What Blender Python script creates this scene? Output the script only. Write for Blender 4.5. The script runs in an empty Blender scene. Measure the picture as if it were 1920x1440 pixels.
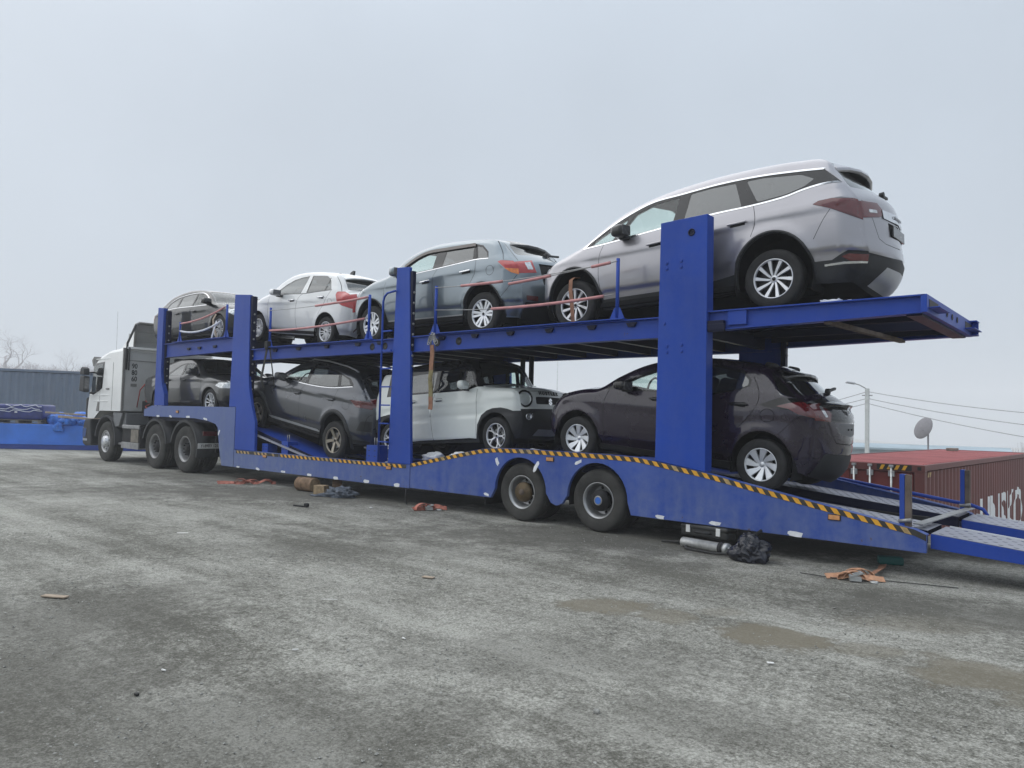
import bpy, bmesh, math, random
import numpy as np
from mathutils import Vector, Matrix, noise
from mathutils.geometry import delaunay_2d_cdt, tessellate_polygon

R = math.radians
sc = bpy.context.scene
COL = sc.collection
random.seed(7)

# ------------------------------------------------------------------ camera
F_PX, YAW, PITCH, ROLL = 1389.5, R(40.694), R(2.606), R(1.452)
cam_data = bpy.data.cameras.new('camera')
cam = bpy.data.objects.new('camera', cam_data)
COL.objects.link(cam)
_f = Vector((-math.sin(YAW) * math.cos(PITCH), math.cos(YAW) * math.cos(PITCH), math.sin(PITCH)))
_r0 = Vector((math.cos(YAW), math.sin(YAW), 0))
_u0 = _r0.cross(_f)
_r = _r0 * math.cos(ROLL) + _u0 * math.sin(ROLL)
_u = -_r0 * math.sin(ROLL) + _u0 * math.cos(ROLL)
_m = Matrix((_r, _u, -_f)).transposed().to_4x4()
_m.translation = Vector((0, -7.894, 1.426))
cam.matrix_world = _m
cam_data.sensor_fit = 'HORIZONTAL'
cam_data.sensor_width = 36
cam_data.lens = F_PX / 1920 * 36
cam_data.clip_start = 0.05
cam_data.clip_end = 3000
sc.camera = cam

# ------------------------------------------------------------------ sky, sun, exposure
SUN_EL, SUN_AZ = R(50), R(258)          # azimuth measured clockwise from +Y
world = bpy.data.worlds.new('World')
sc.world = world
world.use_nodes = True
wn, wl = world.node_tree.nodes, world.node_tree.links
wn.clear()
w_out = wn.new('ShaderNodeOutputWorld')
w_bg = wn.new('ShaderNodeBackground')
w_sky = wn.new('ShaderNodeTexSky')
w_sky.sky_type = 'NISHITA'
w_sky.sun_disc = False
w_sky.sun_elevation = SUN_EL
w_sky.sun_rotation = SUN_AZ
w_sky.air_density = 1.0
w_sky.dust_density = 6.0
w_sky.ozone_density = 1.0
w_hs = wn.new('ShaderNodeHueSaturation')
w_hs.inputs['Saturation'].default_value = 0.35
w_mix = wn.new('ShaderNodeMix')
w_mix.data_type = 'RGBA'
w_mix.inputs['Factor'].default_value = 0.86          # low cloud covers nearly the whole sky
w_mix.inputs['B'].default_value = (4.65, 5.28, 6.05, 1)
wl.new(w_sky.outputs[0], w_hs.inputs['Color'])
wl.new(w_hs.outputs[0], w_mix.inputs['A'])
# an overcast dome is brighter overhead than at the horizon
w_tc = wn.new('ShaderNodeTexCoord')
w_sp = wn.new('ShaderNodeSeparateXYZ')
w_mr = wn.new('ShaderNodeMapRange')
w_mr.interpolation_type = 'SMOOTHSTEP'
w_mr.inputs['From Min'].default_value = 0.35
w_mr.inputs['From Max'].default_value = 0.95
w_mr.inputs['To Min'].default_value = 1.0
w_mr.inputs['To Max'].default_value = 1.6
w_vm = wn.new('ShaderNodeVectorMath')
w_vm.operation = 'SCALE'
wl.new(w_tc.outputs['Generated'], w_sp.inputs[0])
wl.new(w_sp.outputs['Z'], w_mr.inputs['Value'])
wl.new(w_mix.outputs['Result'], w_vm.inputs[0])
w_ns = wn.new('ShaderNodeTexNoise')              # faint unevenness of the fog overhead
w_ns.inputs['Scale'].default_value = 2.6
w_ns.inputs['Detail'].default_value = 4
wl.new(w_tc.outputs['Generated'], w_ns.inputs['Vector'])
w_nr = wn.new('ShaderNodeMapRange')
w_nr.inputs['From Min'].default_value = 0.3
w_nr.inputs['From Max'].default_value = 0.7
w_nr.inputs['To Min'].default_value = 0.955
w_nr.inputs['To Max'].default_value = 1.045
wl.new(w_ns.outputs[0], w_nr.inputs['Value'])
w_mu = wn.new('ShaderNodeMath')
w_mu.operation = 'MULTIPLY'
wl.new(w_mr.outputs[0], w_mu.inputs[0])
wl.new(w_nr.outputs[0], w_mu.inputs[1])
wl.new(w_mu.outputs[0], w_vm.inputs['Scale'])
wl.new(w_vm.outputs[0], w_bg.inputs['Color'])
w_bg.inputs['Strength'].default_value = 0.1
wl.new(w_bg.outputs[0], w_out.inputs['Surface'])

sun_d = bpy.data.lights.new('sun', 'SUN')
sun_d.energy = 1.5
sun_d.angle = R(120)
sun_d.color = (1.0, 0.96, 0.9)
sun = bpy.data.objects.new('sun', sun_d)
COL.objects.link(sun)
_d = Vector((math.sin(SUN_AZ) * math.cos(SUN_EL), math.cos(SUN_AZ) * math.cos(SUN_EL), math.sin(SUN_EL)))
sun.rotation_euler = _d.to_track_quat('Z', 'Y').to_euler()

sc.view_settings.view_transform = 'Standard'
sc.view_settings.look = 'None'
sc.view_settings.exposure = 0.36
sc.view_settings.gamma = 1.0
sc.view_settings.use_curve_mapping = False
sc.render.engine = 'CYCLES'
sc.cycles.max_bounces = 10
sc.cycles.diffuse_bounces = 3
sc.cycles.glossy_bounces = 4
sc.cycles.transparent_max_bounces = 24
sc.cycles.volume_bounces = 1
sc.cycles.caustics_reflective = False
sc.cycles.caustics_refractive = False
sc.cycles.use_denoising = True

# ------------------------------------------------------------------ materials
MAT = {}


def _new(name):
    m = bpy.data.materials.new(name)
    m.use_nodes = True
    MAT[name] = m
    n, l = m.node_tree.nodes, m.node_tree.links
    return m, n, l, n['Principled BSDF']


def _noise(n, l, scale, detail=4, rough=0.55, coord='Object', vec=None, stretch=None):
    tc = n.new('ShaderNodeTexCoord')
    t = n.new('ShaderNodeTexNoise')
    t.inputs['Scale'].default_value = scale
    t.inputs['Detail'].default_value = detail
    t.inputs['Roughness'].default_value = rough
    src = tc.outputs[coord]
    if stretch:
        mp = n.new('ShaderNodeMapping')
        mp.inputs['Scale'].default_value = stretch
        l.new(src, mp.inputs['Vector'])
        src = mp.outputs[0]
    l.new(src, t.inputs['Vector'])
    return t


def _ramp(n, l, src, p0, p1, c0=(0, 0, 0, 1), c1=(1, 1, 1, 1)):
    r = n.new('ShaderNodeValToRGB')
    r.color_ramp.elements[0].position = p0
    r.color_ramp.elements[1].position = p1
    r.color_ramp.elements[0].color = c0
    r.color_ramp.elements[1].color = c1
    l.new(src, r.inputs[0])
    return r


def _mix(n, l, fac, a, b, mode='MIX'):
    m = n.new('ShaderNodeMix')
    m.data_type = 'RGBA'
    m.blend_type = mode
    for sock, v in (('Factor', fac), ('A', a), ('B', b)):
        if isinstance(v, (int, float)):
            m.inputs[sock].default_value = v
        elif isinstance(v, tuple):
            m.inputs[sock].default_value = v if len(v) == 4 else v + (1,)
        else:
            l.new(v, m.inputs[sock])
    return m.outputs['Result']


def _math(n, l, op, a, b=None):
    m = n.new('ShaderNodeMath')
    m.operation = op
    for i, v in enumerate((a, b)):
        if v is None:
            continue
        if isinstance(v, (int, float)):
            m.inputs[i].default_value = v
        else:
            l.new(v, m.inputs[i])
    return m.outputs[0]


def _bump(n, l, bsdf, h, strength=0.3, dist=0.01):
    b = n.new('ShaderNodeBump')
    b.inputs['Strength'].default_value = strength
    b.inputs['Distance'].default_value = dist
    l.new(h, b.inputs['Height'])
    l.new(b.outputs[0], bsdf.inputs['Normal'])


def simple(name, col, rough=0.5, metal=0.0, var=0.12, scale=6.0, spec=0.5, coat=0.0, bump=0.0):
    m, n, l, b = _new(name)
    b.inputs['Roughness'].default_value = rough
    b.inputs['Metallic'].default_value = metal
    b.inputs['Specular IOR Level'].default_value = spec
    b.inputs['Coat Weight'].default_value = coat
    t = _noise(n, l, scale, 5)
    lo = tuple(c * (1 - var) for c in col)
    hi = tuple(min(1, c * (1 + var)) for c in col)
    r = _ramp(n, l, t.outputs[0], 0.3, 0.7, lo + (1,), hi + (1,))
    l.new(r.outputs[0], b.inputs['Base Color'])
    if bump:
        t2 = _noise(n, l, scale * 8, 4)
        _bump(n, l, b, t2.outputs[0], bump, 0.01)
    return m


def paint(name, col, metal=0.0, rough=0.28, dust=0.06, coat=1.0, spec=0.5):
    """car paint: clear coat over a flake base, with a thin uneven film of road dust"""
    m, n, l, b = _new(name)
    b.inputs['Metallic'].default_value = metal
    b.inputs['Specular IOR Level'].default_value = spec
    b.inputs['Coat Weight'].default_value = coat
    b.inputs['Coat Roughness'].default_value = 0.03
    t = _noise(n, l, 2.3, 6, 0.65)
    d = _ramp(n, l, t.outputs[0], 0.35, 0.75)
    f = _math(n, l, 'MULTIPLY', d.outputs[0], dust)
    l.new(_mix(n, l, f, col, (0.33, 0.32, 0.30)), b.inputs['Base Color'])
    rr = _math(n, l, 'ADD', _math(n, l, 'MULTIPLY', d.outputs[0], 0.12), rough)
    l.new(rr, b.inputs['Roughness'])
    return m


def glass(name, tint, refl=0.02, rough=0.0):
    m, n, l, b = _new(name)
    n.remove(b)
    out = n['Material Output']
    tr = n.new('ShaderNodeBsdfTransparent')
    tr.inputs['Color'].default_value = tint + (1,)
    gl = n.new('ShaderNodeBsdfGlossy')
    gl.inputs['Roughness'].default_value = rough
    gl.inputs['Color'].default_value = (0.95, 0.97, 0.97, 1)
    fr = n.new('ShaderNodeLayerWeight')                # same reflectance from inside and outside
    fr.inputs['Blend'].default_value = 0.5
    f5 = _math(n, l, 'ADD', _math(n, l, 'MULTIPLY', _math(n, l, 'POWER', fr.outputs['Facing'], 5.0), 0.96), 0.04)
    mx = n.new('ShaderNodeMixShader')
    l.new(_math(n, l, 'ADD', _math(n, l, 'MULTIPLY', f5, 1.25), refl), mx.inputs[0])
    l.new(tr.outputs[0], mx.inputs[1])
    l.new(gl.outputs[0], mx.inputs[2])
    # faint dust film
    df = n.new('ShaderNodeBsdfDiffuse')
    df.inputs['Color'].default_value = (0.42, 0.42, 0.40, 1)
    t = _noise(n, l, 3.0, 5, 0.6)
    rp = _ramp(n, l, t.outputs[0], 0.3, 0.8, (0.01, 0.01, 0.01, 1), (0.05, 0.05, 0.05, 1))
    m2 = n.new('ShaderNodeMixShader')
    l.new(rp.outputs[0], m2.inputs[0])
    l.new(mx.outputs[0], m2.inputs[1])
    l.new(df.outputs[0], m2.inputs[2])
    l.new(m2.outputs[0], out.inputs['Surface'])
    return m


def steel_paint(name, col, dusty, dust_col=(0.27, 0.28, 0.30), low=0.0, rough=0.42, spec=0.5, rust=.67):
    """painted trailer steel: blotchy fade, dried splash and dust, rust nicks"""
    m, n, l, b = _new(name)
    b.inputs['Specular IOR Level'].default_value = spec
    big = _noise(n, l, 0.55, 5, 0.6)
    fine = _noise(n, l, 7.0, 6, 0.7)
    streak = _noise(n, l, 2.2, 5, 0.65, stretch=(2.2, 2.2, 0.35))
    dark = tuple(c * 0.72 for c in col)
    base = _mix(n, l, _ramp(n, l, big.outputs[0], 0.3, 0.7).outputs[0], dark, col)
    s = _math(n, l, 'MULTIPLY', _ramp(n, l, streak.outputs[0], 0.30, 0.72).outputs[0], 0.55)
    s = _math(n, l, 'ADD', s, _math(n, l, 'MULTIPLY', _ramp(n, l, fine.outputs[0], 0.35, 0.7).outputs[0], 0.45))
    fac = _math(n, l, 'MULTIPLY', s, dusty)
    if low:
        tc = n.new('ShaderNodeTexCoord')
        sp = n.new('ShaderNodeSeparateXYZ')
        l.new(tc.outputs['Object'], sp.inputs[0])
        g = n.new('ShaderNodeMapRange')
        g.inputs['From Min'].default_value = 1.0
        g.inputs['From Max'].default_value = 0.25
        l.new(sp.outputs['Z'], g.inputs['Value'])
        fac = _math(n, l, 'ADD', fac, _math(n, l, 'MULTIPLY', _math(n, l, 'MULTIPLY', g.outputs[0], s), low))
        gx = n.new('ShaderNodeMapRange')                  # greyer towards the tractor
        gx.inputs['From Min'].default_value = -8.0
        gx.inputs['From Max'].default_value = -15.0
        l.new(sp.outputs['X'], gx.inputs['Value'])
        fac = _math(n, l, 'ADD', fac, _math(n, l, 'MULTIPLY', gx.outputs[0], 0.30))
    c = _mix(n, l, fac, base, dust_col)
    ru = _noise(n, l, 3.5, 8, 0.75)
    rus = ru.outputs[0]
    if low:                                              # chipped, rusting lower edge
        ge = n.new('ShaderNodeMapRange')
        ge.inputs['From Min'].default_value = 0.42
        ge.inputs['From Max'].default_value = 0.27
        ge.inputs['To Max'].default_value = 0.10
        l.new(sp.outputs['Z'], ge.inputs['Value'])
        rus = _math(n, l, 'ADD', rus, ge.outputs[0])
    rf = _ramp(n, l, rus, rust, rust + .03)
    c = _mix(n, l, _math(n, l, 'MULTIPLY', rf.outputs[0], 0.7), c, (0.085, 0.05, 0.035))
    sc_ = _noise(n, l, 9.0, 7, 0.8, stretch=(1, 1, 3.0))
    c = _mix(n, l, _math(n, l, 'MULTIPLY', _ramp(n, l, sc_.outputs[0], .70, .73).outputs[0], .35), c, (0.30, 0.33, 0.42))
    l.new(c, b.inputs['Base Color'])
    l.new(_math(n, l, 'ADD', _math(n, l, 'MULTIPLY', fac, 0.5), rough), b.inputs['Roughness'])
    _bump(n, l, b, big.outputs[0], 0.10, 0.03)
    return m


paint('paint_silver', (0.335, 0.328, 0.35), 0.75, 0.30)
paint('paint_bluegrey', (0.175, 0.215, 0.245), 0.65, 0.28)
paint('paint_white', (0.70, 0.71, 0.71), 0.0, 0.35, 0.10)
paint('paint_mintwhite', (0.72, 0.76, 0.73), 0.0, 0.35, 0.10)
paint('paint_charcoal', (0.012, 0.013, 0.014), 0.0, 0.28, 0.03, .8, .1)
paint('paint_slate', (0.034, 0.035, 0.037), 0.2, 0.30, 0.05)
paint('paint_grey', (0.064, 0.070, 0.084), 0.7, 0.26, 0.06)
paint('paint_aubergine', (0.012, 0.0055, 0.019), 0.0, 0.22, 0.010, 1.0, .25)
paint('gloss_black', (0.006, 0.006, 0.007), 0.0, 0.2, 0.015, .8, .08)
simple('plastic_black', (0.022, 0.023, 0.025), 0.55, 0, 0.2, 5, 0.4)
simple('plastic_grey', (0.15, 0.155, 0.16), 0.5, 0, 0.12)
simple('under_black', (0.008, 0.008, 0.009), 0.9, 0, 0.3, 4, 0.2)
simple('trim_black', (0.012, 0.012, 0.013), 0.7, 0, 0.2, 4, 0.3)
simple('chrome', (0.72, 0.73, 0.75), 0.12, 1.0, 0.05)
simple('alloy', (0.66, 0.67, 0.69), 0.32, 0.55, 0.08)
simple('alloy_bright', (0.72, 0.74, 0.76), 0.35, 0.55, 0.06)
simple('alloy_bronze', (0.30, 0.27, 0.22), 0.35, 0.8, 0.1)
simple('alloy_dark', (0.018, 0.018, 0.02), 0.5, 0.3, 0.2)
simple('rubber', (0.022, 0.022, 0.022), 0.78, 0, 0.35, 9, 0.35, bump=0.2)
simple('rubber_dusty', (0.045, 0.044, 0.041), 0.85, 0, 0.4, 4, 0.3, bump=0.25)
simple('seat_cloth', (0.02, 0.02, 0.021), 0.9, 0, 0.2)
simple('lamp_red', (0.42, 0.012, 0.012), 0.12, 0, 0.15, 14, 0.6, coat=1)
simple('lamp_dark_red', (0.10, 0.007, 0.010), 0.12, 0, 0.15, 14, 0.6, coat=1)
simple('lamp_orange', (0.75, 0.20, 0.02), 0.15, 0, 0.25, 30, 0.6, coat=1)
simple('lamp_clear', (0.55, 0.57, 0.58), 0.12, 0.7, 0.4, 22, 0.6, coat=1)
simple('lamp_smoke', (0.10, 0.10, 0.105), 0.1, 0.3, 0.4, 22, 0.6, coat=1)
simple('visor_brown', (0.12, 0.10, 0.09), 0.15, 0, 0.1, 4, 0.5)
simple('silver_plastic', (0.42, 0.43, 0.45), 0.4, 0.5, 0.08)
simple('plate_grey', (0.13, 0.13, 0.135), 0.5, 0, 0.05)
glass('glass_clear', (0.86, 0.96, 0.92))
glass('glass_shield', (0.84, 0.94, 0.91))
glass('glass_dark', (0.10, 0.105, 0.11), 0.10)
glass('lens_clear', (0.98, 0.99, 0.99))
glass('glass_cab', (0.35, 0.40, 0.40))
steel_paint('blue_steel', (0.005, 0.058, 0.40), 0.10, low=0.0, spec=.22)
steel_paint('blue_skirt', (0.012, 0.062, 0.36), 0.24, low=0.26, spec=.35, dust_col=(0.26, 0.30, 0.35))
steel_paint('blue_deck', (0.006, 0.054, 0.38), 0.08, spec=.25)
steel_paint('blue_under', (0.003, 0.006, 0.034), 0.08, dust_col=(0.02, 0.02, 0.03), spec=.2)  # deck blue darkened: the shade below the decks put into the colour
steel_paint('runway_steel', (0.30, 0.31, 0.38), 0.5, dust_col=(0.36, 0.36, 0.38), rough=0.38)
simple('chassis_black', (0.018, 0.018, 0.019), 0.75, 0, 0.5, 5, 0.3)
simple('steel_grey', (0.30, 0.30, 0.30), 0.5, 0.6, 0.25, 8)
simple('steel_rust', (0.13, 0.10, 0.080), 0.8, 0.2, 0.4, 8)
simple('wheel_silver', (0.36, 0.365, 0.37), 0.42, 0.6, 0.25, 7)
simple('hub_brown', (0.10, 0.07, 0.035), 0.6, 0.4, 0.4, 9)
simple('tape_black', (0.03, 0.028, 0.024), 0.6, 0, 0.4, 6)
simple('tape_yellow', (0.72, 0.36, 0.025), 0.45, 0, 0.15, 5)
simple('tape_yellow_worn', (0.42, 0.29, 0.12), 0.6, 0, 0.45, 8)
simple('marker_amber', (0.55, 0.26, 0.10), 0.25, 0, 0.3, 20)
simple('patch_white', (0.74, 0.75, 0.77), 0.6, 0, 0.15, 14)
simple('hose_pink', (0.50, 0.22, 0.22), 0.55, 0, 0.15, 9)
simple('strap_orange', (0.40, 0.15, 0.11), 0.85, 0, 0.35, 12)
simple('strap_tan', (0.50, 0.27, 0.16), 0.8, 0, 0.25, 12)
simple('strap_olive', (0.19, 0.16, 0.075), 0.85, 0, 0.4, 14)
simple('strap_brown', (0.26, 0.13, 0.08), 0.85, 0, 0.3, 12)
simple('strap_dark', (0.03, 0.03, 0.03), 0.8, 0, 0.3, 12)
simple('cloth_bluegrey', (0.10, 0.115, 0.14), 0.9, 0, 0.4, 14)
simple('bag_black', (0.008, 0.009, 0.016), 0.22, 0, 0.3, 9)
simple('case_black', (0.02, 0.021, 0.02), 0.5, 0, 0.2, 7)
simple('cab_white', (0.80, 0.805, 0.79), 0.35, 0, 0.07, 1.5, coat=0.5)
simple('cab_rear', (0.50, 0.505, 0.495), 0.5, 0, 0.1, 1.5)  # cab white darkened: shade on the rear wall put into the colour
simple('fairing_grey', (0.20, 0.195, 0.185), 0.6, 0, 0.12)
simple('print_black', (0.012, 0.012, 0.012), 0.6, 0, 0.1)
simple('print_white', (0.78, 0.79, 0.80), 0.5, 0, 0.08)
simple('coil_red', (0.45, 0.05, 0.035), 0.4)
simple('plate_white', (0.62, 0.62, 0.60), 0.5)
simple('teal', (0.02, 0.12, 0.11), 0.6)
simple('plank', (0.36, 0.29, 0.22), 0.85, 0, 0.25, 9)
simple('pallet_wood', (0.20, 0.18, 0.15), 0.9, 0, 0.3, 9)
simple('tarp_navy', (0.022, 0.035, 0.17), 0.35, 0, 0.3, 5)
simple('tarp_blue', (0.025, 0.15, 0.55), 0.5, 0, 0.4, 8)
simple('film_white', (0.65, 0.68, 0.75), 0.3)
simple('beam_blue', (0.030, 0.15, 0.56), 0.5, 0, 0.2, 1.2)
simple('beam_dark_blue', (0.015, 0.045, 0.26), 0.55, 0, 0.2, 2)
steel_paint('container_grey', (0.165, 0.215, 0.275), 0.35, dust_col=(0.27, 0.27, 0.28), rough=.5, rust=.64)
steel_paint('container_red', (0.160, 0.042, 0.038), 0.35, dust_col=(0.20, 0.10, 0.085), rough=.5, rust=.62)
simple('container_roof', (0.36, 0.11, 0.11), 0.65, 0, 0.2, 1.3)
simple('container_door', (0.17, 0.030, 0.026), 0.55, 0, 0.2, 1.5)
simple('rod_steel', (0.50, 0.51, 0.50), 0.4, 0.6, 0.25, 12)
simple('concrete', (0.55, 0.57, 0.56), 0.85, 0, 0.12, 5)
simple('wire', (0.42, 0.42, 0.43), 0.7)  # paled so the wires look fogged: haze put into the colour
simple('dish_grey', (0.17, 0.165, 0.18), 0.7)
simple('wall_bluegrey', (0.30, 0.38, 0.43), 0.7, 0, 0.15, 0.5)
simple('bark', (0.34, 0.30, 0.315), 0.95, 0, 0.3, 4)  # paled bark: fog over the far trees put into the colour
simple('log_bark', (0.20, 0.13, 0.08), 0.9, 0, 0.5, 9, bump=0.5)
simple('log_end', (0.34, 0.25, 0.15), 0.85, 0, 0.3, 20)
simple('stone', (0.27, 0.27, 0.25), 0.9, 0, 0.55, 60)
simple('white_bit', (0.70, 0.70, 0.68), 0.7)


# ------------------------------------------------------------------ mesh helpers
def link(name, me, mat, parent=None, mats=None):
    o = bpy.data.objects.new(name, me)
    COL.objects.link(o)
    if mats:
        for k in mats:
            me.materials.append(MAT[k])
    elif mat and not me.materials:
        me.materials.append(MAT[mat])
    if parent is not None:
        o.parent = parent
    return o


def thing(name, label, cat, loc=(0, 0, 0), rot=(0, 0, 0), group=None):
    o = bpy.data.objects.new(name, None)
    COL.objects.link(o)
    o.location = loc
    o.rotation_euler = rot
    o.empty_display_size = 0.2
    return tag(o, label, cat, group)


def tag(o, label, cat, group=None):
    o['label'] = label
    o['category'] = cat
    if group:
        o['group'] = group
    return o


class MB:
    """collects shapes into one mesh"""

    def __init__(s):
        s.v, s.f, s.mi = [], [], []
        s.smooth = []

    def add(s, verts, faces, mi=0, smooth=False):
        o = len(s.v)
        s.v += [tuple(p) for p in verts]
        for f in faces:
            s.f.append(tuple(i + o for i in f))
            s.mi.append(mi)
            s.smooth.append(smooth)

    def box(s, x0, x1, y0, y1, z0, z1, mi=0):
        v = [(x, y, z) for x in (x0, x1) for y in (y0, y1) for z in (z0, z1)]
        s.add(v, [(0, 1, 3, 2), (4, 6, 7, 5), (0, 4, 5, 1), (2, 3, 7, 6), (0, 2, 6, 4), (1, 5, 7, 3)], mi)
        return s

    def obox(s, a, b, w, h, up=(0, 0, 1), mi=0):
        """bar of rectangular section w x h from a to b"""
        a, b = Vector(a), Vector(b)
        d = (b - a).normalized()
        up = Vector(up)
        x = d.cross(up)
        if x.length < 1e-4:
            x = d.cross(Vector((1, 0, 0)))
        x.normalize()
        y = x.cross(d)
        v = []
        for p in (a, b):
            for i, j in ((-1, -1), (1, -1), (1, 1), (-1, 1)):
                v.append(p + x * (w / 2 * i) + y * (h / 2 * j))
        s.add(v, [(3, 2, 1, 0), (4, 5, 6, 7), (0, 1, 5, 4), (1, 2, 6, 5), (2, 3, 7, 6), (3, 0, 4, 7)], mi)
        return s

    def prism(s, poly, y0, y1, mi=0, axis='y'):
        """extrude an outline given in (x,z) along y (or (y,z) along x, (x,y) along z)"""
        n = len(poly)

        def P(a, b, c):
            return {'y': (a, c, b), 'x': (c, a, b), 'z': (a, b, c)}[axis]
        v = [P(a, b, y0) for a, b in poly] + [P(a, b, y1) for a, b in poly]
        tris = tessellate_polygon([[Vector((a, b, 0)) for a, b in poly]])
        area = sum(poly[i][0] * poly[(i + 1) % n][1] - poly[(i + 1) % n][0] * poly[i][1] for i in range(n))
        f = []
        for t in tris:
            f.append(tuple(t))
            f.append(tuple(i + n for i in reversed(t)))
        for i in range(n):
            j = (i + 1) % n
            f.append((i, j, j + n, i + n))
        s.add(v, f, mi)
        return s

    def tube(s, pts, r, seg=8, mi=0, cap=True, radii=None):
        pts = [Vector(p) for p in pts]
        n = len(pts)
        v, f = [], []
        prev = None
        for i, p in enumerate(pts):
            d = (pts[min(i + 1, n - 1)] - pts[max(i - 1, 0)])
            if d.length < 1e-9:
                d = Vector((0, 0, 1))
            d.normalize()
            if prev is None:
                x = d.orthogonal().normalized()
            else:
                x = (prev - d * prev.dot(d))
                x = x.normalized() if x.length > 1e-6 else d.orthogonal().normalized()
            prev = x
            y = d.cross(x)
            rr = radii[i] if radii else r
            for k in range(seg):
                a = 2 * math.pi * k / seg
                v.append(p + x * (rr * math.cos(a)) + y * (rr * math.sin(a)))
        for i in range(n - 1):
            for k in range(seg):
                k2 = (k + 1) % seg
                f.append((i * seg + k, i * seg + k2, (i + 1) * seg + k2, (i + 1) * seg + k))
        if cap:
            f.append(tuple(reversed(range(seg))))
            f.append(tuple((n - 1) * seg + k for k in range(seg)))
        s.add(v, f, mi, True)
        return s

    def lathe(s, prof, seg=32, mi=0, axis='y', c=(0, 0, 0), smooth=True, close=False):
        """prof: (radius, along-axis)"""
        v, f = [], []
        n = len(prof)
        for k in range(seg):
            a = 2 * math.pi * k / seg
            ca, sa = math.cos(a), math.sin(a)
            for r, h in prof:
                p = {'y': (r * ca, h, r * sa), 'z': (r * ca, r * sa, h), 'x': (h, r * ca, r * sa)}[axis]
                v.append((p[0] + c[0], p[1] + c[1], p[2] + c[2]))
        for k in range(seg):
            k2 = (k + 1) % seg
            for i in range(n - 1):
                f.append((k * n + i, k * n + i + 1, k2 * n + i + 1, k2 * n + i))
        s.add(v, f, mi, smooth)
        return s

    def ribbon(s, pts, w, side=None, mi=0, th=0.004):
        """flat strap: pts centre line, side = width direction (per point or one)"""
        pts = [Vector(p) for p in pts]
        n = len(pts)
        v, f = [], []
        for i, p in enumerate(pts):
            d = (pts[min(i + 1, n - 1)] - pts[max(i - 1, 0)]).normalized()
            sd = side[i] if isinstance(side, list) else side
            x = Vector(sd) if sd is not None else d.cross(Vector((0, 0, 1)))
            x = x - d * x.dot(d)
            x = x.normalized() if x.length > 1e-5 else d.orthogonal().normalized()
            nn = x.cross(d)
            for i2, j2 in ((-1, -1), (1, -1), (1, 1), (-1, 1)):
                v.append(p + x * (w / 2 * i2) + nn * (th / 2 * j2))
        for i in range(n - 1):
            for k in range(4):
                k2 = (k + 1) % 4
                f.append((i * 4 + k, i * 4 + k2, i * 4 + 4 + k2, i * 4 + 4 + k))
        f.append((3, 2, 1, 0))
        f.append(tuple((n - 1) * 4 + k for k in range(4)))
        s.add(v, f, mi, False)
        return s

    def build(s, name, mat, parent=None, bevel=0.0, mats=None, ang=30):
        me = bpy.data.meshes.new(name)
        me.from_pydata(s.v, [], s.f)
        me.polygons.foreach_set('material_index', s.mi)
        me.polygons.foreach_set('use_smooth', s.smooth)
        bm = bmesh.new()
        bm.from_mesh(me)
        bmesh.ops.recalc_face_normals(bm, faces=bm.faces)
        if bevel:
            bmesh.ops.dissolve_limit(bm, angle_limit=R(1), verts=bm.verts, edges=bm.edges)
            es = [e for e in bm.edges if len(e.link_faces) == 2 and e.calc_face_angle(0) > R(ang)]
            try:
                bmesh.ops.bevel(bm, geom=es, offset=bevel, segments=2, affect='EDGES', profile=0.6, clamp_overlap=True)
            except Exception:
                pass
        bm.to_mesh(me)
        bm.free()
        return link(name, me, mat, parent, mats)


def text_mesh(txt, size, extrude=0.002, bold=0.0):
    cu = bpy.data.curves.new('txt', 'FONT')
    cu.body = txt
    cu.size = size
    cu.extrude = extrude
    cu.offset = bold
    cu.align_x = 'CENTER'
    cu.align_y = 'CENTER'
    cu.resolution_u = 3
    o = bpy.data.objects.new('txt', cu)
    COL.objects.link(o)
    dg = bpy.context.evaluated_depsgraph_get()
    me = bpy.data.meshes.new_from_object(o.evaluated_get(dg))
    bpy.data.objects.remove(o)
    bpy.data.curves.remove(cu)
    return me


def put_text(name, txt, size, mat, parent, origin, xdir, ydir, sx=1.0, extrude=0.002, bold=0.0):
    me = text_mesh(txt, size, extrude, bold)
    x, y = Vector(xdir).normalized(), Vector(ydir).normalized()
    z = x.cross(y)
    M = Matrix((x * sx, y, z)).transposed().to_4x4()
    M.translation = Vector(origin)
    me.transform(M)
    me.materials.clear()
    return link(name, me, mat, parent)


def copy_tree(o, parent=None):
    c = o.copy()
    COL.objects.link(c)
    if parent is not None:
        c.parent = parent
    for ch in list(o.children):
        copy_tree(ch, c)
    return c

# ------------------------------------------------------------------ ground
def sstep(a, b, x):
    t = min(1, max(0, (x - a) / (b - a)))
    return t * t * (3 - 2 * t)


def ground_h(x, y):
    east = sstep(-15 - 0.25 * max(0, y), -10 - 0.25 * max(0, y), x)
    h = -1.8 * sstep(3.3, 5.6, y) * east
    h -= 1.4 * sstep(24, 45, y) * east
    az = math.degrees(math.atan2(x, y + 7.894))
    h += 9.0 * sstep(150, 290, math.hypot(x, y)) * sstep(-58, -66, az)
    h -= 13.0 * sstep(78, 150, math.hypot(x, y)) * sstep(-62, -50, az)
    return h


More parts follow.
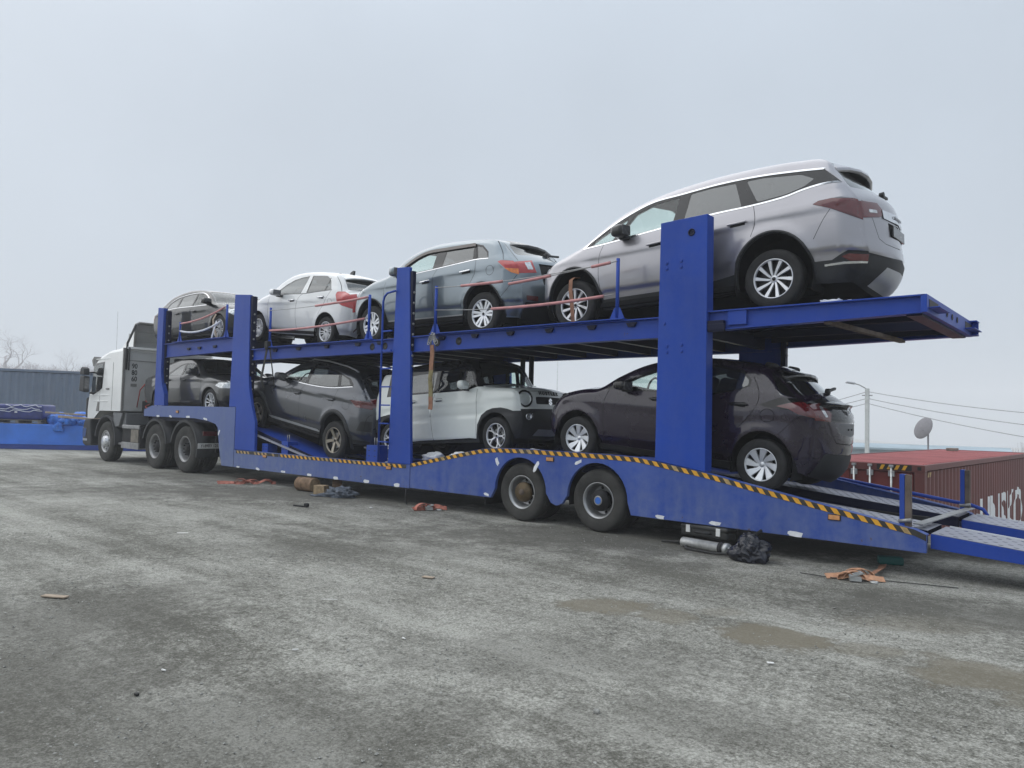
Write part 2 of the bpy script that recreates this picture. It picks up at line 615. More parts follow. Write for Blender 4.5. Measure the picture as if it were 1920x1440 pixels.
def ground_material():
    m, n, l, b = _new('ground')
    tc = n.new('ShaderNodeTexCoord')
    P = tc.outputs['Object']
    big = _noise(n, l, 0.38, 5, 0.6)
    lanes = _noise(n, l, 1.35, 5, 0.62, stretch=(0.13, 1.0, 1.0))
    mid = _noise(n, l, 2.6, 6, 0.68)
    fine = _noise(n, l, 17, 6, 0.8)
    grit = _noise(n, l, 62, 4, 0.85)
    mixf = _math(n, l, 'ADD', _math(n, l, 'MULTIPLY', big.outputs[0], 0.30), _math(n, l, 'MULTIPLY', lanes.outputs[0], 0.46))
    mixf = _math(n, l, 'ADD', mixf, _math(n, l, 'MULTIPLY', mid.outputs[0], 0.24))
    mixf = _math(n, l, 'ADD', mixf, _math(n, l, 'MULTIPLY', _math(n, l, 'SUBTRACT', fine.outputs[0], 0.5), 0.55))
    mixf = _math(n, l, 'ADD', mixf, _math(n, l, 'MULTIPLY', _math(n, l, 'SUBTRACT', grit.outputs[0], 0.5), 0.45))
    r1 = _ramp(n, l, mixf, 0.40, 0.60, (0.128, 0.125, 0.106, 1), (0.40, 0.396, 0.358, 1))
    c = r1.outputs[0]
    g = _ramp(n, l, grit.outputs[0], 0.34, 0.68, (0.55, 0.55, 0.54, 1), (1.35, 1.35, 1.35, 1))
    c = _mix(n, l, 0.85, c, g.outputs[0], 'MULTIPLY')
    vo = n.new('ShaderNodeTexVoronoi')
    vo.inputs['Scale'].default_value = 34
    l.new(P, vo.inputs['Vector'])
    v1 = _ramp(n, l, vo.outputs['Distance'], 0.10, 0.20, (1, 1, 1, 1), (0, 0, 0, 1))
    sel = _ramp(n, l, vo.outputs['Color'], 0.62, 0.66)
    pf = _math(n, l, 'MULTIPLY', _math(n, l, 'MULTIPLY', v1.outputs[0], sel.outputs[0]), 0.45)
    c = _mix(n, l, pf, c, (0.44, 0.44, 0.41))
    # damp mud in shallow hollows, oil stains, and shade painted under the trailer: (x, y, half width, half depth, strength)
    u = n.new('ShaderNodeVectorMath'); u.operation = 'DOT_PRODUCT'
    l.new(P, u.inputs[0]); u.inputs[1].default_value = (0.76, 0.65, 0)
    w = n.new('ShaderNodeVectorMath'); w.operation = 'DOT_PRODUCT'
    l.new(P, w.inputs[0]); w.inputs[1].default_value = (-0.65, 0.76, 0)
    wob = _math(n, l, 'MULTIPLY', _math(n, l, 'SUBTRACT', mid.outputs[0], 0.5), 2.2)
    wob = _math(n, l, 'ADD', wob, _math(n, l, 'MULTIPLY', _math(n, l, 'SUBTRACT', fine.outputs[0], 0.5), 0.9))

    def spots(lst, soft=0.0):
        tot = None
        for x, y, a, bb, s in lst:
            cu, cw = 0.76 * x + 0.65 * y, -0.65 * x + 0.76 * y
            e1 = _math(n, l, 'POWER', _math(n, l, 'MULTIPLY', _math(n, l, 'SUBTRACT', u.outputs['Value'], cu), 1 / a), 2)
            e2 = _math(n, l, 'POWER', _math(n, l, 'MULTIPLY', _math(n, l, 'SUBTRACT', w.outputs['Value'], cw), 1 / bb), 2)
            d = _math(n, l, 'ADD', _math(n, l, 'SQRT', _math(n, l, 'ADD', e1, e2)), wob)
            k = n.new('ShaderNodeMapRange')
            k.interpolation_type = 'SMOOTHSTEP'
            k.inputs['From Min'].default_value = 1.15 + soft
            k.inputs['From Max'].default_value = 0.82 - soft
            k.inputs['To Max'].default_value = s
            l.new(d, k.inputs['Value'])
            tot = k.outputs[0] if tot is None else _math(n, l, 'MAXIMUM', tot, k.outputs[0])
        return tot
    mud = spots([(-3.18, -3.0, 0.34, 0.24, .75), (-2.70, -2.95, 0.20, 0.22, .55), (-1.91, -2.89, 0.38, 0.27, .85), (-1.40, -2.75, 0.24, 0.16, .45),
                 (-0.80, -2.78, 0.34, 0.30, .7), (-2.45, -2.55, .2, .14, .35), (-1.25, -1.75, .5, .28, .35), (-.40, -3.1, .26, .22, .5)], 0.10)
    c = _mix(n, l, mud, c, (0.150, 0.132, 0.094))
    damp_shade = spots([(-1.6, -1.3, .8, .42, .7), (-0.75, -1.05, .8, .5, .65), (-3.7, -1.2, .6, .25, .5), (-6.4, -3.0, 1.5, .5, .35), (-5.6, -5.9, 1.0, 1.0, .55), (-6.6, -6.6, .8, .6, .55), (-1.0, -5.4, 1.2, .4, .4),
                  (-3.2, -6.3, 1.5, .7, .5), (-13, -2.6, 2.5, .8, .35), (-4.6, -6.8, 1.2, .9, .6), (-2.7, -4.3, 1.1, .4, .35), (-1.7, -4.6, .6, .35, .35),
                  (-10, 0.7, 6.5, 1.3, .7), (-4, 0.6, 4.5, 1.15, .75), (-14, 1.3, 6, 1.1, .55)], 0.35)  # dark patches that paint the shade under the trailer
    c = _mix(n, l, damp_shade, c, (0.085, 0.082, 0.070))
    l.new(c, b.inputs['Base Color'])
    rr = n.new('ShaderNodeMapRange')
    l.new(mud, rr.inputs['Value'])
    rr.inputs['To Min'].default_value = 0.95
    rr.inputs['To Max'].default_value = 0.75
    l.new(rr.outputs[0], b.inputs['Roughness'])
    b.inputs['Specular IOR Level'].default_value = 0.3
    dry = _math(n, l, 'SUBTRACT', 1.0, _math(n, l, 'MULTIPLY', mud, 0.8))
    hgt = _math(n, l, 'ADD', _math(n, l, 'MULTIPLY', fine.outputs[0], 0.55), _math(n, l, 'MULTIPLY', grit.outputs[0], 0.45))
    hgt = _math(n, l, 'MULTIPLY', _math(n, l, 'ADD', hgt, _math(n, l, 'MULTIPLY', pf, 0.8)), dry)
    _bump(n, l, b, hgt, 0.9, 0.02)


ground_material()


def build_ground():
    def axis(lo, hi, n0, n1, step):
        core = list(np.arange(n0, n1, step))
        out = []
        d, p = step, n0
        while p > lo:
            d *= 1.22
            p -= d
            out.append(max(p, lo))
        out = out[::-1] + core
        d, p = step, core[-1]
        while p < hi:
            d *= 1.22
            p += d
            out.append(min(p, hi))
        return out
    xs, ys = axis(-700, 700, -24, 4, 0.35), axis(-120, 900, -9, 8, 0.35)
    v, f = [], []
    for y in ys:
        for x in xs:
            near = 1 - sstep(20, 40, math.hypot(x + 6, y + 3))
            z = ground_h(x, y) + near * 0.016 * noise.noise(Vector((x * 0.9, y * 0.9, 0))) * sstep(0.5, -1.5, y)
            v.append((x, y, z))
    nx = len(xs)
    for j in range(len(ys) - 1):
        for i in range(nx - 1):
            f.append((j * nx + i, j * nx + i + 1, (j + 1) * nx + i + 1, (j + 1) * nx + i))
    me = bpy.data.meshes.new('ground')
    me.from_pydata(v, [], f)
    me.polygons.foreach_set('use_smooth', [True] * len(f))
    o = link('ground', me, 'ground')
    o['kind'] = 'structure'


build_ground()


def build_gravel():
    rng = random.Random(3)
    mb = MB()
    base = [(1, 0, 0), (-1, 0, 0), (0, 1, 0), (0, -1, 0), (0, 0, 1), (0, 0, -1)]
    fc = [(0, 2, 4), (2, 1, 4), (1, 3, 4), (3, 0, 4), (2, 0, 5), (1, 2, 5), (3, 1, 5), (0, 3, 5)]
    for i in range(12000):
        dist = 1.5 + 8.5 * rng.random() ** 1.35
        az = R(rng.uniform(-80, 0))
        x, y = dist * math.sin(az), -7.894 + dist * math.cos(az)
        if y > 0.5:
            continue
        if noise.noise(Vector((x * 0.8, y * 0.8, 3.1))) < -0.12 and rng.random() < .8:
            continue
        s = 0.0032 + 0.0062 * rng.random() ** 4
        a = rng.uniform(0, 6.28)
        sx, sy, sz = s * rng.uniform(.8, 1.6), s * rng.uniform(.7, 1.2), s * rng.uniform(.5, .9)
        ca, sa = math.cos(a), math.sin(a)
        vs = []
        for p in base:
            q = [p[k] + rng.uniform(-.3, .3) for k in range(3)]
            q = (q[0] * sx, q[1] * sy, q[2] * sz)
            vs.append((x + q[0] * ca - q[1] * sa, y + q[0] * sa + q[1] * ca, q[2] + sz * 0.35))
        mb.add(vs, fc)
    o = mb.build('gravel', 'stone')
    o['kind'] = 'stuff'
    o['label'] = 'loose grey gravel scattered over the dirt yard'


build_gravel()

# ------------------------------------------------------------------ fog
m, n, l, b = _new('fog')
n.remove(b)
pv = n.new('ShaderNodeVolumePrincipled')
pv.inputs['Color'].default_value = (0.97, 0.98, 1.0, 1)
pv.inputs['Density'].default_value = 0.0019
pv.inputs['Anisotropy'].default_value = 0.0
l.new(pv.outputs[0], n['Material Output'].inputs['Volume'])
hz = MB().box(-710, 710, -130, 910, -19, 42).build('haze', 'fog')
hz['kind'] = 'stuff'

# ================================================================== cars
def smooth_curve(anchors, step=0.03):
    """centripetal Catmull-Rom through (x,z,R,B); returns arrays x,z,R,B,a (a = anchor parameter)"""
    P = [np.array(p[:2], float) for p in anchors]
    n = len(P)
    out = []
    for i in range(n - 1):
        p1, p2 = P[i], P[i + 1]
        p0 = P[i - 1] if i > 0 else 2 * p1 - p2
        p3 = P[i + 2] if i < n - 2 else 2 * p2 - p1
        k = max(2, int(np.linalg.norm(p2 - p1) / step + .5))
        t0 = 0.
        t1 = t0 + max(1e-4, np.linalg.norm(p1 - p0)) ** .5
        t2 = t1 + max(1e-4, np.linalg.norm(p2 - p1)) ** .5
        t3 = t2 + max(1e-4, np.linalg.norm(p3 - p2)) ** .5
        for j in range(k):
            u = j / k
            t = t1 + (t2 - t1) * u
            A1 = (t1 - t) / (t1 - t0) * p0 + (t - t0) / (t1 - t0) * p1
            A2 = (t2 - t) / (t2 - t1) * p1 + (t - t1) / (t2 - t1) * p2
            A3 = (t3 - t) / (t3 - t2) * p2 + (t - t2) / (t3 - t2) * p3
            B1 = (t2 - t) / (t2 - t0) * A1 + (t - t0) / (t2 - t0) * A2
            B2 = (t3 - t) / (t3 - t1) * A2 + (t - t1) / (t3 - t1) * A3
            q = (t2 - t) / (t2 - t1) * B1 + (t - t1) / (t2 - t1) * B2
            r = anchors[i][2] * (1 - u) + anchors[i + 1][2] * u
            b = anchors[i][3] * (1 - u) + anchors[i + 1][3] * u
            out.append((q[0], q[1], r, b, i + u))
    a = anchors[-1]
    out.append((a[0], a[1], a[2], a[3], n - 1.))
    return np.array(out)


def pip(pts, poly):
    """points in polygon, vectorised"""
    x, y = pts[:, 0], pts[:, 1]
    ins = np.zeros(len(pts), bool)
    n = len(poly)
    j = n - 1
    for i in range(n):
        xi, yi = poly[i]
        xj, yj = poly[j]
        if yi != yj:
            c = ((yi > y) != (yj > y)) & (x < (xj - xi) * (y - yi) / (yj - yi) + xi)
            ins ^= c
        j = i
    return ins


def round_poly(poly, c=0.03, seg=3):
    out = []
    n = len(poly)
    for i in range(n):
        p = np.array(poly[i], float)
        a = np.array(poly[i - 1], float) - p
        b = np.array(poly[(i + 1) % n], float) - p
        la, lb = np.linalg.norm(a), np.linalg.norm(b)
        cc = min(c, la * .45, lb * .45)
        s, e = p + a / la * cc, p + b / lb * cc
        for k in range(seg + 1):
            t = k / seg
            q = s * (1 - t) ** 2 + p * 2 * t * (1 - t) + e * t * t
            out.append((q[0], q[1]))
    return out


def seg_dist(pts, line):
    """distance from points to a polyline"""
    L = np.array(line, float)
    A, B = L[:-1], L[1:]
    d = B - A
    dd = (d ** 2).sum(1) + 1e-12
    v = pts[:, None, :] - A[None]
    t = np.clip((v * d[None]).sum(2) / dd[None], 0, 1)
    q = A[None] + d[None] * t[..., None]
    r = np.sqrt(((pts[:, None, :] - q) ** 2).sum(2))
    k = r.argmin(1)
    i = np.arange(len(pts))
    return r[i, k], k, t[i, k]


def offset_line(line, w):
    L = [np.array(p, float) for p in line]
    n = len(L)
    closed = np.linalg.norm(L[0] - L[-1]) < 1e-6
    out = []
    for i in range(n):
        if closed and i in (0, n - 1):
            d1, d2 = L[0] - L[-2], L[1] - L[0]
        else:
            d1 = L[i] - L[i - 1] if i > 0 else L[1] - L[0]
            d2 = L[i + 1] - L[i] if i < n - 1 else L[-1] - L[-2]
        d1 = d1 / (np.linalg.norm(d1) + 1e-9)
        d2 = d2 / (np.linalg.norm(d2) + 1e-9)
        nn = np.array([-(d1 + d2)[1], (d1 + d2)[0]])
        nn /= np.linalg.norm(nn) + 1e-9
        c = max(.5, nn @ np.array([-d2[1], d2[0]]))
        out.append(tuple(L[i] + nn * (w / c)))
    return out


def cdt(pts, edges):
    v, e, f, ov, oe, of = delaunay_2d_cdt([Vector(p) for p in pts], edges, [], 0, 1e-6)
    return np.array([(p[0], p[1]) for p in v]), np.array([t for t in f if len(t) == 3], int)


class CarBody:
    COS_E, SIN_E = 0.42, 0.9075          # how far the side rounds over before the lid takes on

    def __init__(s, sp):
        s.sp = sp
        s.W = sp['W']
        s.T = smooth_curve(sp['top'])
        s.P = s.T[:, :2]
        d = np.linalg.norm(np.diff(s.P, axis=0), axis=1)
        s.S = np.concatenate([[0], np.cumsum(d)])
        t = np.gradient(s.P, axis=0)
        t /= np.linalg.norm(t, axis=1)[:, None] + 1e-9
        nn = np.stack([-t[:, 1], t[:, 0]], 1)       # outline runs left to right over the roof, so this points out
        for _ in range(6):
            nn[1:-1] = (nn[:-2] + nn[1:-1] * 2 + nn[2:]) / 4
        s.N = nn / np.linalg.norm(nn, axis=1)[:, None]
        s.YE = s.f(s.P, on_edge=True)
        for _ in range(3):
            s.YE[1:-1] = (s.YE[:-2] + s.YE[1:-1] * 2 + s.YE[2:]) / 4

    def f(s, p, on_edge=False):
        """half width of the body at side-view point p"""
        sp = s.sp
        x, z = p[:, 0], p[:, 1]
        if on_edge:
            Rr = s.T[:, 2]
            d = np.zeros(len(p))
        else:
            d, k, t = seg_dist(p, s.P)
            Rr = s.T[k, 2] * (1 - t) + s.T[np.minimum(k + 1, len(s.T) - 1), 2] * t
        b0 = sp['belt']
        zb = np.interp(x, [b0[0][0], b0[1][0]], [b0[0][1], b0[1][1]])
        soft = 0.05
        u = z - zb
        tum = sp.get('tum', .36) * (np.sqrt(u * u + soft * soft) + u - 0.0) / 2
        w = s.W / 2 - tum
        zm = sp.get('zmid', .62)
        w = w - sp.get('barrel', .30) * np.clip(zm - z, 0, 1) ** 2 - sp.get('shoulder', .16) * np.clip(z - zm, 0, .45) ** 2
        L0, L1 = s.P[:, 0].min(), s.P[:, 0].max()
        xc = (L0 + L1) / 2
        w = w - sp.get('plan', .05) * np.abs((x - xc) / ((L1 - L0) / 2)) ** 3
        for c in sp.get('crease', []):
            zc = np.interp(x, [q[0] for q in c[0]], [q[1] for q in c[0]])
            q = (z - zc) / c[2]
            w = w + c[1] * np.where(q > 0, np.exp(-q * q * .6), np.exp(-q * q * 3))
        if 'rock' in sp:                             # tuck-in below the lower door crease
            pts, dep = sp['rock']
            zc = np.interp(x, [q[0] for q in pts], [q[1] for q in pts])
            q = np.clip((zc - z) / .07, 0, 1)
            w = w - dep * q * q * (3 - 2 * q)
        for (cx, cz, rx, rz) in s.arches():
            rr = np.sqrt(((x - cx) / rx) ** 2 + ((z - cz) / rz) ** 2)
            w = w + sp.get('flare', .018) * np.exp(-(np.clip(rr - 1.06, 0, 9) / .16) ** 2)
        sn = np.clip(s.SIN_E - d / Rr, 0, .995)
        w = w - Rr * (1 - np.sqrt(1 - sn * sn))
        return np.maximum(w, .05)

    def arches(s):
        sp = s.sp
        return [(wx, sp['r'], a[0], a[1]) for wx, a in zip(sp['wx'], sp['arch'])]

    def side_normals(s, p):
        e = .006
        fx = (s.f(p + [e, 0]) - s.f(p - [e, 0])) / (2 * e)
        fz = (s.f(p + [0, e]) - s.f(p - [0, e])) / (2 * e)
        n = np.stack([-fx, -np.ones(len(p)), -fz], 1)
        return n / np.linalg.norm(n, axis=1)[:, None]

    def lid(s, S, t):
        """surface over the car: S along the outline, t across (-1 near .. 1 far)"""
        x = np.interp(S, s.S, s.P[:, 0])
        z = np.interp(S, s.S, s.P[:, 1])
        b = np.interp(S, s.S, s.T[:, 3])
        nx = np.interp(S, s.S, s.N[:, 0])
        nz = np.interp(S, s.S, s.N[:, 1])
        y = np.interp(S, s.S, s.YE)
        k = 1 - t * t
        return np.stack([x + nx * b * k, t * y, z + nz * b * k], 1)

    def lid_normals(s, S, t):
        e = .012
        a = s.lid(np.clip(S + e, 0, s.S[-1]), t) - s.lid(np.clip(S - e, 0, s.S[-1]), t)
        b = s.lid(S, np.clip(t + .02, -1, 1)) - s.lid(S, np.clip(t - .02, -1, 1))
        n = np.cross(b, a)
        n /= np.linalg.norm(n, axis=1)[:, None] + 1e-9
        # outward = along outline normal
        nx = np.interp(S, s.S, s.N[:, 0]); nz = np.interp(S, s.S, s.N[:, 1])
        flip = (n[:, 0] * nx + n[:, 2] * nz) < 0
        n[flip] *= -1
        return n


def car_meshes(sp):
    """tessellate side and lid, sort triangles into named regions.
    returns {(key, side): (verts, tris, normals)}"""
    cb = CarBody(sp)
    reg = {}

    def put(key, side, V, T, Nn):
        reg.setdefault((key, side), []).append((V, T, Nn))

    zb0, zb1 = cb.P[0][1], cb.P[-1][1]
    # ---------- side domain
    bottom = sp['bottom']                           # right to left along the sill: (x,z)
    arcs = []
    for (cx, cz, rx, rz) in cb.arches():
        arcs.append([(cx + rx * math.cos(a), cz + rz * math.sin(a)) for a in np.linspace(-.9, math.pi + .9, 30)])
    dom = [tuple(p) for p in cb.P] + list(bottom)
    pts, edges = [], []

    def add_loop(loop, closed=True):
        i0 = len(pts)
        pts.extend([tuple(map(float, p)) for p in loop])
        n = len(loop)
        edges.extend([(i0 + i, i0 + i + 1) for i in range(n - 1)])
        if closed:
            edges.append((i0 + n - 1, i0))

    add_loop(dom)
    for a in arcs:
        add_loop(a)
    feats = []
    for ft in sp['side']:
        if ft[0] == 'poly':
            _, key, poly, rnd = ft[:4]
            poly = round_poly(poly, rnd) if rnd else poly
            add_loop(poly)
            feats.append(('poly', key, poly))
        elif ft[0] == 'disc':
            _, key, cx, cz, rx, rz = ft
            poly = [(cx + rx * math.cos(a), cz + rz * math.sin(a)) for a in np.linspace(0, 2 * math.pi, 20)[:-1]]
            add_loop(poly)
            feats.append(('poly', key, poly))
        else:
            _, key, line, w = ft
            if len(line) > 2 and key in ('gap', 'trim', 'visor'):
                w = min(w, .0065) if key == 'gap' else w
                q_ = smooth_curve([(a_, b_, 0, 0) for a_, b_ in line], .05)
                line = [(float(a_), float(b_)) for a_, b_ in q_[:, :2]]
            dense = []
            for i in range(len(line) - 1):
                a, b = np.array(line[i]), np.array(line[i + 1])
                k = max(1, int(np.linalg.norm(b - a) / .12))
                dense += [tuple(a + (b - a) * j / k) for j in range(k)]
            dense.append(tuple(line[-1]))
            o1, o2 = offset_line(dense, w / 2), offset_line(dense, -w / 2)
            add_loop(o1, False)
            add_loop(o2, False)
            feats.append(('line', key, dense, w))
    # interior points
    x0, x1 = cb.P[:, 0].min(), cb.P[:, 0].max()
    z0, z1 = min(p[1] for p in bottom), cb.P[:, 1].max()
    g = .05
    gx, gz = np.meshgrid(np.arange(x0, x1, g), np.arange(z0, z1, g))
    gx[1::2] += g / 2
    q = np.stack([gx.ravel(), gz.ravel()], 1)
    ring = []
    for fr in (.12, .3, .55, .85):
        ring.append(cb.P[::1] - cb.N[::1] * (cb.T[::1, 2:3] * fr))
    q = np.concatenate([q] + ring)
    ins = pip(q, dom)
    q = q[ins]
    dmin, _, _ = seg_dist(q, cb.P)
    q = q[dmin > .008]
    lines = [l for l in feats]
    keep = np.ones(len(q), bool)
    for ft in feats:
        if ft[0] == 'line':
            keep &= seg_dist(q, ft[2])[0] > ft[3] / 2 + .008
        else:
            keep &= seg_dist(q, ft[2] + ft[2][:1])[0] > .008
    q = q[keep]
    pts += [tuple(p) for p in q]
    V2, T = cdt(pts, edges)
    C = V2[T].mean(1)
    ok = pip(C, dom)
    for (cx, cz, rx, rz) in cb.arches():
        ok &= (((C[:, 0] - cx) / rx) ** 2 + ((C[:, 1] - cz) / rz) ** 2) > 1
    area = np.abs(np.cross(V2[T[:, 1]] - V2[T[:, 0]], V2[T[:, 2]] - V2[T[:, 0]]))
    ok &= area > 1e-9
    T, C = T[ok], C[ok]
    cls = np.full(len(T), -1)
    for i in range(len(feats) - 1, -1, -1):
        ft = feats[i]
        if ft[0] == 'poly':
            cls[pip(C, ft[2])] = i
        else:
            d, k, t = seg_dist(C, ft[2])
            cls[d < ft[3] / 2 * 1.001] = i
    used = np.unique(T)
    F = np.zeros(len(V2))
    F[used] = cb.f(V2[used])
    # vertices on the outline use the same half width as the lid
    dd, kk, tt = seg_dist(V2[used], cb.P)
    onb = dd < 1e-5
    ub = used[onb]
    F[ub] = np.interp(cb.S[kk[onb]] + tt[onb] * (cb.S[np.minimum(kk[onb] + 1, len(cb.S) - 1)] - cb.S[kk[onb]]), cb.S, cb.YE)
    Nn = np.zeros((len(V2), 3))
    Nn[used] = cb.side_normals(V2[used])
    Sb = cb.S[kk[onb]] + tt[onb] * (cb.S[np.minimum(kk[onb] + 1, len(cb.S) - 1)] - cb.S[kk[onb]])
    ln = cb.lid_normals(Sb, np.full(len(Sb), -1.))
    av = Nn[ub] + ln
    Nn[ub] = av / np.linalg.norm(av, axis=1)[:, None]
    V3 = np.stack([V2[:, 0], -F, V2[:, 1]], 1)
    for sgn, side in ((-1, 'near'), (1, 'far')):
        VV, NV = V3.copy(), Nn.copy()
        TT = T
        if sgn > 0:
            VV[:, 1] *= -1
            NV[:, 1] *= -1
            TT = T[:, ::-1]
        for i in np.unique(cls):
            key = 'body' if i < 0 else feats[i][1]
            put(key, side, VV, TT[cls == i], NV)
    # ---------- lid domain
    K = .75
    NS = len(cb.S)
    aS = lambda a: float(np.interp(a, cb.T[:, 4], cb.S))
    pts, edges = [], []
    lo = [(cb.S[i], -K) for i in range(NS)]
    hi = [(cb.S[i], K) for i in range(NS - 1, -1, -1)]
    add_loop(lo + hi)
    feats = []
    for ft in sp['lid']:
        if ft[0] == 'poly':
            _, key, poly, rnd = ft[:4]
            P2 = [(aS(a), t * K) for a, t in poly]
            full = P2 + [(S, -t) for S, t in reversed(P2) if abs(t) > 1e-6]
            full = round_poly(full, rnd) if rnd else full
            add_loop(full)
            feats.append(('poly', key, full))
        elif ft[0] == 'pair':                        # same patch on either side of the centre line
            _, key, poly, rnd = ft[:4]
            for sg in (-1, 1):
                P2 = [(aS(a), sg * t * K) for a, t in poly]
                P2 = round_poly(P2, rnd) if rnd else P2
                add_loop(P2)
                feats.append(('poly', key, P2))
        else:
            _, key, line, w = ft
            for sg in (-1, 1):
                L2 = [(aS(a), sg * t * K) for a, t in line]
                o1, o2 = offset_line(L2, w / 2), offset_line(L2, -w / 2)
                add_loop(o1, False)
                add_loop(o2, False)
                feats.append(('line', key, L2, w))
    gs, gt = np.meshgrid(np.arange(.02, cb.S[-1] - .01, .055), np.linspace(-.96, .96, 17) * K)
    q = np.stack([gs.ravel(), gt.ravel()], 1)
    keep = np.ones(len(q), bool)
    for ft in feats:
        if ft[0] == 'line':
            keep &= seg_dist(q, ft[2])[0] > ft[3] / 2 + .008
        else:
            keep &= seg_dist(q, ft[2] + ft[2][:1])[0] > .008
    pts += [tuple(p) for p in q[keep]]
    V2, T = cdt(pts, edges)
    C = V2[T].mean(1)
    ok = (C[:, 0] > 0) & (C[:, 0] < cb.S[-1]) & (np.abs(C[:, 1]) < K)
    area = np.abs(np.cross(V2[T[:, 1]] - V2[T[:, 0]], V2[T[:, 2]] - V2[T[:, 0]]))
    ok &= area > 1e-9
    T, C = T[ok], C[ok]
    cls = np.full(len(T), -1)
    for i in range(len(feats) - 1, -1, -1):
        ft = feats[i]
        if ft[0] == 'poly':
            cls[pip(C, ft[2])] = i
        else:
            cls[seg_dist(C, ft[2])[0] < ft[3] / 2 * 1.001] = i
    S, t = V2[:, 0], np.clip(V2[:, 1] / K, -1, 1)
    V3 = cb.lid(S, t)
    Nn = cb.lid_normals(S, t)
    edge = np.abs(np.abs(t) - 1) < 1e-5
    if edge.any():
        sg = np.sign(t[edge])
        pe = np.stack([np.interp(S[edge], cb.S, cb.P[:, 0]), np.interp(S[edge], cb.S, cb.P[:, 1])], 1)
        sn = cb.side_normals(pe)
        sn[:, 1] *= -sg * -1 * -1 if False else 1
        sn[:, 1] = np.abs(sn[:, 1]) * sg
        av = Nn[edge] + sn
        Nn[edge] = av / np.linalg.norm(av, axis=1)[:, None]
    # winding outward
    tri = V3[T]
    gn = np.cross(tri[:, 1] - tri[:, 0], tri[:, 2] - tri[:, 0])
    fl = (gn * Nn[T].mean(1)).sum(1) < 0
    T[fl] = T[fl][:, ::-1]
    for i in np.unique(cls):
        key = 'body' if i < 0 else feats[i][1]
        pair = key in sp.get('paired', ())
        if pair:
            m = cls == i
            put(key, 'near', V3, T[m & (C[:, 1] < 0)], Nn)
            put(key, 'far', V3, T[m & (C[:, 1] >= 0)], Nn)
        else:
            put(key, 'mid', V3, T[cls == i], Nn)
    return cb, reg


def merge_region(chunks, raise_=0.):
    vs, ts, ns = [], [], []
    o = 0
    for V, T, N in chunks:
        if len(T) == 0:
            continue
        u, inv = np.unique(T, return_inverse=True)
        vs.append(V[u] + N[u] * raise_)
        ns.append(N[u])
        ts.append(inv.reshape(T.shape) + o)
        o += len(u)
    if not vs:
        return None
    return np.concatenate(vs), np.concatenate(ts), np.concatenate(ns)


def mesh_np(name, V, T, N):
    me = bpy.data.meshes.new(name)
    me.from_pydata([tuple(p) for p in V], [], [tuple(int(i) for i in t) for t in T])
    me.polygons.foreach_set('use_smooth', [True] * len(me.polygons))
    me.normals_split_custom_set_from_vertices([tuple(n) for n in N])
    return me


# ---- wheels
def spoke_set(style):
    """list of (poly2d radial outlines, dz front, mat index) for a unit rim radius"""
    out = []

    def spoke(a, r0, r1, w0, w1, tw, bend=0.0, mi=0, d0=0.0, d1=0.0):
        n = 4
        L, Rr, D = [], [], []
        for i in range(n + 1):
            t = i / n
            r = r0 + (r1 - r0) * t
            ang = a + tw * t + bend * math.sin(t * math.pi)
            w = w0 + (w1 - w0) * t
            c, s_ = math.cos(ang), math.sin(ang)
            L.append((r * c - w * s_, r * s_ + w * c))
            Rr.append((r * c + w * s_, r * s_ - w * c))
            D.append(d0 + (d1 - d0) * t)
        out.append((L, Rr, D, mi))
    k = style['n']
    for i in range(k):
        a = 2 * math.pi * i / k + style.get('a0', math.pi / 2)
        ty = style['type']
        if ty == 'single':
            spoke(a, .14, .96, style['w0'], style['w1'], style.get('tw', 0), style.get('bend', 0))
        elif ty == 'double':
            for sg in (-1, 1):
                spoke(a + sg * style['gap'] * 1.5, .12, .96, style['w0'], style['w1'], sg * (style['gap'] - style['gap'] * 1.5))
        elif ty == 'wye':
            spoke(a, .14, .55, style['w0'], style['w0'], 0)
            for sg in (-1, 1):
                spoke(a, .50, .96, style['w0'] * .7, style['w1'], sg * style['gap'])
    return out


WHEEL_CACHE = {}


